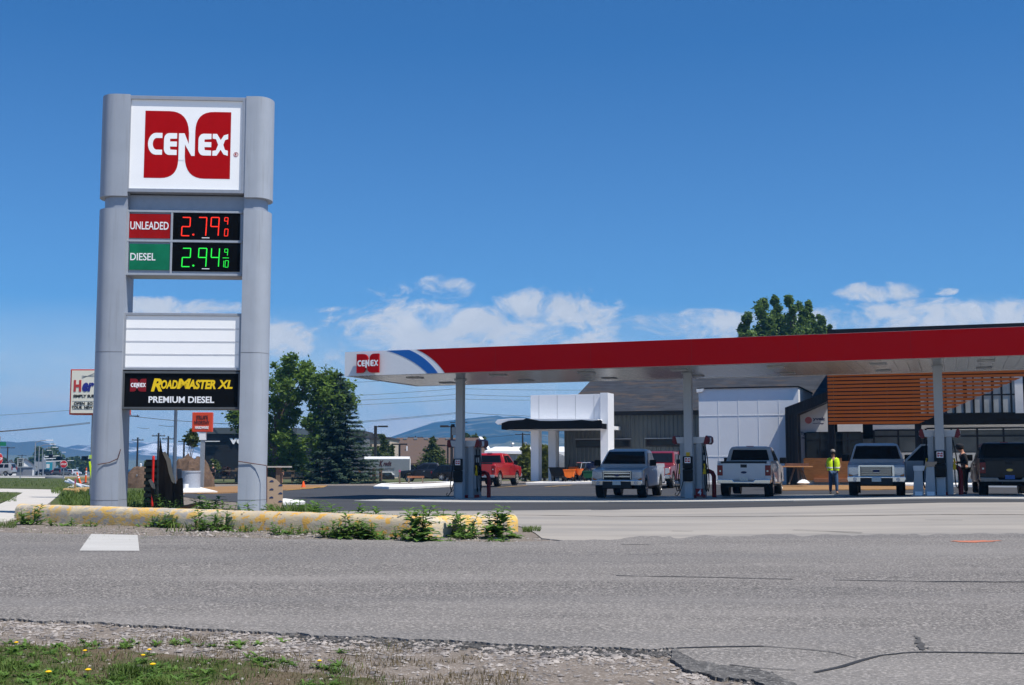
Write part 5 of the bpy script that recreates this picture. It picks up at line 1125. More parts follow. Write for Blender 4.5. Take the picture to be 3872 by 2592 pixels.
def person(loc, yaw, label, h=1.76, top=M_cloth_dark, legs=M_jean, shoes=M_boot, hat=None, arms='down', lean=0.0, vest=None, short=False, head_down=0.0, stride=.06, hair=M_hair, longsleeve=False):
    r = empty('person', loc, yaw, label, 'person'); r.scale = (h / 1.76,) * 3
    L_ = lambda z: -lean * max(0, z - .95)          # forward lean (faces -Y)
    hip = (0, 0, .95, .13, .10); ch = [[hip, (0, L_(1.10), 1.10, .135, .10), (0, L_(1.28), 1.28, .155, .105), (0, L_(1.42), 1.42, .13, .085), (0, L_(1.5) - .01, 1.50, .055, .055), (0, L_(1.56) - .02 - head_down * .3, 1.57, .07, .08), (0, L_(1.66) - .03 - head_down, 1.66 - head_down * .3, .075, .095), (0, L_(1.74) - .02 - head_down, 1.74 - head_down * .4, .055, .07)]]
    legch = []
    for s in (-1, 1):
        f = -stride * s
        leg = [hip, (s * .10, 0, .88, .09), (s * .115, f * .5 - .01, .50, .062), (s * .115, f + .02, .10, .042), (s * .12, f - .02, .045, .042), (s * .13, f - .13, .03, .034)]
        legch.append(leg); ch.append(leg)
        sh = (s * .17, L_(1.40), 1.40, .055)
        if arms == 'down': el, ha = (s * .235, L_(1.12) + .03, 1.12, .040), (s * .235, L_(.9) - .06, .88, .032)
        elif arms == 'phone': el, ha = (s * .225, L_(1.12) + .04, 1.12, .042), (s * .07, L_(1.12) - .26, 1.14, .033)
        elif arms == 'hips': el, ha = (s * .30, L_(1.14) + .06, 1.14, .040), (s * .17, L_(1.0) - .06, .98, .032)
        else: el, ha = (s * .22, L_(1.12) - .06, 1.14, .040), (s * .14, L_(1.0) - .30, 1.0, .032)
        d = Vector(ha[:3]) - Vector(el[:3]); d.normalize(); t = Vector(ha[:3]) + d * .085
        arm = [(0, L_(1.42), 1.42, .13, .085), sh, el, ha, (*(Vector(ha[:3]) + d * .05), .036, .022)]; ch.append(arm)
        for k in range(4):
            lat = Vector((-d.y if abs(d.y) > .3 else .0, .0, 0)) + Vector((0, 1, 0)) * (1 if abs(d.z) > .6 else 0) + Vector((1, 0, 0)) * (0 if abs(d.z) > .6 else 1)
            b = Vector(ha[:3]) + d * .05; o_ = lat.normalized() * (k - 1.5) * .018
            ch.append([(*b, .036, .022), (*(b + d * .04 + o_), .009), (*(b + d * (.08 + .008 * (1.5 - abs(k - 1.5))) + o_), .008)])
        b = Vector(ha[:3]) + d * .03; ch.append([(*(Vector(ha[:3]) + d * .05), .036, .022), (*(b + Vector((-s * .03, -.02, 0)) + d * .02), .010), (*(b + Vector((-s * .04, -.035, 0)) + d * .05), .008)])
    skin_body(ch, 'body', M_skin, r)
    g = .016
    pt = [hip[:3] + (.145, .115)]
    lg = [[(*hip[:3], .145, .112), (s * .10, 0, .88, .104)] + ([(s * .113, -stride * s * .45, .56, .088)] if short else [(s * .115, -stride * s * .5 - .01, .50, .078), (s * .115, -stride * s + .02, .09, .062)]) for s in (-1, 1)]
    skin_body(lg, 'trousers', legs, r)
    tp = [[(0, 0, .93, .15, .115), (0, L_(1.10), 1.10, .155, .118), (0, L_(1.28), 1.28, .175, .122), (0, L_(1.42), 1.42, .14, .10), (0, L_(1.475), 1.475, .075, .07)]]
    for s in (-1, 1):
        sh = (s * .17, L_(1.40), 1.40, .074); el = {'down': (s * .235, L_(1.12) + .03, 1.12), 'phone': (s * .225, L_(1.12) + .04, 1.12), 'hips': (s * .30, L_(1.14) + .06, 1.14)}.get(arms, (s * .22, L_(1.12) - .06, 1.14))
        e = Vector(sh[:3]).lerp(Vector(el), .62); arm = [(0, L_(1.42), 1.42, .14, .10), sh]
        if longsleeve:
            ha = {'down': (s * .235, L_(.9) - .06, .90), 'phone': (s * .08, L_(1.12) - .24, 1.14)}.get(arms, (s * .15, L_(1.0) - .27, 1.01)); arm += [(*el, .056), (*ha, .044)]
        else: arm += [(*e, .062)]
        tp.append(arm)
    skin_body(tp, 'shirt', top, r)
    if vest:
        v = MB()
        for s in (-1, 1):
            v.tube([(s * .115, L_(.95) - .02, .96), (s * .125, L_(1.12) - .02, 1.12), (s * .135, L_(1.28) - .02, 1.28), (s * .12, L_(1.42) - .01, 1.42), (s * .10, L_(1.47), 1.47)], [.125, .128, .135, .115, .05], 12)
        vo = v.build('vest', vest, r, smooth=True)
        st_ = MB()
        for s in (-1, 1): st_.tube([(s * .13, L_(1.06) - .02, 1.05), (s * .13, L_(1.1) - .02, 1.10)], .137, 12)
        st_.build('reflective_band', M_stripew, vo, smooth=True)
    for s in (-1, 1):
        f = -stride * s; skin_body([[(s * .115, f + .05, .05, .052, .05), (s * .12, f - .02, .05, .054, .05), (s * .132, f - .15, .035, .045, .036)]], 'shoe', shoes, r)
    hy = L_(1.66) - .03 - head_down; hz_ = 1.68 - head_down * .3
    hd = MB(); hd.lathe([(.02, .115), (.07, .10), (.10, .055), (.107, .0), (.095, -.05), (.07, -.09)], 14, Matrix.Translation((0, hy + .014, hz_ + .01)) @ Matrix.Diagonal((.86, 1.08, 1, 1)))
    ho = hd.build('hair', hair, r, smooth=True)
    fc = MB(); fc.add([(-.016, hy - .11, hz_ - .045), (.016, hy - .11, hz_ - .045), (0, hy - .135, hz_ - .04), (0, hy - .105, hz_ + .0)], [(0, 1, 2), (0, 2, 3), (1, 3, 2), (0, 3, 1)]); fc.build('nose', M_skin, r)
    ey = MB()
    for s in (-1, 1): ey.lathe([(.004, -.006), (.011, 0), (.004, .006)], 6, Matrix.Translation((s * .032, hy - .093, hz_ - .012)))
    ey.build('eyes', M_hair, r); MB().box((-.025, hy - .099, hz_ - .082), (.025, hy - .085, hz_ - .075)).build('mouth', mat('lips', (.30, .10, .08), .5), r)
    if hat:
        hm_ = MB(); hm_.lathe([(.098, .0), (.105, .03), (.095, .075), (.06, .105), (.01, .115)], 14, Matrix.Translation((0, hy + .012, hz_ + .035)) @ Matrix.Diagonal((.95, 1.1, 1, 1)))
        hm_.prism([(-.085, hy - .08), (.085, hy - .08), (.06, hy - .20), (-.06, hy - .20)], hz_ + .035, hz_ + .048, 'z'); hm_.build('cap', hat, r, smooth=True)
    return r
p = G(3153, 1869, .015); person(p, R(-8), 'worker in a yellow safety vest and jeans walking in front of the plywood', 1.78, legs=M_jean, hat=M_capgrey, vest=M_hiviz, arms='hips', stride=.12)
p = G(3652, 1870, .02); pm_ = person(p, R(-98), 'man in dark clothes and a cap looking down at his phone beside the right pump', 1.86, top=M_cloth_dark, legs=mat('dark_trousers', (.03, .028, .022), .85), shoes=M_cloth_dark, hat=M_cloth_dark, arms='phone', lean=.10, head_down=.04, stride=.03, longsleeve=True); pm_.scale = (1.3, 1.3, 1.08)
p = GY(1233, 110); p = G(1236, 1830, .02); person(p, R(-35), 'worker in a bright yellow shirt and tan trousers standing by the post under the trees', 1.78, top=mat('yellow_shirt', (.75, .82, .06), .7), legs=M_khaki, arms='work', lean=.12, head_down=.05, stride=.03)
p = G(1062, 1828, .02); person(p, R(20), 'man in a dark tee shirt and brown shorts just right of the right sign pillar', 1.78, top=M_cloth_dark, legs=M_brownshort, hat=M_capgrey, short=True, stride=.10)
p = G(803, 1828, .02); person(p, R(20), 'man in a dark tee shirt standing between the two sign pillars', 1.78, top=M_cloth_dark, legs=M_brownshort, hat=M_capgrey, short=True, stride=.10)
p = G(2922, 1852, .02); person(p, R(10), 'worker mostly hidden behind the white pickup, only a hi vis shoulder showing', 1.75, legs=M_jean, hat=M_capgrey, vest=M_hiviz)
# ================================================================ TREES AND PLANTS
def leafmat(name, col, col2, scale=.9, rough=.6):
    m = mat(name, col, rough, col2=col2, scale=scale, thr=(.35, .65), det=6); b = m.node_tree.nodes['Principled BSDF']
    b.inputs['Subsurface Weight'].default_value = 0; b.inputs['Specular IOR Level'].default_value = .3
    t = m.node_tree; tr = t.nodes.new('ShaderNodeBsdfTranslucent'); mx = t.nodes.new('ShaderNodeMixShader'); mx.inputs[0].default_value = .38
    t.links.new(b.inputs['Base Color'].links[0].from_socket, tr.inputs[0]); t.links.new(b.outputs[0], mx.inputs[1]); t.links.new(tr.outputs[0], mx.inputs[2])
    t.links.new(mx.outputs[0], [n for n in t.nodes if n.type == 'OUTPUT_MATERIAL'][0].inputs[0]); return m
LM_dec = leafmat('cottonwood_leaves', (.165, .265, .036), (.07, .125, .019), .8)
LM_spruce = leafmat('spruce_needles', (.075, .125, .080), (.030, .056, .036), 1.2)
LM_pop = leafmat('poplar_leaves', (.17, .27, .060), (.08, .14, .032), .7)
LM_round = leafmat('round_tree_leaves', (.11, .145, .030), (.045, .070, .014), 1.0)
LM_maple = leafmat('young_maple_leaves', (.19, .21, .035), (.085, .11, .020), 1.2)
LM_far = leafmat('far_tree_leaves', (.12, .175, .05), (.058, .09, .03), .3)
LM_weed = leafmat('weed_leaves', (.17, .30, .06), (.075, .15, .03), 9)
LM_grass = leafmat('grass_blades', (.14, .20, .04), (.05, .095, .016), 2.5)
LM_dry = leafmat('dry_grass', (.22, .165, .08), (.09, .07, .03), 3)
M_bark = mat('grey_brown_bark', (.13, .10, .08), .9, var=.3, scale=4, bump=.4)
def leaf_blob(mb, c, r, n, size, rg, flat=1.0, shell=.55):
    for _ in range(n):
        p = Vector(c) + Vector((rg.gauss(0, .52), rg.gauss(0, .52), rg.gauss(0, .52 * flat))) * r; s = size * rg.uniform(.55, 1.25)
        a = Vector((rg.gauss(0, 1), rg.gauss(0, 1), rg.gauss(0, .6))).normalized(); b = a.cross(Vector((rg.gauss(0, .6), rg.gauss(0, .6), rg.gauss(.6, .6)))).normalized()
        k = len(mb.v); mb.v += [tuple(p - a * s), tuple(p + b * s * .5), tuple(p + a * s), tuple(p - b * s * .5)]; mb.f.append((k, k + 1, k + 2, k + 3))
def tree(name, base, clumps, label, m, leaves=110, size=.22, trunk_r=.25, group=None, cat='tree', seed=1, limbs=True, sub=3, flat=.85):
    """tapered trunk, limbs to every clump, leaf sprays through the crown; clumps in world space"""
    rg = random.Random(seed); r = empty(name, base, 0, label, cat, group); B = Vector(base)
    cs = [(Vector(c) - B, rad) for c, rad in clumps]; top = max(c.z for c, _ in cs); mean = sum((c for c, _ in cs), Vector()) / len(cs)
    tk = MB(); ax = [Vector((mean.x * t * .8, mean.y * t * .8, top * t * .82)) for t in (0, .18, .4, .65, 1)]
    tk.tube([Vector((0, 0, -.2))] + ax[1:], [trunk_r * 1.15, trunk_r * .9, trunk_r * .65, trunk_r * .4, .03], 8)
    if limbs:
        for c, rad in cs:
            h = min(max(c.z * .55, top * .15), top * .7); t = h / top / .82; st_ = Vector((mean.x * t * .8, mean.y * t * .8, h)); mid = st_.lerp(c, .5) + Vector((rg.uniform(-.3, .3), rg.uniform(-.3, .3), -rad * .2))
            tk.tube([st_, mid, c], [trunk_r * .35, trunk_r * .2, .02], 5)
            for _ in range(3):
                e = c + Vector((rg.gauss(0, 1), rg.gauss(0, 1), rg.gauss(0, 1))).normalized() * rad * .9; tk.tube([mid.lerp(c, .6), e], [trunk_r * .1, .012], 4)
    tk.build('trunk', M_bark, r, smooth=True, fix=False)
    cr = MB()
    for c, rad in cs:
        leaf_blob(cr, c, rad * .9, int(leaves * .45), size, rg, flat)
        for _ in range(sub * 2):
            d = Vector((rg.gauss(0, 1), rg.gauss(0, 1), rg.gauss(0, 1))).normalized(); leaf_blob(cr, c + d * rad * rg.uniform(.55, 1.15), rad * rg.uniform(.22, .5), int(leaves * .55 / (sub * 2)) + 1, size, rg, flat)
    cr.build('crown', m, r, fix=False); return r
def clumps_px(l, Y, dj=1.5, seed=1, k=1.0):
    rg = random.Random(seed); return [(V(px, py, Y + rg.uniform(-dj, dj)), rp * k / F * Y) for px, py, rp in l]
tree('cottonwood_tree', GY(1035, 117), clumps_px([(1100, 1368, 24), (1082, 1400, 32), (1062, 1425, 32), (1120, 1418, 36), (1158, 1395, 30), (1172, 1440, 30), (1055, 1470, 34), (1100, 1480, 32), (1135, 1500, 26), (1040, 1520, 34), (1075, 1545, 34), (1110, 1560, 20), (1042, 1590, 36), (1080, 1610, 30), (1035, 1650, 40), (1080, 1670, 34), (1120, 1690, 36), (1060, 1720, 40), (1110, 1735, 38), (1150, 1760, 30), (1030, 1760, 36), (960, 1580, 50), (905, 1600, 30), (890, 1560, 22)], 116, 2.4, 3, 1.35),
     'tall leafy cottonwood with open crown just right of the sign', LM_dec, 620, .20, .35, seed=11)
tree('cottonwood_tree', GY(1200, 113), clumps_px([(1240, 1425, 28), (1212, 1440, 28), (1262, 1450, 32), (1290, 1480, 34), (1225, 1480, 36), (1200, 1505, 24), (1260, 1510, 40), (1310, 1520, 34), (1230, 1540, 32), (1280, 1545, 38), (1205, 1565, 22), (1250, 1585, 34), (1185, 1600, 24), (1160, 1600, 16), (1230, 1640, 34), (1262, 1650, 36), (1200, 1680, 30), (1248, 1690, 34)], 112, 1.6, 5, 1.35),
     'leafy cottonwood behind the dark spruce, second tree right of the sign', LM_dec, 620, .20, .32, seed=12)
def spruce(base, H, Rb, label, seed=1, m=LM_spruce, lv=26):
    rg = random.Random(seed); r = empty('spruce_tree', base, 0, label, 'tree'); MB().tube([(0, 0, -.2), (0, 0, H * .5), (0, 0, H)], [.28, .16, .02], 8).build('trunk', M_bark, r, fix=False)
    cr = MB()
    for i in range(lv):
        t = i / (lv - 1); z = H * (.06 + .93 * t); R_ = Rb * (1 - t) ** .85 + .12; nb = int(15 - 8 * t)
        for j in range(nb):
            a = 2 * math.pi * (j + rg.random()) / nb; ln = R_ * rg.uniform(.72, 1.12); d = Vector((math.cos(a), math.sin(a), 0)); n_ = max(3, int(ln / .13))
            for k in range(n_):
                s = (k + .5) / n_; p = d * ln * s + Vector((0, 0, z - ln * .34 * s + ln * .16 * s * s * 1.6)); w = .50 * (1 - s * .55) * min(1, ln)
                for q in range(5):
                    o_ = Vector((-d.y, d.x, 0)) * rg.uniform(-w, w) + Vector((0, 0, rg.uniform(-.16, .05))); f = (d * rg.uniform(.4, 1) + Vector((-d.y, d.x, 0)) * rg.uniform(-.9, .9) + Vector((0, 0, rg.uniform(-.5, .15)))).normalized(); sd_ = f.cross(Vector((rg.gauss(0, .3), rg.gauss(0, .3), 1))).normalized() * .075; l_ = rg.uniform(.2, .42)
                    c = p + o_; kk = len(cr.v); cr.v += [tuple(c - sd_), tuple(c + f * l_), tuple(c + sd_), tuple(c - f * l_ * .4)]; cr.f.append((kk, kk + 1, kk + 2, kk + 3))
    cr.build('crown', m, r, fix=False); return r
b = GY(1286, 111); spruce(b, (1835 - 1412) / F * 111 * .99, 3.9, 'tall blue green spruce with drooping boughs left of the canopy', 21)
def cone_tree(px, py_top, py_base, wpx, Y, label, m=LM_round, seed=1, group=None, leaves=420, size=.17, name='pear_tree'):
    b = GY(px, Y); zt = V(px, py_top, Y).z; H = zt - b.z; w = wpx / F * Y / 2; rg = random.Random(seed); cl = []
    for i in range(7):
        t = i / 6; z = b.z + H * (.28 + .70 * t); rr = w * (1.05 - .85 * t) * (1 if i else .8)
        for j in range(max(1, int(5 - 4 * t))):
            a = rg.uniform(0, 6.28); k = rr * .5 if t < .95 else 0; cl.append((Vector((b.x + math.cos(a) * k, b.y + math.sin(a) * k, z)), max(.35, rr * .75)))
    return tree(name, b, cl, label, m, leaves, size, .12, group, seed=seed)
cone_tree(1446, 1648, 1780, 96, 150, 'small conical tree behind the silver box trailer', seed=31); cone_tree(1636, 1664, 1800, 100, 146, 'small conical tree standing behind the black crew cab pickup', seed=32); cone_tree(1484, 1690, 1780, 40, 158, 'narrow green tree peeking out left of the brown roof', seed=33, leaves=200)
cone_tree(1986, 1696, 1815, 84, 104, 'yellow green young maple just left of the first store pillar', LM_maple, 34); cone_tree(2058, 1698, 1812, 60, 106, 'yellow green young maple seen between the two store pillars', LM_maple, 35)
tree('tree', GY(1775, 215), clumps_px([(1765, 1650, 9), (1782, 1656, 9), (1800, 1652, 10), (1750, 1660, 8)], 215, 2), 'treetops rising just over the ridge of the brown roof', LM_round, 120, .25, .15, seed=36)
tree('tree', GY(1832, 205), clumps_px([(1828, 1662, 9), (1834, 1675, 9), (1826, 1690, 10), (1832, 1720, 14), (1836, 1745, 14)], 205, 1), 'slim green tree beyond the right gable of the brown roof', LM_round, 110, .25, .15, seed=37)
for i, (px, pt, w) in enumerate(((2832, 1166, 34), (2893, 1118, 46), (2945, 1108, 40), (2998, 1120, 34), (3040, 1142, 40), (3074, 1136, 32), (3112, 1172, 32), (3142, 1222, 24))):
    Y = 150 + (i % 3) * 3; zt = V(px, pt, Y).z; b = GY(px, Y); rg = random.Random(40 + i); cl = []
    for k in range(15):
        t = k / 14; z = zt - .6 - (zt - 8) * (1 - t) * .62; rr = w / F * Y * (.34 + 1.05 * (1 - t)) * 1.15
        cl.append((Vector((b.x + rg.uniform(-.6, .6) * rr, b.y + rg.uniform(-.6, .6) * rr, z + rg.uniform(-.4, .4))), rr * rg.uniform(.45, .85)))
    tree('poplar_tree', b, cl, ['leftmost shorter poplar spire above the red canopy band', 'broad poplar second from left above the canopy', 'tallest poplar spire above the canopy', 'poplar spire just right of the tallest one', 'middle poplar spire with rounded top above the canopy', 'narrow poplar spire third from the right above the canopy', 'short poplar second from right above the canopy', 'lowest poplar at the right end beside the black parapet'][i], LM_pop, 640, .25, .25, 'poplars rising above the canopy', seed=50 + i, flat=1.35, sub=4)
far_list = [(150, 1705, 22, 'round tree left of the street lamps'), (200, 1702, 24, 'broad tree behind the traffic signal mast'), (178, 1722, 18, None), (228, 1726, 16, None), (248, 1752, 20, None), (270, 1740, 14, None), (292, 1735, 13, None), (312, 1750, 17, None), (332, 1742, 15, None), (120, 1738, 12, None), (66, 1740, 9, None), (12, 1738, 10, None), (40, 1748, 8, None)]
flab = ['round tree behind the nearest street lamp', 'broad tree behind the white signal mast', 'low tree filling the gap over the truck box', 'tree right of the truck box above the white vehicle', 'pale green tree behind the small stop sign', 'small tree right of the stop sign', 'tree above the pale car driving away', 'tree beside the left sign pole', 'tree just behind the left sign pole', 'dark tree behind the white gabled house', 'small pointed tree between the white houses', 'small tree at the left edge behind the minivan', 'small tree beside the utility pole']
for i, ((px, py, rp, _), lb) in enumerate(zip(far_list, flab)):
    Y = 400 + (i * 37) % 120; tree('tree', GY(px, Y), clumps_px([(px - rp * .45, py + rp * .3, rp * .62), (px + rp * .4, py + rp * .25, rp * .6), (px, py - rp * .2, rp * .62), (px - rp * .3, py + rp * 1.1, rp * .7), (px + rp * .35, py + rp * 1.1, rp * .7), (px, py + rp * 2.0, rp * .8)], Y, 3, i), lb, LM_far, 150, .5, .3, 'trees along the far street', seed=70 + i, limbs=False)
for i, (px, py, w, h, Y, lb) in enumerate(((852, 1785, 34, 26, 128, 'dark red shrub in front of the charcoal building'), (812, 1768, 40, 50, 122, 'green bush behind the man between the sign pillars'), (560, 1760, 30, 40, 160, 'small tree left of the dark boards between the sign pillars'), (725, 1660, 44, 60, 90, 'leafy green branches hanging under the square orange sign'))):
    b = GY(px, Y); tree('shrub', b, clumps_px([(px - w * .25, py, w * .34), (px + w * .25, py, w * .34), (px, py - h * .3, w * .36), (px, py + h * .2, w * .4)], Y, .8, i), lb, leafmat('red_shrub_leaves', (.075, .03, .025), (.03, .014, .012)) if i == 0 else LM_round, 130, .17, .06, cat='shrub', seed=90 + i)
# ---------------------------------------------------------------- weeds round the kerb
def toothed_leaf(mb, p, d, up, L_, w, rg, droop=.3):
    d = d.normalized(); s = d.cross(up).normalized(); k = len(mb.v); n = 7
    for i in range(n):
        t = i / (n - 1); ww = w * math.sin(math.pi * min(1, t * .8 + .1)) * (1.25 if i % 2 else .55) if i < n - 1 else .002
        c = p + d * L_ * t + up * (L_ * (.18 * t - droop * t * t)); f = up * ww * .25
        mb.v += [tuple(c - s * ww + f), tuple(c), tuple(c + s * ww + f)]
    for i in range(n - 1):
        a = k + i * 3; mb.f += [(a, a + 1, a + 4, a + 3), (a + 1, a + 2, a + 5, a + 4)]
def weed(base, H, spread, label, seed, stems=5, kind='leafy', flower=None):
    rg = random.Random(seed); r = empty('weed_plant', base, 0, label, 'weed', 'weeds round the kerb blocks'); st_ = MB(); lf = MB()
    for s in range(stems):
        a = rg.uniform(0, 6.28); o_ = Vector((math.cos(a), math.sin(a) * .6, 0)) * spread * .5 * rg.random() ** .5; h = H * (1 if s == 0 else rg.uniform(.45, .95)); ln = Vector((math.cos(a), math.sin(a), 0)) * h * rg.uniform(.05, .30)
        P = lambda t: o_ + ln * t * t + Vector((0, 0, h * t))
        st_.tube([P(0) - Vector((0, 0, .03)), P(.35), P(.7), P(1)], [.007, .006, .005, .002], 5)
        nl = int(8 + h * 22)
        for i in range(nl):
            t = (i + .4) / nl; aa = i * 2.4 + rg.uniform(-.5, .5); d = Vector((math.cos(aa), math.sin(aa), rg.uniform(-.1, .55))); L_ = h * rg.uniform(.40, .72) * (1.2 - .8 * t) + .04
            if kind == 'thin': L_ *= .6
            toothed_leaf(lf, P(t * .97), d, Vector((0, 0, 1)), L_, L_ * (.21 if kind == 'leafy' else .12), rg)
    for i in range(int(10 * spread / .3)):
        a = rg.uniform(0, 6.28); o_ = Vector((math.cos(a), math.sin(a) * .6, 0)) * spread * rg.uniform(.2, .55); d = Vector((math.cos(a), math.sin(a), rg.uniform(.2, .9))); toothed_leaf(lf, o_, d, Vector((0, 0, 1)), rg.uniform(.10, .2) * min(1.2, H / .25), .03, rg)
    st_.build('stem', LM_weed, r, fix=False); lf.build('leaves', LM_weed, r, fix=False); return r
front = [(118, 1984, 78, .45, 'leafy weed in front of the left end of the longest kerb block', 6), (240, 1990, 34, .5, 'low weed clump left of the middle of the longest kerb block', 4), (345, 1992, 26, .3, 'tiny low weed under the left sign pillar', 3), (566, 1994, 48, .4, 'small weed tuft left of the pair near the middle of the longest block', 5), (655, 1996, 56, .45, 'small weed tuft right of the pair near the middle of the longest block', 6), (800, 2008, 82, .55, 'bushy weed covering the joint of the first two kerb blocks', 8), (915, 2012, 30, .5, 'low weeds just right of the first kerb joint', 5), (1092, 2022, 44, .6, 'spreading weed midway along the pale middle block', 6), (1262, 2034, 66, .38, 'bushy weed at the left of the largest weed clump', 8), (1340, 2038, 96, .5, 'largest bushy weed clump, in front of the middle kerb block', 11), (1405, 2038, 70, .4, 'bushy weed on the right flank of the largest clump', 9), (1468, 2044, 34, .45, 'low weeds right of the largest clump', 4), (1510, 2040, 52, .14, 'single upright weed near the right end of the middle block', 2), (1592, 2050, 134, .18, 'tall weed growing in the joint of the second and third kerb blocks', 6), (1660, 2050, 22, .6, 'very low weeds under the shortest kerb block', 3), (1764, 2040, 44, .2, 'small weed in the middle of the shortest kerb block', 4), (1878, 2036, 124, .22, 'tall bushy weed near the right end of the shortest kerb block', 7), (1885, 2048, 24, .35, 'low sprouts at the foot of the tall right weed', 3)]
for i, (px, py, hp, sp__, lb, stn) in enumerate(front):
    b = G(px, py); weed(b, hp / F * b.y, sp__, lb, 200 + i, stn)
behind = [(1172, 24, 1884, .6, 'leafy weed behind the kerb right of the cable reel', 7), (1230, 23, 1908, .6, 'low weed behind the middle kerb block', 6), (1300, 22.5, 1896, .7, 'weed clump with pale seed heads behind the middle kerb block', 7), (1360, 22.5, 1915, .6, 'low weed left of the gap behind the middle kerb block', 5), (1590, 20.5, 1905, .45, 'weed behind the joint of the second and third blocks', 6), (1650, 21, 1925, .6, 'broad low weed behind the shortest kerb block', 7), (1700, 21, 1930, .5, 'low weed behind the middle of the shortest block', 5), (1755, 20.5, 1930, .35, 'small weed behind the right half of the shortest block', 4), (530, 28, 1885, .5, 'grassy weed right of the left sign pillar', 6), (590, 27, 1858, .4, 'tall thin weed in front of the red post', 4), (640, 26, 1868, .5, 'thin leafy weed in front of the dark boards', 5), (690, 27, 1872, .5, 'thin weed at the right edge of the dark boards', 5), (795, 27, 1868, .6, 'leafy weed between the boards and the right sign pillar', 7), (850, 26, 1878, .6, 'leafy weed left of the right sign pillar', 7), (745, 26, 1898, .6, 'low weed between the wood scraps', 5), (955, 24, 1896, .16, 'small upright weed at the foot of the right sign pillar', 2), (1000, 24.5, 1905, .3, 'grassy sprig right at the base of the right sign pillar', 3)]
for i, (px, Y, pt, sp__, lb, stn) in enumerate(behind):
    b = GY(px, Y); weed(b, max(.12, V(px, pt, Y).z - b.z), sp__, lb, 300 + i, stn, 'thin' if px in (590, 640, 690) else 'leafy')
# ---------------------------------------------------------------- grass and gravel
def blades(name, pts, m, label_kind='stuff', seed=1):
    """pts: (x, y, height) - one thin bent blade each"""
    rg = random.Random(seed); mb = MB()
    for x, y, h in pts:
        a = rg.uniform(0, 6.28); d = Vector((math.cos(a), math.sin(a), 0)); s = Vector((-d.y, d.x, 0)) * max(.0018, h * rg.uniform(.045, .085)); p = Vector((x, y, gz(x, y) - .005)); l = d * h * rg.uniform(.2, 1.1)
        k = len(mb.v); mb.v += [tuple(p - s), tuple(p + s), tuple(p + l * .4 + s * .7 + Vector((0, 0, h * .6))), tuple(p + l * .4 - s * .7 + Vector((0, 0, h * .6))), tuple(p + l + Vector((0, 0, h)))]; mb.f += [(k, k + 1, k + 2, k + 3), (k + 3, k + 2, k + 4)]
    return tag(mb.build(name, m, fix=False), kind='stuff')
_tab = [G(1936, 2360 + 10 * i).y for i in range(60)]
def NG(px, py):
    t = (py - 2360) / 10; i = min(58, max(0, int(t))); y = _tab[i] + (_tab[i + 1] - _tab[i]) * (t - i); d = ray(px, py); x = d.x * y / d.y; return Vector((x, y, gz(x, y)))
rg = random.Random(5); gp = []; dp = []
def edge_y(px): 
    for (a, b), (c, d) in zip(near[:-1], near[1:]):
        if a <= px <= c: return b + (d - b) * (px - a) / max(1e-6, c - a)
    return 2592
for _ in range(90000):
    px = rg.uniform(-350, 2000); py = rg.uniform(2372, 2720); lim = edge_y(px) + 6
    if py < lim: continue
    g = NG(px, py); n1 = noise.fractal(Vector((g.x * 1.5, g.y * 1.5, 3)), 1, 2, 4); n2 = noise.noise(Vector((g.x * 3.2, g.y * 3.2, 9)))
    dens = .55 * (1 - min(1, max(0, (px - 650) / 1000))) * min(1, max(0, (py - (2410 + px * .065)) / 70)) + n1 * .55 - .02
    if py < 2400 + px * .06: dens -= .25
    if dens > .12 + rg.random() * .35: gp.append((g.x, g.y, rg.uniform(.016, .05) * (1 + max(0, n2) * 1.8)))
    elif dens > -.12 and rg.random() < .30: dp.append((g.x, g.y, rg.uniform(.015, .05)))
blades('grass', gp[:24000], LM_grass, seed=1); blades('dry_grass', dp[:9000], LM_dry, seed=2)
gc = MB()
for _ in range(950):
    px = rg.uniform(-250, 1300); py = rg.uniform(2430, 2740); g = G(px, py)
    if noise.fractal(Vector((g.x * 1.5, g.y * 1.5, 3)), 1, 2, 4) < .03 - max(0, 600 - px) / 1300: continue
    for k in range(rg.randint(5, 10)):
        a = rg.uniform(0, 6.28); toothed_leaf(gc, Vector((g.x, g.y, g.z)), Vector((math.cos(a), math.sin(a), rg.uniform(.15, .9))), Vector((0, 0, 1)), rg.uniform(.035, .095), rg.uniform(.008, .017), rg)
tag(gc.build('ground_cover', LM_weed, fix=False), kind='stuff')
gp = []
for _ in range(9000):
    px = rg.uniform(195, 640); py = rg.uniform(1852, 1925)
    if px < 228 + (1925 - py) * .0 and py > 1872: continue
    if px > 470 and py < 1865: continue
    g = G(px, py); gp.append((g.x, g.y, rg.uniform(.10, .28)))
for _ in range(2600):
    px = rg.uniform(640, 1900); Y = rg.uniform(20.5, 27); g = GY(px, Y)
    if noise.noise(Vector((g.x * .8, g.y * .8, 2))) > -.05: gp.append((g.x, g.y, rg.uniform(.06, .2)))
for _ in range(500):
    px = rg.uniform(1040, 1200); g = GY(px, rg.uniform(23, 26)); gp.append((g.x, g.y, rg.uniform(.15, .42)))
for (c0_, c1_, y0_, y1_, n_, h_) in ((-40, 60, 1975, 2000, 500, .10), (1975, 2045, 2000, 2014, 500, .09), (60, 1960, 1985, 2052, 1300, .06)):
    for _ in range(n_): g = G(rg.uniform(c0_, c1_), rg.uniform(y0_, y1_)); gp.append((g.x, g.y, rg.uniform(.4, 1) * h_))
for _ in range(9000):
    px = rg.uniform(-60, 300); py = rg.uniform(1812, 1905); 
    if 60 < px < 300 and 1850 < py: continue
    if py > 1905 - px * .45 and py > 1868: pass
    elif 1852 < py < 1868: continue
    g = G(px, py); gp.append((g.x, g.y, rg.uniform(.05, .16) * (1 if py > 1845 else 1.4)))
blades('grass', gp, LM_grass, seed=3)
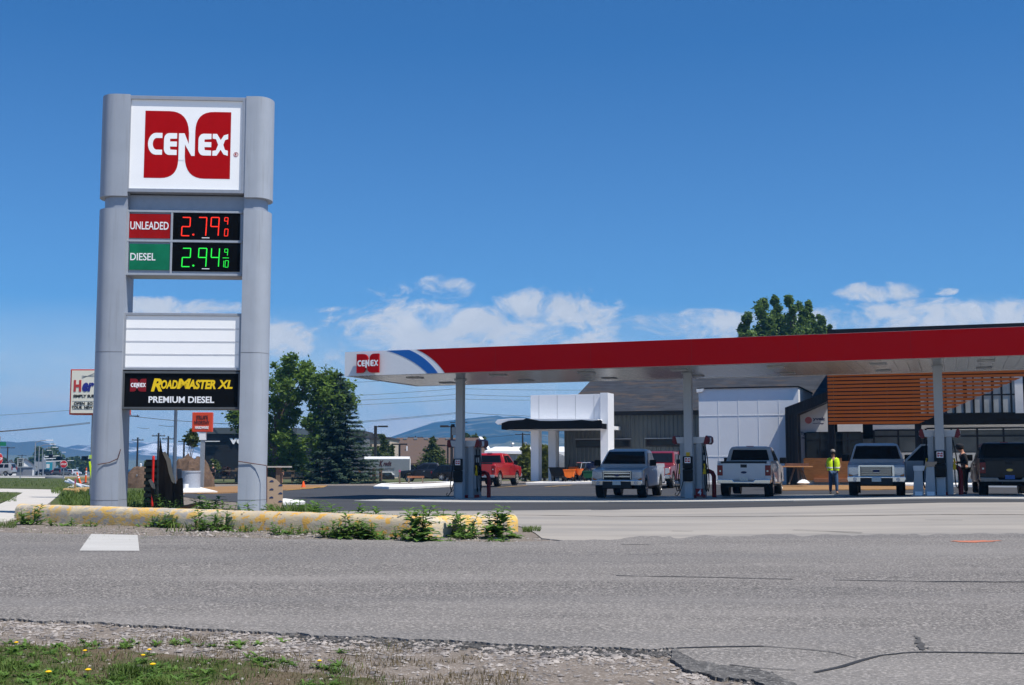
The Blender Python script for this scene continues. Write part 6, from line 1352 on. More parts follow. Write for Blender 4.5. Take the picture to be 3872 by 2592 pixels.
M_stone = mat('gravel_stones', (.40, .36, .33), .85, col2=(.13, .12, .12), scale=6, thr=(.35, .65), coord='Pos', det=2)
def stones(name, pts, m, seed=1):
    rg = random.Random(seed); mb = MB()
    for x, y, s in pts:
        z = gz(x, y); M = Matrix.Translation((x, y, z + s * .15)) @ Matrix.Rotation(rg.uniform(0, 6.28), 4, 'Z') @ Matrix.Diagonal((s * rg.uniform(.8, 1.5), s * rg.uniform(.6, 1.1), s * rg.uniform(.35, .7), 1))
        vs = [(math.cos(k * 1.257) * rg.uniform(.8, 1.1), math.sin(k * 1.257) * rg.uniform(.8, 1.1), rg.uniform(-.25, .25)) for k in range(5)] + [(rg.uniform(-.2, .2), rg.uniform(-.2, .2), .8), (0, 0, -.8)]
        mb.add(vs, [(k, (k + 1) % 5, 5) for k in range(5)] + [((k + 1) % 5, k, 6) for k in range(5)], M)
    return tag(mb.build(name, m, fix=False), kind='stuff')
sp2 = []
for _ in range(9000):
    px = rg.uniform(-300, 3000); py0 = edge_y(px)
    py = py0 + abs(rg.gauss(0, 45)) + rg.uniform(-2, 4) if rg.random() < .75 else py0 + rg.uniform(0, 200)
    if py > 2700 or (px > 2570 and py < py0 + 2): continue
    if noise.noise(Vector((px * .006, py * .015, 4))) < -.25 and rg.random() < .7: continue
    g = NG(px, py) if py > 2365 else G(px, py); sp2.append((g.x, g.y, .006 + .026 * rg.random() ** 3.0))
for _ in range(2600):
    px = rg.uniform(-60, 2250); py = rg.uniform(1985 + max(0, min(px, 1600)) * .03, 2018 + min(px, 2000) * .020)
    g = G(px, py); sp2.append((g.x, g.y, .008 + .022 * rg.random() ** 3))
for _ in range(950):
    px = rg.uniform(620, 1900); g = GY(px, rg.uniform(20, 26)); sp2.append((g.x, g.y, .015 + .045 * rg.random() ** 2))
for _ in range(420):
    px = rg.uniform(0, 4000); g = G(px, rg.uniform(2060, 2440)); sp2.append((g.x, g.y, .004 + .008 * rg.random() ** 2))
    sp2[-1] = (g.x, g.y, sp2[-1][2])
stones('gravel', sp2, M_stone, 4)
M_chunk = mat('asphalt_crumbs', (.10, .098, .096), .95, col2=(.025, .025, .026), scale=8, coord='Pos'); sp3 = []
for _ in range(2600):
    px = rg.uniform(1100, 2560); g = NG(px, edge_y(px) + abs(rg.gauss(0, 12)) + 1); sp3.append((g.x, g.y, .006 + .022 * rg.random() ** 2.5))
for _ in range(900):
    t = rg.random(); px = 2540 + 420 * t; g = NG(px, 2470 + 130 * t ** .9 + rg.gauss(12, 10)); sp3.append((g.x, g.y, .006 + .024 * rg.random() ** 2.5))
stones('asphalt_crumbs', sp3, M_chunk, 6)
# dandelions in the near grass
M_dand = mat('dandelion_yellow', (.85, .50, .01), .6, var=.1)
def dandelion(seed):
    rg = random.Random(seed); r = empty('dandelion'); lf = MB()
    for k in range(9): a = k * .7 + rg.uniform(-.2, .2); toothed_leaf(lf, Vector((0, 0, .004)), Vector((math.cos(a), math.sin(a), rg.uniform(.1, .5))), Vector((0, 0, 1)), rg.uniform(.07, .13), .014, rg)
    lf.build('leaves', LM_weed, r, fix=False); st_ = MB().tube([(0, 0, 0), (.004, -.004, .06)], [.0025, .002], 5).build('stem', LM_weed, r)
    MB().lathe([(.004, -.006), (.016, 0), (.022, .006), (.012, .012), (.003, .014)], 12, Matrix.Translation((.004, -.004, .062))).build('flower', M_dand, r); return r
d0 = dandelion(1)
dl = [(60, 2456, 'dandelion on the leaf clump at the far left of the near grass'), (318, 2488, 'dandelion nearest above the pair in the left grass'), (540, 2506, 'dandelion in the middle of the near grass'), (566, 2484, 'small dandelion just above the middle one'), (184, 2578, 'big dandelion at the bottom edge, left one'), (330, 2570, 'big dandelion at the bottom edge, right one'), (574, 2549, 'dandelion low in the middle of the near grass'), (1208, 2528, 'lone dandelion at the right end of the near grass')]
for i, (px, py, lb) in enumerate(dl):
    o = d0 if i == 0 else copy_tree(d0); b = G(px, py); o.location = b; s = .8 if py < 2540 else 1.0; o.scale = (s, s, s); o.rotation_euler = (0, 0, i * 1.3); tag(o, lb, 'dandelion', 'dandelions in the near grass')
# ================================================================ STREET FURNITURE AND SITE CLUTTER
def thing(name, loc, label, cat, group=None, rz=0): return empty(name, loc, rz, label, cat, group)
# restaurant sign half hidden behind the left pillar
Yh = 46; p = GY(350, Yh); hs = thing('shop_sign', p, 'cream shop sign with red border half hidden behind the left sign pillar', 'sign'); O = Vector(p)
def hx(px, py): q = V(px, py, Yh) - O; return q.x, q.z
x0, z1 = hx(267, 1397); x1, z0 = hx(480, 1569)
MB().box((x0, 0, z0), (x1, .5, z1)).build('cabinet', mat('sign_border_red', (.50, .06, .03), .5), hs, bevel=.02)
a, b_ = hx(273, 1402), hx(474, 1563); MB().box((a[0], -.02, b_[1]), (b_[0], -.004, a[1])).build('face', mat('cream_face', (.72, .70, .60), .5, var=.02), hs)
def ht_(s, px0, py0, px1, py1, m, **k): a = hx(px0, py1); c = hx(px1, py0); letters(s, a[0], a[1], c[0], c[1], -.022, m, hs, depth=.01, **k)
M_hred = mat('sign_letter_red', (.45, .05, .05), .5); M_hblue = mat('sign_letter_blue', (.02, .03, .22), .5)
ht_('H', 279, 1438, 309, 1482, M_hred, bold=.05); ht_('er', 311, 1448, 358, 1482, M_hblue, bold=.05, shear=.25); ht_('SIMPLY SUBS', 278, 1493, 366, 1504, M_black, bold=.03)
ht_('OPEN  SO', 280, 1521, 352, 1532, M_black, bold=.02); ht_('YOUR  NEW', 272, 1536, 352, 1547, M_black, bold=.02)
rl = MB()
for py in (1518, 1534, 1549): a = hx(274, py); b_ = hx(473, py); rl.box((a[0], -.026, a[1] - .006), (b_[0], -.0205, a[1] + .006))
rl.build('letter_track', M_galv, hs)
cb_ = MB()
for px in (320, 332, 345): a = hx(310, 1432); b_ = hx(358, 1412 + (px - 320) * .5); cb_.bar((a[0], -.024, a[1] + (px - 320) * .004), (b_[0], -.024, b_[1]), .008)
cb_.build('bridge_drawing', M_greyblk, hs)
q0 = hx(347, 1569); MB().tube([(q0[0], .25, -.2), (q0[0], .25, q0[1])], .085 * 1.0, 10).build('post', M_galv, hs, smooth=True)
rb = MB(); 
for k in range(3): rb.tube([(q0[0] - .1, .14, 1.95 - .04 * k - .35), (q0[0], .13, 1.97 - .05 * k - .35), (q0[0] + .1, .14, 1.93 - .03 * k - .35)], .014, 5)
rb.bar((q0[0] - .06, .12, 1.4), (q0[0] + .05, .1, .75), .07, .012); rb.build('ribbon', M_hiviz, hs)
# orange square hardware sign
Yt = 78; p = GY(765, Yt); ts = thing('hardware_sign', p, 'square orange hardware sign on a pole between the grey sign pillars', 'sign'); O = Vector(p)
def tx(px, py): q = V(px, py, Yt) - O; return q.x, q.z
x0, z1 = tx(727, 1560); x1, z0 = tx(801, 1634); MB().box((x0, 0, z0), (x1, .35, z1)).build('cabinet', mat('sign_orange_red', (.62, .06, .018), .45, var=.05, scale=2), ts, bevel=.03)
M_tdark = mat('letter_brown', (.10, .02, .015), .5)
for s, a, b_, m in (('TRUST', (742, 1587), (786, 1572), M_tdark), ('WORTHY', (734, 1606), (793, 1592), M_tdark), ('HARDWARE', (738, 1623), (789, 1612), M_letter)):
    q = tx(*a); c = tx(*b_); letters(s, q[0], q[1], c[0], c[1], -.004, m, ts, bold=.035, depth=.02)
mb = MB(); q = tx(743, 1590); mb.box((q[0], -.02, q[1] - .12), (q[0] + .05, -.005, q[1] + .2)); mb.build('letter_tail', M_tdark, ts); q = tx(783, 1590); MB().box((q[0], -.02, q[1] - .12), (q[0] + .05, -.005, q[1] + .2)).build('letter_tail', M_tdark, ts)
q = tx(765, 1634); MB().box((q[0] - .12, .08, -.2), (q[0] + .12, .28, z0)).build('post', M_galv, ts); MB().box((q[0] - .2, .04, z0 - .5), (q[0] + .2, .32, z0 - .02)).build('post_collar', M_white, ts)
# poles and wires
def upole(px, pt, Y, label, w=.14, arms=((.6, 1.1),), m=M_darkpole, group='utility poles', tr=False, name='utility_pole'):
    b = GY(px, Y); zt = V(px, pt, Y).z - b.z; r = thing(name, b, label, 'pole', group); MB().tube([(0, 0, -.3), (0, 0, zt)], [w * 1.15, w * .8], 8).build('pole', m, r, smooth=True)
    for dz, hw in arms:
        a_ = MB().box((-hw, -.07, zt - dz - .06), (hw, .07, zt - dz + .06)).build('crossarm', m, r)
        for x in (-hw * .85, -hw * .3, hw * .3, hw * .85): MB().lathe([(.03, 0), (.05, .06), (.03, .14)], 6, Matrix.Translation((x, 0, zt - dz + .06))).build('insulator', M_greyblk, a_)
    if tr: MB().lathe([(.1, -.5), (.26, -.45), (.26, .35), (.1, .42)], 10, Matrix.Translation((.42, 0, zt - 1.9))).build('transformer', M_galv, r)
    return r
upole(487, 1535, 150, 'dark utility pole with crossarm right of the left sign pillar', .17, ((1.25, 1.3),)); upole(36, 1690, 260, 'utility pole behind the silver minivan on the far left', .16, ((.25, 1.5),))
upole(91, 1720, 380, 'distant utility pole above the white gabled house', .16, ((.3, 1.4),)); upole(1976, 1637, 200, 'utility pole with transformer seen under the black store entry canopy', .16, ((.3, 1.2),), tr=True)
upole(1572, 1649, 260, 'top of a utility pole showing over the brown roof', .16, ((.3, 1.6), (.9, .8))); upole(1735, 1590, 230, 'utility pole mostly hidden behind the left canopy column', .15, ((.4, 1.6), (2.5, .9)))
for px, pt, Y, lb in ((525, 1655, 190, 'short dark pole left of the red post'), (603, 1638, 170, 'dark pole standing right of the red post'), (640, 1650, 180, 'dark pole above the tan board'), (700, 1660, 185, 'dark pole beside the hardware sign'), (473, 1640, 330, 'thin far pole beside the left sign pillar')): upole(px, pt, Y, lb, .16, ((.4, .9),), group='utility poles')
b = GY(666, 62); zt = V(666, 1530, 62).z - b.z; r = thing('steel_pole', b, 'blue grey steel pole behind the price sign, left of the orange sign', 'pole'); MB().tube([(0, 0, -.2), (0, 0, 2.2), (0, 0, 2.25), (0, 0, zt)], [.105, .10, .082, .08], 12).build('shaft', mat('blue_grey_steel', (.10, .125, .16), .4, .3), r, smooth=True); MB().lathe([(.16, 0), (.16, .08), (.11, .12)], 12).build('base_flange', M_galv, r)
def wire(pts, rad, label, Y=None):
    P = [V(px, py, y) for px, py, y in pts]; f = []
    for a, b in zip(P[:-1], P[1:]):
        for i in range(12): t = i / 12; q = a.lerp(b, t); q.z -= (a - b).length * .004 * 4 * t * (1 - t); f.append(q)
    f.append(P[-1]); c = P[0].copy(); mb = MB().tube([q - c for q in f], rad, 4); o = mb.build('power_line', M_cable, fix=False); o.location = c; tag(o, label, 'power line', 'overhead power lines'); return o
M_cable = mat('cable_dark', (.05, .05, .055), .6)
for pts, rd, lb in (([(1300, 1448, 220), (1730, 1424, 232), (2220, 1410, 240)], .030, 'uppermost power line under the canopy edge'), ([(1310, 1498, 220), (1735, 1470, 232), (2200, 1476, 240)], .032, 'second power line from the top behind the left column'), ([(1310, 1516, 220), (1735, 1492, 232), (2010, 1500, 240)], .032, 'third power line from the top behind the left column'), ([(1310, 1534, 220), (1735, 1509, 232), (2005, 1514, 240)], .030, 'fourth power line from the top behind the left column'), ([(1340, 1596, 225), (1735, 1560, 230), (2020, 1575, 240)], .036, 'upper strand of the low line pair by the mountain'), ([(1340, 1600, 226), (1735, 1564, 231)], .030, 'lower strand of the low line pair by the mountain'), ([(1735, 1660, 228), (1976, 1642, 200), (2290, 1668, 200)], .022, 'thin wire crossing in front of the mountain to the transformer pole'),
                    ([(-40, 1635, 120), (340, 1598, 130)], .028, 'double cable running left from the cream shop sign, upper strand'), ([(-40, 1637, 121), (340, 1602, 131)], .028, 'double cable running left from the cream shop sign, lower strand'), ([(-40, 1573, 150), (265, 1552, 150)], .018, 'thin high wire left of the cream shop sign'), ([(487, 1573, 150), (730, 1596, 140), (870, 1604, 139)], .030, 'wire from the dark utility pole towards the hardware sign'), ([(-20, 1697, 262), (36, 1692, 260)], .03, 'short wire at the pole behind the silver minivan'), ([(600, 1608, 170), (660, 1612, 150)], .028, 'short span of wire left of the steel pole'), ([(520, 1617, 190), (565, 1620, 170)], .025, 'short span of wire near the left pillar')): wire(pts, rd, lb)
def lamp_post(px, pt, Y, label, side=1, arm=.9, m=M_darkpole, w=.09):
    b = GY(px, Y); zt = V(px, pt, Y).z - b.z; r = thing('lamp_post', b, label, 'lamp post', 'parking lot lamp posts'); MB().box((-w, -w, -.2), (w, w, zt)).build('pole', m, r); MB().box((min(0, side * .4), -.06, zt - .16), (max(0, side * .4), .06, zt - .06)).build('arm', m, r)
    x0, x1 = sorted((side * .3, side * (.3 + arm))); MB().box((x0, -.2, zt - .16), (x1, .2, zt + .02)).build('lamp_head', m, r, bevel=.02); return r
lamp_post(1421, 1611, 140, 'dark lamp post in front of the beige building', 1, 1.1, w=.16); lamp_post(1709, 1610, 118, 'tall dark lamp post just left of the left canopy column', -1, .8, w=.13); lamp_post(1694, 1683, 150, 'short dark lamp post beside the taller one, left of the canopy column', -1, 1.0, w=.10)
b = GY(1512, 160); r = thing('lamp_post', b, 'dark lamp post with a twin head in front of the brown roof', 'lamp post', 'parking lot lamp posts'); zt = V(1512, 1678, 160).z - b.z; MB().box((-.12, -.1, -.2), (.12, .1, zt)).build('pole', M_darkpole, r)
for s in (-1, 1): MB().box((min(s * .12, s * 1.0), -.15, zt - .18), (max(s * .12, s * 1.0), .15, zt)).build('lamp_head', M_darkpole, r)
for px, pt, ax, Y, lb in ((140, 1674, 52, 235, 'nearest street lamp with the tallest arm over the truck'), (155, 1689, 50, 280, 'second street lamp in the row over the truck'), (168, 1700, 46, 325, 'third street lamp in the row over the truck'), (205, 1706, -14, 380, 'fourth small street lamp, its arm pointing left'), (240, 1712, 8, 420, 'farthest small street lamp above the trees')):
    b = GY(px, Y); zt = V(px, pt, Y).z - b.z; k = ax / F * Y; r = thing('street_lamp', b, lb, 'street lamp', 'street lamps along the far street'); MB().tube([(0, 0, 0), (0, 0, zt), (k * .35, 0, zt + abs(k) * .12), (k, 0, zt + abs(k) * .17)], [.13, .10, .08, .06], 6).build('pole', M_galv, r)
    MB().box((k - .1 - .5, -.2, zt + abs(k) * .17 - .1), (k + .6, .2, zt + abs(k) * .17 + .08)).build('lamp_head', M_white, r)
def signal(px0, py, px1, Y, label, heads):
    a = V(px0, py, Y); b = GY(px0, Y); r = thing('traffic_signal', b, label, 'traffic signal', 'traffic signals on mast arms'); zz = a.z - b.z; k = (px1 - px0) / F * Y; MB().tube([(0, 0, 0), (0, 0, zz + .6)], .16, 8).build('pole', M_galv, r); MB().tube([(0, 0, zz), (k, 0, zz + .25)], [.11, .06], 8).build('mast_arm', M_white, r)
    for h in heads:
        x = (h - px0) / F * Y; MB().box((x - .5, -.15, zz - .35), (x + .5, .15, zz + .55)).build('signal_head', M_black, r, bevel=.04)
signal(172, 1737, 235, 300, 'white mast arm signal above the truck box', (228, 233)); signal(175, 1728, 232, 306, 'upper white mast arm just above the other one', (200,)); signal(180, 1746, 286, 330, 'long low mast arm signal reaching toward the stop sign', (254,)); signal(360, 1736, 322, 250, 'signal head on an arm at the left sign pole', (325, 331))
def octo(r_): return [(r_ * math.cos(R(22.5 + 45 * k)), r_ * math.sin(R(22.5 + 45 * k))) for k in range(8)]
def stop(px, pc, Y, label, rz=0, green=False, D=.38):
    b = GY(px, Y); zc = V(px, pc, Y).z - b.z; r = thing('stop_sign', b, label, 'stop sign', 'stop signs', rz); MB().box((-.04, .03, -.2), (.04, .08, zc + D + (1.3 if green else 0))).build('post', M_galv, r)
    pl = MB().prism([(x, zc + z) for x, z in octo(D * 1.06)], 0, .02, 'y').build('border', M_letter, r); MB().prism([(x, zc + z) for x, z in octo(D * .97)], -.012, -.002, 'y').build('plate', mat('stop_red', (.55, .02, .03), .45), r); letters('STOP', -D * .75, zc - D * .25, D * .75, zc + D * .25, -.014, M_letter, r, bold=.03, depth=.008)
    if green: MB().box((-.8, .0, zc + 1.0), (.8, .025, zc + 1.3)).build('street_name_sign', mat('street_sign_green', (.01, .16, .09), .45), r)
stop(249, 1756, 128, 'small red stop sign right of the far truck'); stop(8, 1736, 96, 'stop sign turned edge on under a green street name sign, far left', R(82), True, .42)
b = GY(86, 128); r = thing('speed_limit_sign', b, 'grey speed limit 35 sign seen against the white house', 'road sign'); MB().box((-.04, .02, -.2), (.04, .07, 2.1)).build('post', M_galv, r); MB().box((-.34, -.0, 1.28), (.34, .02, 2.2)).build('plate', mat('sign_grey_white', (.38, .40, .42), .5), r); letters('35', -.2, 1.36, .2, 1.76, -.002, M_black, r, bold=.05, depth=.01); letters('SPEED', -.24, 2.0, .24, 2.12, -.002, M_black, r, bold=.02, depth=.01); letters('LIMIT', -.2, 1.83, .2, 1.95, -.002, M_black, r, bold=.02, depth=.01)
# striped delineators, pipes, stake, tan kerbs on the left
def delineator(px, pb, pt, tilt, label):
    b = G(px, pb); h = (pb - pt) / F * b.y; r = thing('delineator_post', b, label, 'traffic post', 'striped orange traffic posts'); r.rotation_euler = (0, tilt, 0); MB().lathe([(.2, 0), (.2, .05), (.07, .08)], 10).build('base', M_black, r); t = MB().lathe([(.085, .05), (.05, h * .92), (.055, h * .95), (.02, h)], 10).build('tube', M_orange, r, smooth=True)
    for z in (.52, .70): rr_ = .085 - .035 * z + .004; MB().lathe([(rr_, h * z), (rr_ - .003, h * (z + .1))], 10).build('band', M_stripew, t, smooth=True)
delineator(306, 1834, 1784, R(-20), 'orange and white striped traffic post leaning left'); delineator(323, 1828, 1770, R(2), 'orange and white striped traffic post standing upright beside the sign pole')
for a, b_, rd, lb in (((247, 1822), (350, 1846), .075, 'longest white plastic pipe, on top of the heap by the left pillar'), ((258, 1816), (310, 1844), .075, 'white plastic pipe crossing under the longest one'), ((300, 1838), (352, 1852), .07, 'short white plastic pipe nearest the left pillar')):
    A = G(a[0], 1846, 0); B = G(b_[0], 1856, 0); A.z = V(a[0], a[1], A.y).z; B.z = V(b_[0], b_[1], B.y).z; B.z = max(B.z, gz(B.x, B.y) + .08); o = MB().tube([Vector(), B - A], rd, 10).build('plastic_pipe', M_stripew, smooth=True); o.location = A; tag(o, lb, 'pipe', 'white plastic pipes')
b = G(282, 1864); r = thing('survey_stake', b, 'wooden stake with a pink painted top in front of the white pipes', 'stake'); h = 52 / F * b.y; MB().box((-.035, -.012, -.1), (.035, .012, h * .66)).build('shaft', mat('stake_wood', (.42, .27, .11), .8), r); MB().box((-.035, -.012, h * .66), (.035, .012, h)).build('painted_top', mat('stake_pink', (.45, .08, .16), .7), r); r.rotation_euler = (0, R(2), 0)
M_tankerb = mat('tan_kerb_paint', (.52, .33, .14), .85, var=.15, scale=4)
for i, (a, b_, lb) in enumerate((((247, 1866), (289, 1868), 'tan painted kerb block behind the stake'), ((291, 1862), (318, 1864), 'short tan kerb block right of the stake'), ((322, 1860), (350, 1862), 'tan kerb block beside the left sign pillar'))):
    A, B = G(*a), G(*b_); o = MB().prism([(-.18, 0), (.18, 0), (.15, .16), (.08, .23), (-.08, .23), (-.15, .16)], 0, (B - A).length, 'x' if False else 'y').build('tan_kerb', M_tankerb, bevel=.02); o.location = A; o.rotation_euler = (0, 0, math.atan2(B.y - A.y, B.x - A.x) - R(90)); tag(o, lb, 'kerb block', 'tan kerb blocks by the left pillar')
b = G(246, 1812); o = MB().box((0, -.15, .05), (95 / F * b.y, .15, .28)).build('timber_beam', mat('pale_timber', (.55, .42, .20), .8), bevel=.02); o.location = b; tag(o, 'long pale timber beam lying beyond the striped posts', 'beam')
b = G(204, 1812); o_ = MB(); rg = random.Random(3); o_.lathe([(1.0, 0), (.95, .25), (.6, .42), (.1, .45)], 12, Matrix.Diagonal((1.1, .6, 1, 1))); o = o_.build('boulder', M_greyblk, smooth=True, bevel=.05); o.location = b; tag(o, 'low grey boulder on the verge left of the white pipes', 'boulder')
# heap, pipe, boards and posts between the sign pillars
def mound(px0, px1, pt, pb, label, seed, m):
    c = G((px0 + px1) / 2, pb); w = (px1 - px0) / F * c.y / 2; h = V(0, pt, c.y + w * .4).z - c.z; mb = MB(); n, k = 26, 12
    for i in range(k + 1):
        t = i / k
        for j in range(n): a = 2 * math.pi * j / n; r_ = w * (1 - t); z = h * (1 - (1 - t) ** 3.2) + noise.fractal(Vector((math.cos(a) * (1 - t) * 3, math.sin(a) * (1 - t) * 3, seed)), 1, 2, 6) * h * .26 * (t > 0); mb.v.append((math.cos(a) * r_ * (1 + .12 * noise.noise(Vector((j * .7, i * .6, seed)))), math.sin(a) * r_ * .8, z - (.1 if i == 0 else 0)))
    for i in range(k):
        for j in range(n): mb.f.append((i * n + j, i * n + (j + 1) % n, (i + 1) * n + (j + 1) % n, (i + 1) * n + j))
    o = mb.build('dirt_mound', m, smooth=False); o.location = c + Vector((0, w * .5, 0)); return tag(o, label, 'dirt mound', 'dirt mounds')
M_dirt = mat('excavated_dirt', (.15, .098, .068), .95, col2=(.07, .046, .033), scale=3, bump=.6, bscale=14)
mound(440, 622, 1772, 1850, 'brown dirt mound just right of the left sign pillar', 1, M_dirt); mound(610, 800, 1735, 1842, 'higher dirt mound behind the grey concrete pipe', 2, M_dirt)
b = G(722, 1852); r = thing('concrete_pipe', b, 'pale blue grey upright concrete pipe below the dirt mound', 'pipe section'); s = 1 / F * b.y; MB().lathe([(34 * s, 0), (34 * s, 64 * s), (36 * s, 64 * s), (36 * s, 70 * s), (26 * s, 70 * s), (26 * s, 40 * s)], 20).build('barrel', mat('blue_grey_concrete', (.33, .36, .42), .7, var=.08), r, smooth=True)
b = G(724, 1854); r = thing('bucket', b + Vector((0, -1.2, 0)), 'white bucket with a blue rim at the foot of the concrete pipe', 'bucket'); MB().lathe([(.13, 0), (.16, .36), (.15, .36), (.12, .02)], 14).build('pail', M_stripew, r, smooth=True); MB().lathe([(.135, .01), (.14, .05)], 14).build('rim', mat('bucket_blue', (.05, .14, .42), .5), r)
def post(px, pb, pt, w, m, label, name='marker_post', cap=None, Y=None):
    b = GY(px, Y) if Y else G(px, pb); pb = pb if not Y else 1750 + (EYE - b.z) * F / Y; h = (pb - pt) / F * b.y; r = thing(name, b, label, 'post'); MB().tube([(0, 0, -.1), (0, 0, h)], w / F * b.y / 2, 10).build('shaft', m, r, smooth=True); MB().lathe([(w / F * b.y * .56, h - .05), (w / F * b.y * .56, h + .02), (.02, h + .05)], 10).build('cap', cap or m, r, smooth=True)
post(530, 1845, 1757, 7, M_stripew, 'thin white marker post in front of the left dirt mound'); post(586, 1868, 1732, 9, mat('post_red', (.62, .02, .012), .5), 'bright red post standing before the dark boards', Y=30)
post(516, 1850, 1798, 5, M_greyblk, 'short grey post before the left dirt mound')
M_char = mat('dark_board', (.038, .024, .015), .85, col2=(.085, .055, .035), scale=3, stretch=(3, 3, .5)); M_tan = mat('tan_board', (.62, .46, .30), .75, var=.1, scale=3)
b = GY(630, 27.5); bs = thing('board_stack', b, 'cluster of dark upright broken boards with one tan board behind the kerb', 'boards'); O = Vector(b)
def brd(name, pts, y, d, m):
    q = [V(px, py, b.y + y) - O for px, py in pts]; MB().prism([(v.x, v.z) for v in q], y, y + d, 'y').build(name, m, bs, bevel=.012)
brd('board', [(562, 1822), (575, 1838), (602, 1898), (602, 1960), (590, 1960)], .1, .07, M_char); brd('board', [(604, 1655), (612, 1708), (622, 1724), (629, 1748), (640, 1768), (646, 1800), (650, 1960), (600, 1960), (600, 1740)], .25, .06, M_char)
brd('board', [(622, 1722), (642, 1800), (652, 1830), (655, 1960), (625, 1960)], -.02, .07, M_char); brd('board', [(650, 1822), (664, 1832), (672, 1812), (688, 1808), (694, 1960), (650, 1960)], .05, .08, M_char); brd('board', [(668, 1772), (686, 1776), (686, 1815), (670, 1815)], .1, .05, M_greyblk)
brd('tan_board', [(613, 1712), (624, 1708), (644, 1740), (652, 1790), (663, 1824), (656, 1830), (648, 1820), (638, 1790), (629, 1746)], -.09, .05, M_tan); brd('tan_board', [(560, 1816), (570, 1812), (584, 1832), (586, 1850), (578, 1848), (572, 1842)], -.06, .04, M_tan)
b = GY(577, 33); r = thing('pallet_rack', b, 'dark green slatted crate standing behind the red post', 'crate'); 
for k in range(7): MB().box((-.17, 0, .15 + k * .165), (.17, .4, .25 + k * .165)).build('slat', mat('dark_green_plastic', (.003, .008, .007), .6), r)
MB().box((-.15, .06, .05), (.15, .36, 1.3)).build('core', M_black, r)
b = G(548, 1808); r = thing('portable_sign', b, 'small white and green board behind the left dirt mound', 'board'); MB().box((-.35, 0, .0), (.35, .08, 1.7)).build('panel', M_stripew, r); MB().box((.0, -.02, .3), (.45, -.003, 1.5)).build('green_panel', mat('vivid_green', (.02, .42, .12), .5), r)
for i, (px, Y, rz, ln, lb) in enumerate(((735, 27, .3, .5, 'reddish wood scrap lying behind the kerb, upper one'), (748, 26, -.5, .4, 'reddish wood scrap lying behind the kerb, lower one'))):
    b = GY(px, Y); o = MB().box((-ln / 2, -.06, 0), (ln / 2, .06, .07)).build('wood_scrap', mat('reddish_wood', (.34, .14, .07), .8, var=.2, scale=6), bevel=.01); o.location = b + Vector((0, 0, .20 - .1 * i)); o.rotation_euler = (R(10), R(-14), rz); tag(o, lb, 'wood scrap', 'wood scraps')
# cable reel and trestle right of the right pillar
b = GY(1014, 31); r = thing('cable_reel', b, 'tan cardboard cable reel leaning behind the right sign pillar', 'cable reel', None, R(8)); M_card = mat('printed_cardboard', (.42, .31, .22), .85, var=.06, scale=3); Rr = .40
dk = MB().prism([(-Rr, 0), (Rr, 0), (Rr, .45)] + [(Rr * math.cos(R(a)), .45 + Rr * math.sin(R(a))) for a in range(10, 171, 10)] + [(-Rr, .45)], -.03, .03, 'y').build('disc', M_card, r)
mk = random.Random(2)
for k in range(7): x = .12 + .22 * (k % 2); z = .12 + .10 * k; MB().prism([(x - .05, z), (x + .05, z), (x + .05, z + .03), (x + .01, z + .05), (x - .04, z + .03)], -.036, -.031, 'y').build('printed_mark', M_logob, dk)
MB().lathe([(.2, 0), (.2, .5)], 14, Matrix.Translation((0, .03, .45)) @ Matrix.Rotation(R(-90), 4, 'X')).build('drum', M_card, r)
b = G(1022, 1846); r = thing('work_trestle', b, 'weathered wooden work trestle just right of the right sign pillar', 'trestle'); MB().box((-.7, -.5, 1.28), (1.25, .5, 1.36)).build('top', M_boardw, r)
for x in (-.4, .5): MB().box((x - .1, -.35, 0), (x + .16, .35, 1.28)).build('leg', M_wood, r)
# rail fence, gate, posts
fn = thing('rail_fence', GY(1100, 120), 'weathered wooden two rail fence below the cottonwoods', 'fence'); O = Vector(fn.location)
def fpt(px, z): q = GY(px, 120) - O; return Vector((q.x, 0, q.z + z))
for px in (790, 900, 1112, 1182, 1010): q = fpt(px, 0); MB().box((q.x - .13, -.12, q.z - .2), (q.x + .13, .12, q.z + 1.45)).build('post', M_wood, fn)
for z in (.55, 1.2): 
    for a, c in ((790, 900), (900, 1010), (1010, 1112), (1112, 1186)): MB().bar(fpt(a, z) + Vector((0, -.15, 0)), fpt(c, z) + Vector((0, -.15, 0)), .11, .15).build('rail', M_wood, fn)
for px, pt, pb, lb, w in ((1326, 1778, 1830, 'lone wooden fence post left of the metal gate', .13), (1210, 1788, 1828, 'stout wooden post beside the worker in yellow', .24)):
    b = G(px, pb); r = thing('fence_post', b, lb, 'post', 'wooden posts near the gate'); h = (pb - pt) / F * b.y; MB().tube([(0, 0, -.1), (0, 0, h)], w, 8).build('shaft', M_wood, r); MB().lathe([(w * 1.02, h), (w * .6, h + .04)], 8).build('cap', M_wood, r)
b = G(1402, 1828); gt = thing('farm_gate', b, 'rusty metal gate leaning between wooden posts in front of the box trailer', 'gate'); s = b.y / F; M_rust = mat('rusty_steel', (.16, .085, .06), .8, .2, var=.25, scale=4)
f_ = MB()
for z in (.15, .5, .85, 1.25): f_.bar((-42 * s, 0, z), (40 * s, 0, z), .06)
f_.build('rails', M_rust, gt); f_ = MB()
for x in (-42, -22, -2, 18, 40): f_.bar((x * s, 0, .0), (x * s, 0, 1.3), .06)
f_.build('stiles', M_rust, gt)
for x in (-43, 10, 36): MB().box((x * s - .14, .1, -.1), (x * s + .14, .34, 1.42)).build('post', M_wood, gt)
b = G(1147, 1846); r = thing('traffic_cone', b, 'orange traffic cone on the netting below the spruce', 'traffic cone'); h = 25 / F * b.y; MB().box((-.19, -.19, 0), (.19, .19, .04)).build('base', M_orange, r); MB().lathe([(.14, .04), (.035, h), (.02, h + .01)], 12).build('cone', M_orange, r, smooth=True)
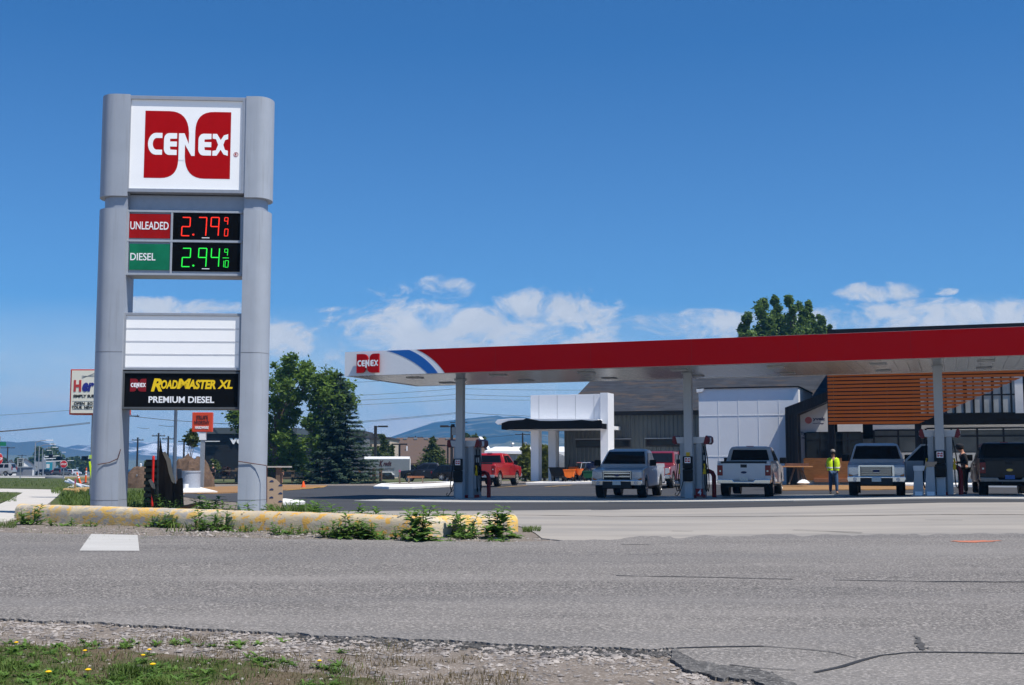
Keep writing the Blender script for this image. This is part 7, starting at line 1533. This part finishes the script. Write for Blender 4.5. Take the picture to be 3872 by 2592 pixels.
b = G(1194, 1828); r = thing('water_jug', b, 'blue plastic jug by the worker in the yellow shirt', 'jug'); MB().box((-.3, -.2, 0), (.25, .2, .75)).build('body', mat('jug_blue', (.02, .05, .28), .4), r, bevel=.06); MB().lathe([(.06, .74), (.06, .84)], 8).build('cap', M_stripew, r)
b = G(1249, 1829); r = thing('shovel', b, 'shovel standing upright behind the worker in the yellow shirt', 'shovel'); MB().tube([(0, 0, 0), (-.18, 0, 1.15)], .025, 6).build('handle', M_wood, r); MB().prism([(-.1, 0), (.1, 0), (.09, .28), (-.09, .28)], -.01, .01, 'y').build('blade', M_galv, r)
b = G(1511, 1836); r = thing('survey_stake', b + Vector((0, 0, .16)), 'wooden stake on the white kerbed island in front of the black pickup', 'stake'); MB().box((-.06, -.04, -.1), (.06, .04, .95)).build('shaft', M_wood, r); MB().box((-.065, -.045, .8), (.065, .045, .955)).build('painted_top', mat('stake_pink', (.45, .08, .16), .7), r)
b = G(1572, 1833); r = thing('sawhorse', b + Vector((0, 0, .16)), 'low wooden sawhorse on the white kerbed island', 'sawhorse'); MB().box((-.65, -.06, .35), (.65, .06, .5)).build('beam', mat('reddish_wood', (.34, .14, .07), .8), r)
for x in (-.5, .5):
    for y in (-1, 1): MB().bar((x, 0, .4), (x * 1.1, y * .2, -.05), .08).build('leg', M_wood, r)
# goods on the store pavement
def SP(px, py): p = G(px, py, .16); return p
def cart(px, py, w, h, m, label, handle=True):
    b = SP(px, py); r = thing('garden_cart', b, label, 'garden cart', 'garden carts at the store entry', R(-12)); s = b.y / F; w *= s; h *= s
    MB().prism([(-w * .34, h * .30), (w * .34, h * .30), (w * .5, h), (-w * .5, h)], -.38, .38, 'y').build('tray', m, r, bevel=.03); MB().box((-w * .52, -.40, h - .03), (w * .52, .40, h + .03)).build('rim', m, r, bevel=.01)
    for x in (-.30, .30):
        for y in (-.36, .36): wheel_mesh(h * .20, .09).build('wheel', M_tyre, r, loc=(x * w, y, h * .20)).rotation_euler = (0, 0, R(20))
    MB().box((-w * .36, -.3, h * .2), (w * .36, .3, h * .28)).build('axle_frame', M_black, r)
    if handle: MB().tube([(w * .38, 0, h * .3), (w * .55, 0, h * .9), (w * .66, 0, h * 1.6)], .022, 6).build('handle', M_black, r)
M_cartor = mat('cart_orange', (.80, .16, .015), .45, var=.06)
cart(2112, 1820, 66, 50, M_black, 'black garden cart, leftmost of the goods at the store entry'); cart(2155, 1820, 44, 42, M_cartor, 'orange garden cart in front of the black one', False); cart(2170, 1814, 40, 46, M_cartor, 'second orange cart, behind the nearer orange cart', False); cart(2226, 1820, 42, 36, mat('cart_green', (.015, .09, .04), .5), 'dark green garden wagon beside the white pickup', False)
for i, (px, py, lb) in enumerate(((2190, 1819, 'walk behind spreader with an orange hopper between the carts'), (2206, 1818, 'dark walk behind spreader left of the green wagon'))):
    b = SP(px, py); r = thing('spreader', b, lb, 'spreader', 'walk behind spreaders'); MB().lathe([(.08, .35), (.28, .72), (.29, .76)], 12).build('hopper', M_cartor if i == 0 else M_black, r, smooth=True); MB().tube([(0, 0, .3), (.12, .2, .8), (.2, .35, 1.15)], .02, 6).build('handle', M_galv, r); MB().tube([(-.12, .35, 1.15), (.5, .35, 1.15)], .02, 6).build('grip', M_chrome, r)
    for x in (-.26, .26): wheel_mesh(.18, .08).build('wheel', M_tyre, r, loc=(x, 0, .18))
b = SP(2198, 1816); b.y += 1.2; r = thing('bicycle', b, 'small bicycle with high handlebars behind the spreaders', 'bicycle', None, R(60)); M_bk = M_trim
for y in (-.5, .5):
    w_ = MB(); 
    for k in range(18): a, c = R(k * 20), R(k * 20 + 20); w_.bar((0, y + .33 * math.cos(a), .33 + .33 * math.sin(a)), (0, y + .33 * math.cos(c), .33 + .33 * math.sin(c)), .035)
    w_.build('wheel', M_tyre, r)
f_ = MB(); f_.tube([(0, -.5, .33), (0, -.35, .95), (0, -.33, 1.05)], .02, 6); f_.tube([(0, -.37, .85), (0, .12, .45), (0, .5, .33)], .02, 6); f_.tube([(0, -.36, .88), (0, .22, .80), (0, .12, .45)], .02, 6); f_.tube([(0, .22, .8), (0, .5, .33)], .02, 6); f_.build('frame', M_bk, r); MB().tube([(-.3, -.2, 1.25), (-.1, -.34, 1.1), (.1, -.34, 1.1), (.3, -.2, 1.25)], .016, 6).build('handlebar', M_chrome, r); MB().prism([(-.06, .1), (.06, .1), (.09, .34), (-.09, .34)], .86, .92, 'z').build('saddle', M_black, r)
b = SP(2238, 1815); b.y += .8; r = thing('grill', b, 'round dark blue kettle grill beside the green wagon', 'grill'); MB().lathe([(.05, .62), (.3, .75), (.36, .95), (.3, 1.14), (.05, 1.22)], 14).build('kettle', M_navyb, r, smooth=True)
for k in range(3): a = k * 2.1; MB().bar((.2 * math.cos(a), .2 * math.sin(a), .75), (.34 * math.cos(a), .34 * math.sin(a), 0), .03).build('leg', M_galv, r)
b = GY(2126, 104); r = thing('satellite_dish', b, 'pale dish shaped panel on a thin post, right of the second store pillar', 'dish'); MB().tube([(0, 0, 0), (0, 0, 2.1)], .035, 6).build('post', M_galv, r); MB().lathe([(.02, 0), (.55, .05), (.62, .13)], 16, Matrix.Translation((0, -.05, 1.55)) @ Matrix.Rotation(R(-90), 4, 'X')).build('dish_plate', M_galv, r, smooth=True)
# saw table in front of the entrance frame
b = SP(3018, 1832); r = thing('saw_table', b, 'plywood table on crossed wooden legs in front of the dark entrance frame', 'work table', None, R(-8)); s = b.y / F; hh = 68 * s; MB().box((-60 * s, -.5, hh - .06), (52 * s, .5, hh)).build('top', mat('ply_top', (.48, .24, .10), .7), r, bevel=.01); MB().box((-48 * s, -.1, hh + .002), (40 * s, .1, hh + .14)).build('tool_rail', M_rust, r, bevel=.01)
for x0, x1 in ((-.16, -.50), (-.02, .02), (.14, .48)): MB().bar((x0, 0, hh - .07), (x1, -.3, 0), .07).build('leg', M_wood, r); 
MB().bar((.1, .25, hh - .07), (.4, .35, 0), .07).build('leg', M_wood, r)
b = SP(3038, 1833); o = MB().lathe([(.1, 0), (.25, .08), (.16, .2), (.05, .26)], 9, Matrix.Diagonal((1.4, .8, 1, 1))).build('plastic_bag', M_stripew, smooth=True); o.location = b; tag(o, 'crumpled white plastic bag under the plywood saw table', 'bag')
b = SP(3155, 1824); o = MB().box((-1.1, -.5, 0), (2.6, .5, .22)).build('timber_stack', mat('reddish_wood', (.34, .14, .07), .8), bevel=.01); o.location = b; o.rotation_euler = (0, 0, R(-18)); tag(o, 'low reddish timber step behind the worker in the yellow vest', 'timber step')
# rental pedestal left of the right column
w = CAN.w(colx[2], 3.4, 0); zb = gz(w.x, w.y)
for i, (dx, hh, lb) in enumerate(((-.74, .86, 'short grey service pedestal with a slanted white cap, left of the right pump'), (-.34, 1.0, 'grey and brown service pedestal close beside the right pump'))):
    r = thing('service_pedestal', CAN.w(colx[2] + dx, 3.25, zb + .04), lb, 'pedestal', 'service pedestals by the right pump', CAN.yaw); MB().prism([(-.20, 0), (.16, 0), (.14, hh), (-.13, hh)], -.12, .12, 'y').build('body', M_pump, r, bevel=.015); MB().prism([(-.16, hh), (.18, hh), (.24, hh + .18), (-.16, hh + .18)], -.14, .14, 'y').build('cap', M_pumpwhite if i == 0 else M_card, r, bevel=.01); MB().box((-.13, -.15, .0), (.12, -.121, .14)).build('foot_plate', M_letter, r)
# speaker box on the left column
w = CAN.w(colx[0] - .26, 3.4, 0); r = thing('speaker_box', (w.x, w.y, 2.6), 'small grey siren box hanging on the left canopy column', 'siren'); MB().box((-.09, -.09, 0), (.09, .09, .32)).build('case', M_galv, r, bevel=.02); MB().lathe([(.06, .34), (.09, .36), (.07, .5)], 10, Matrix.Translation((-.06, 0, -.06))).build('red_horn', M_darkpole, r)
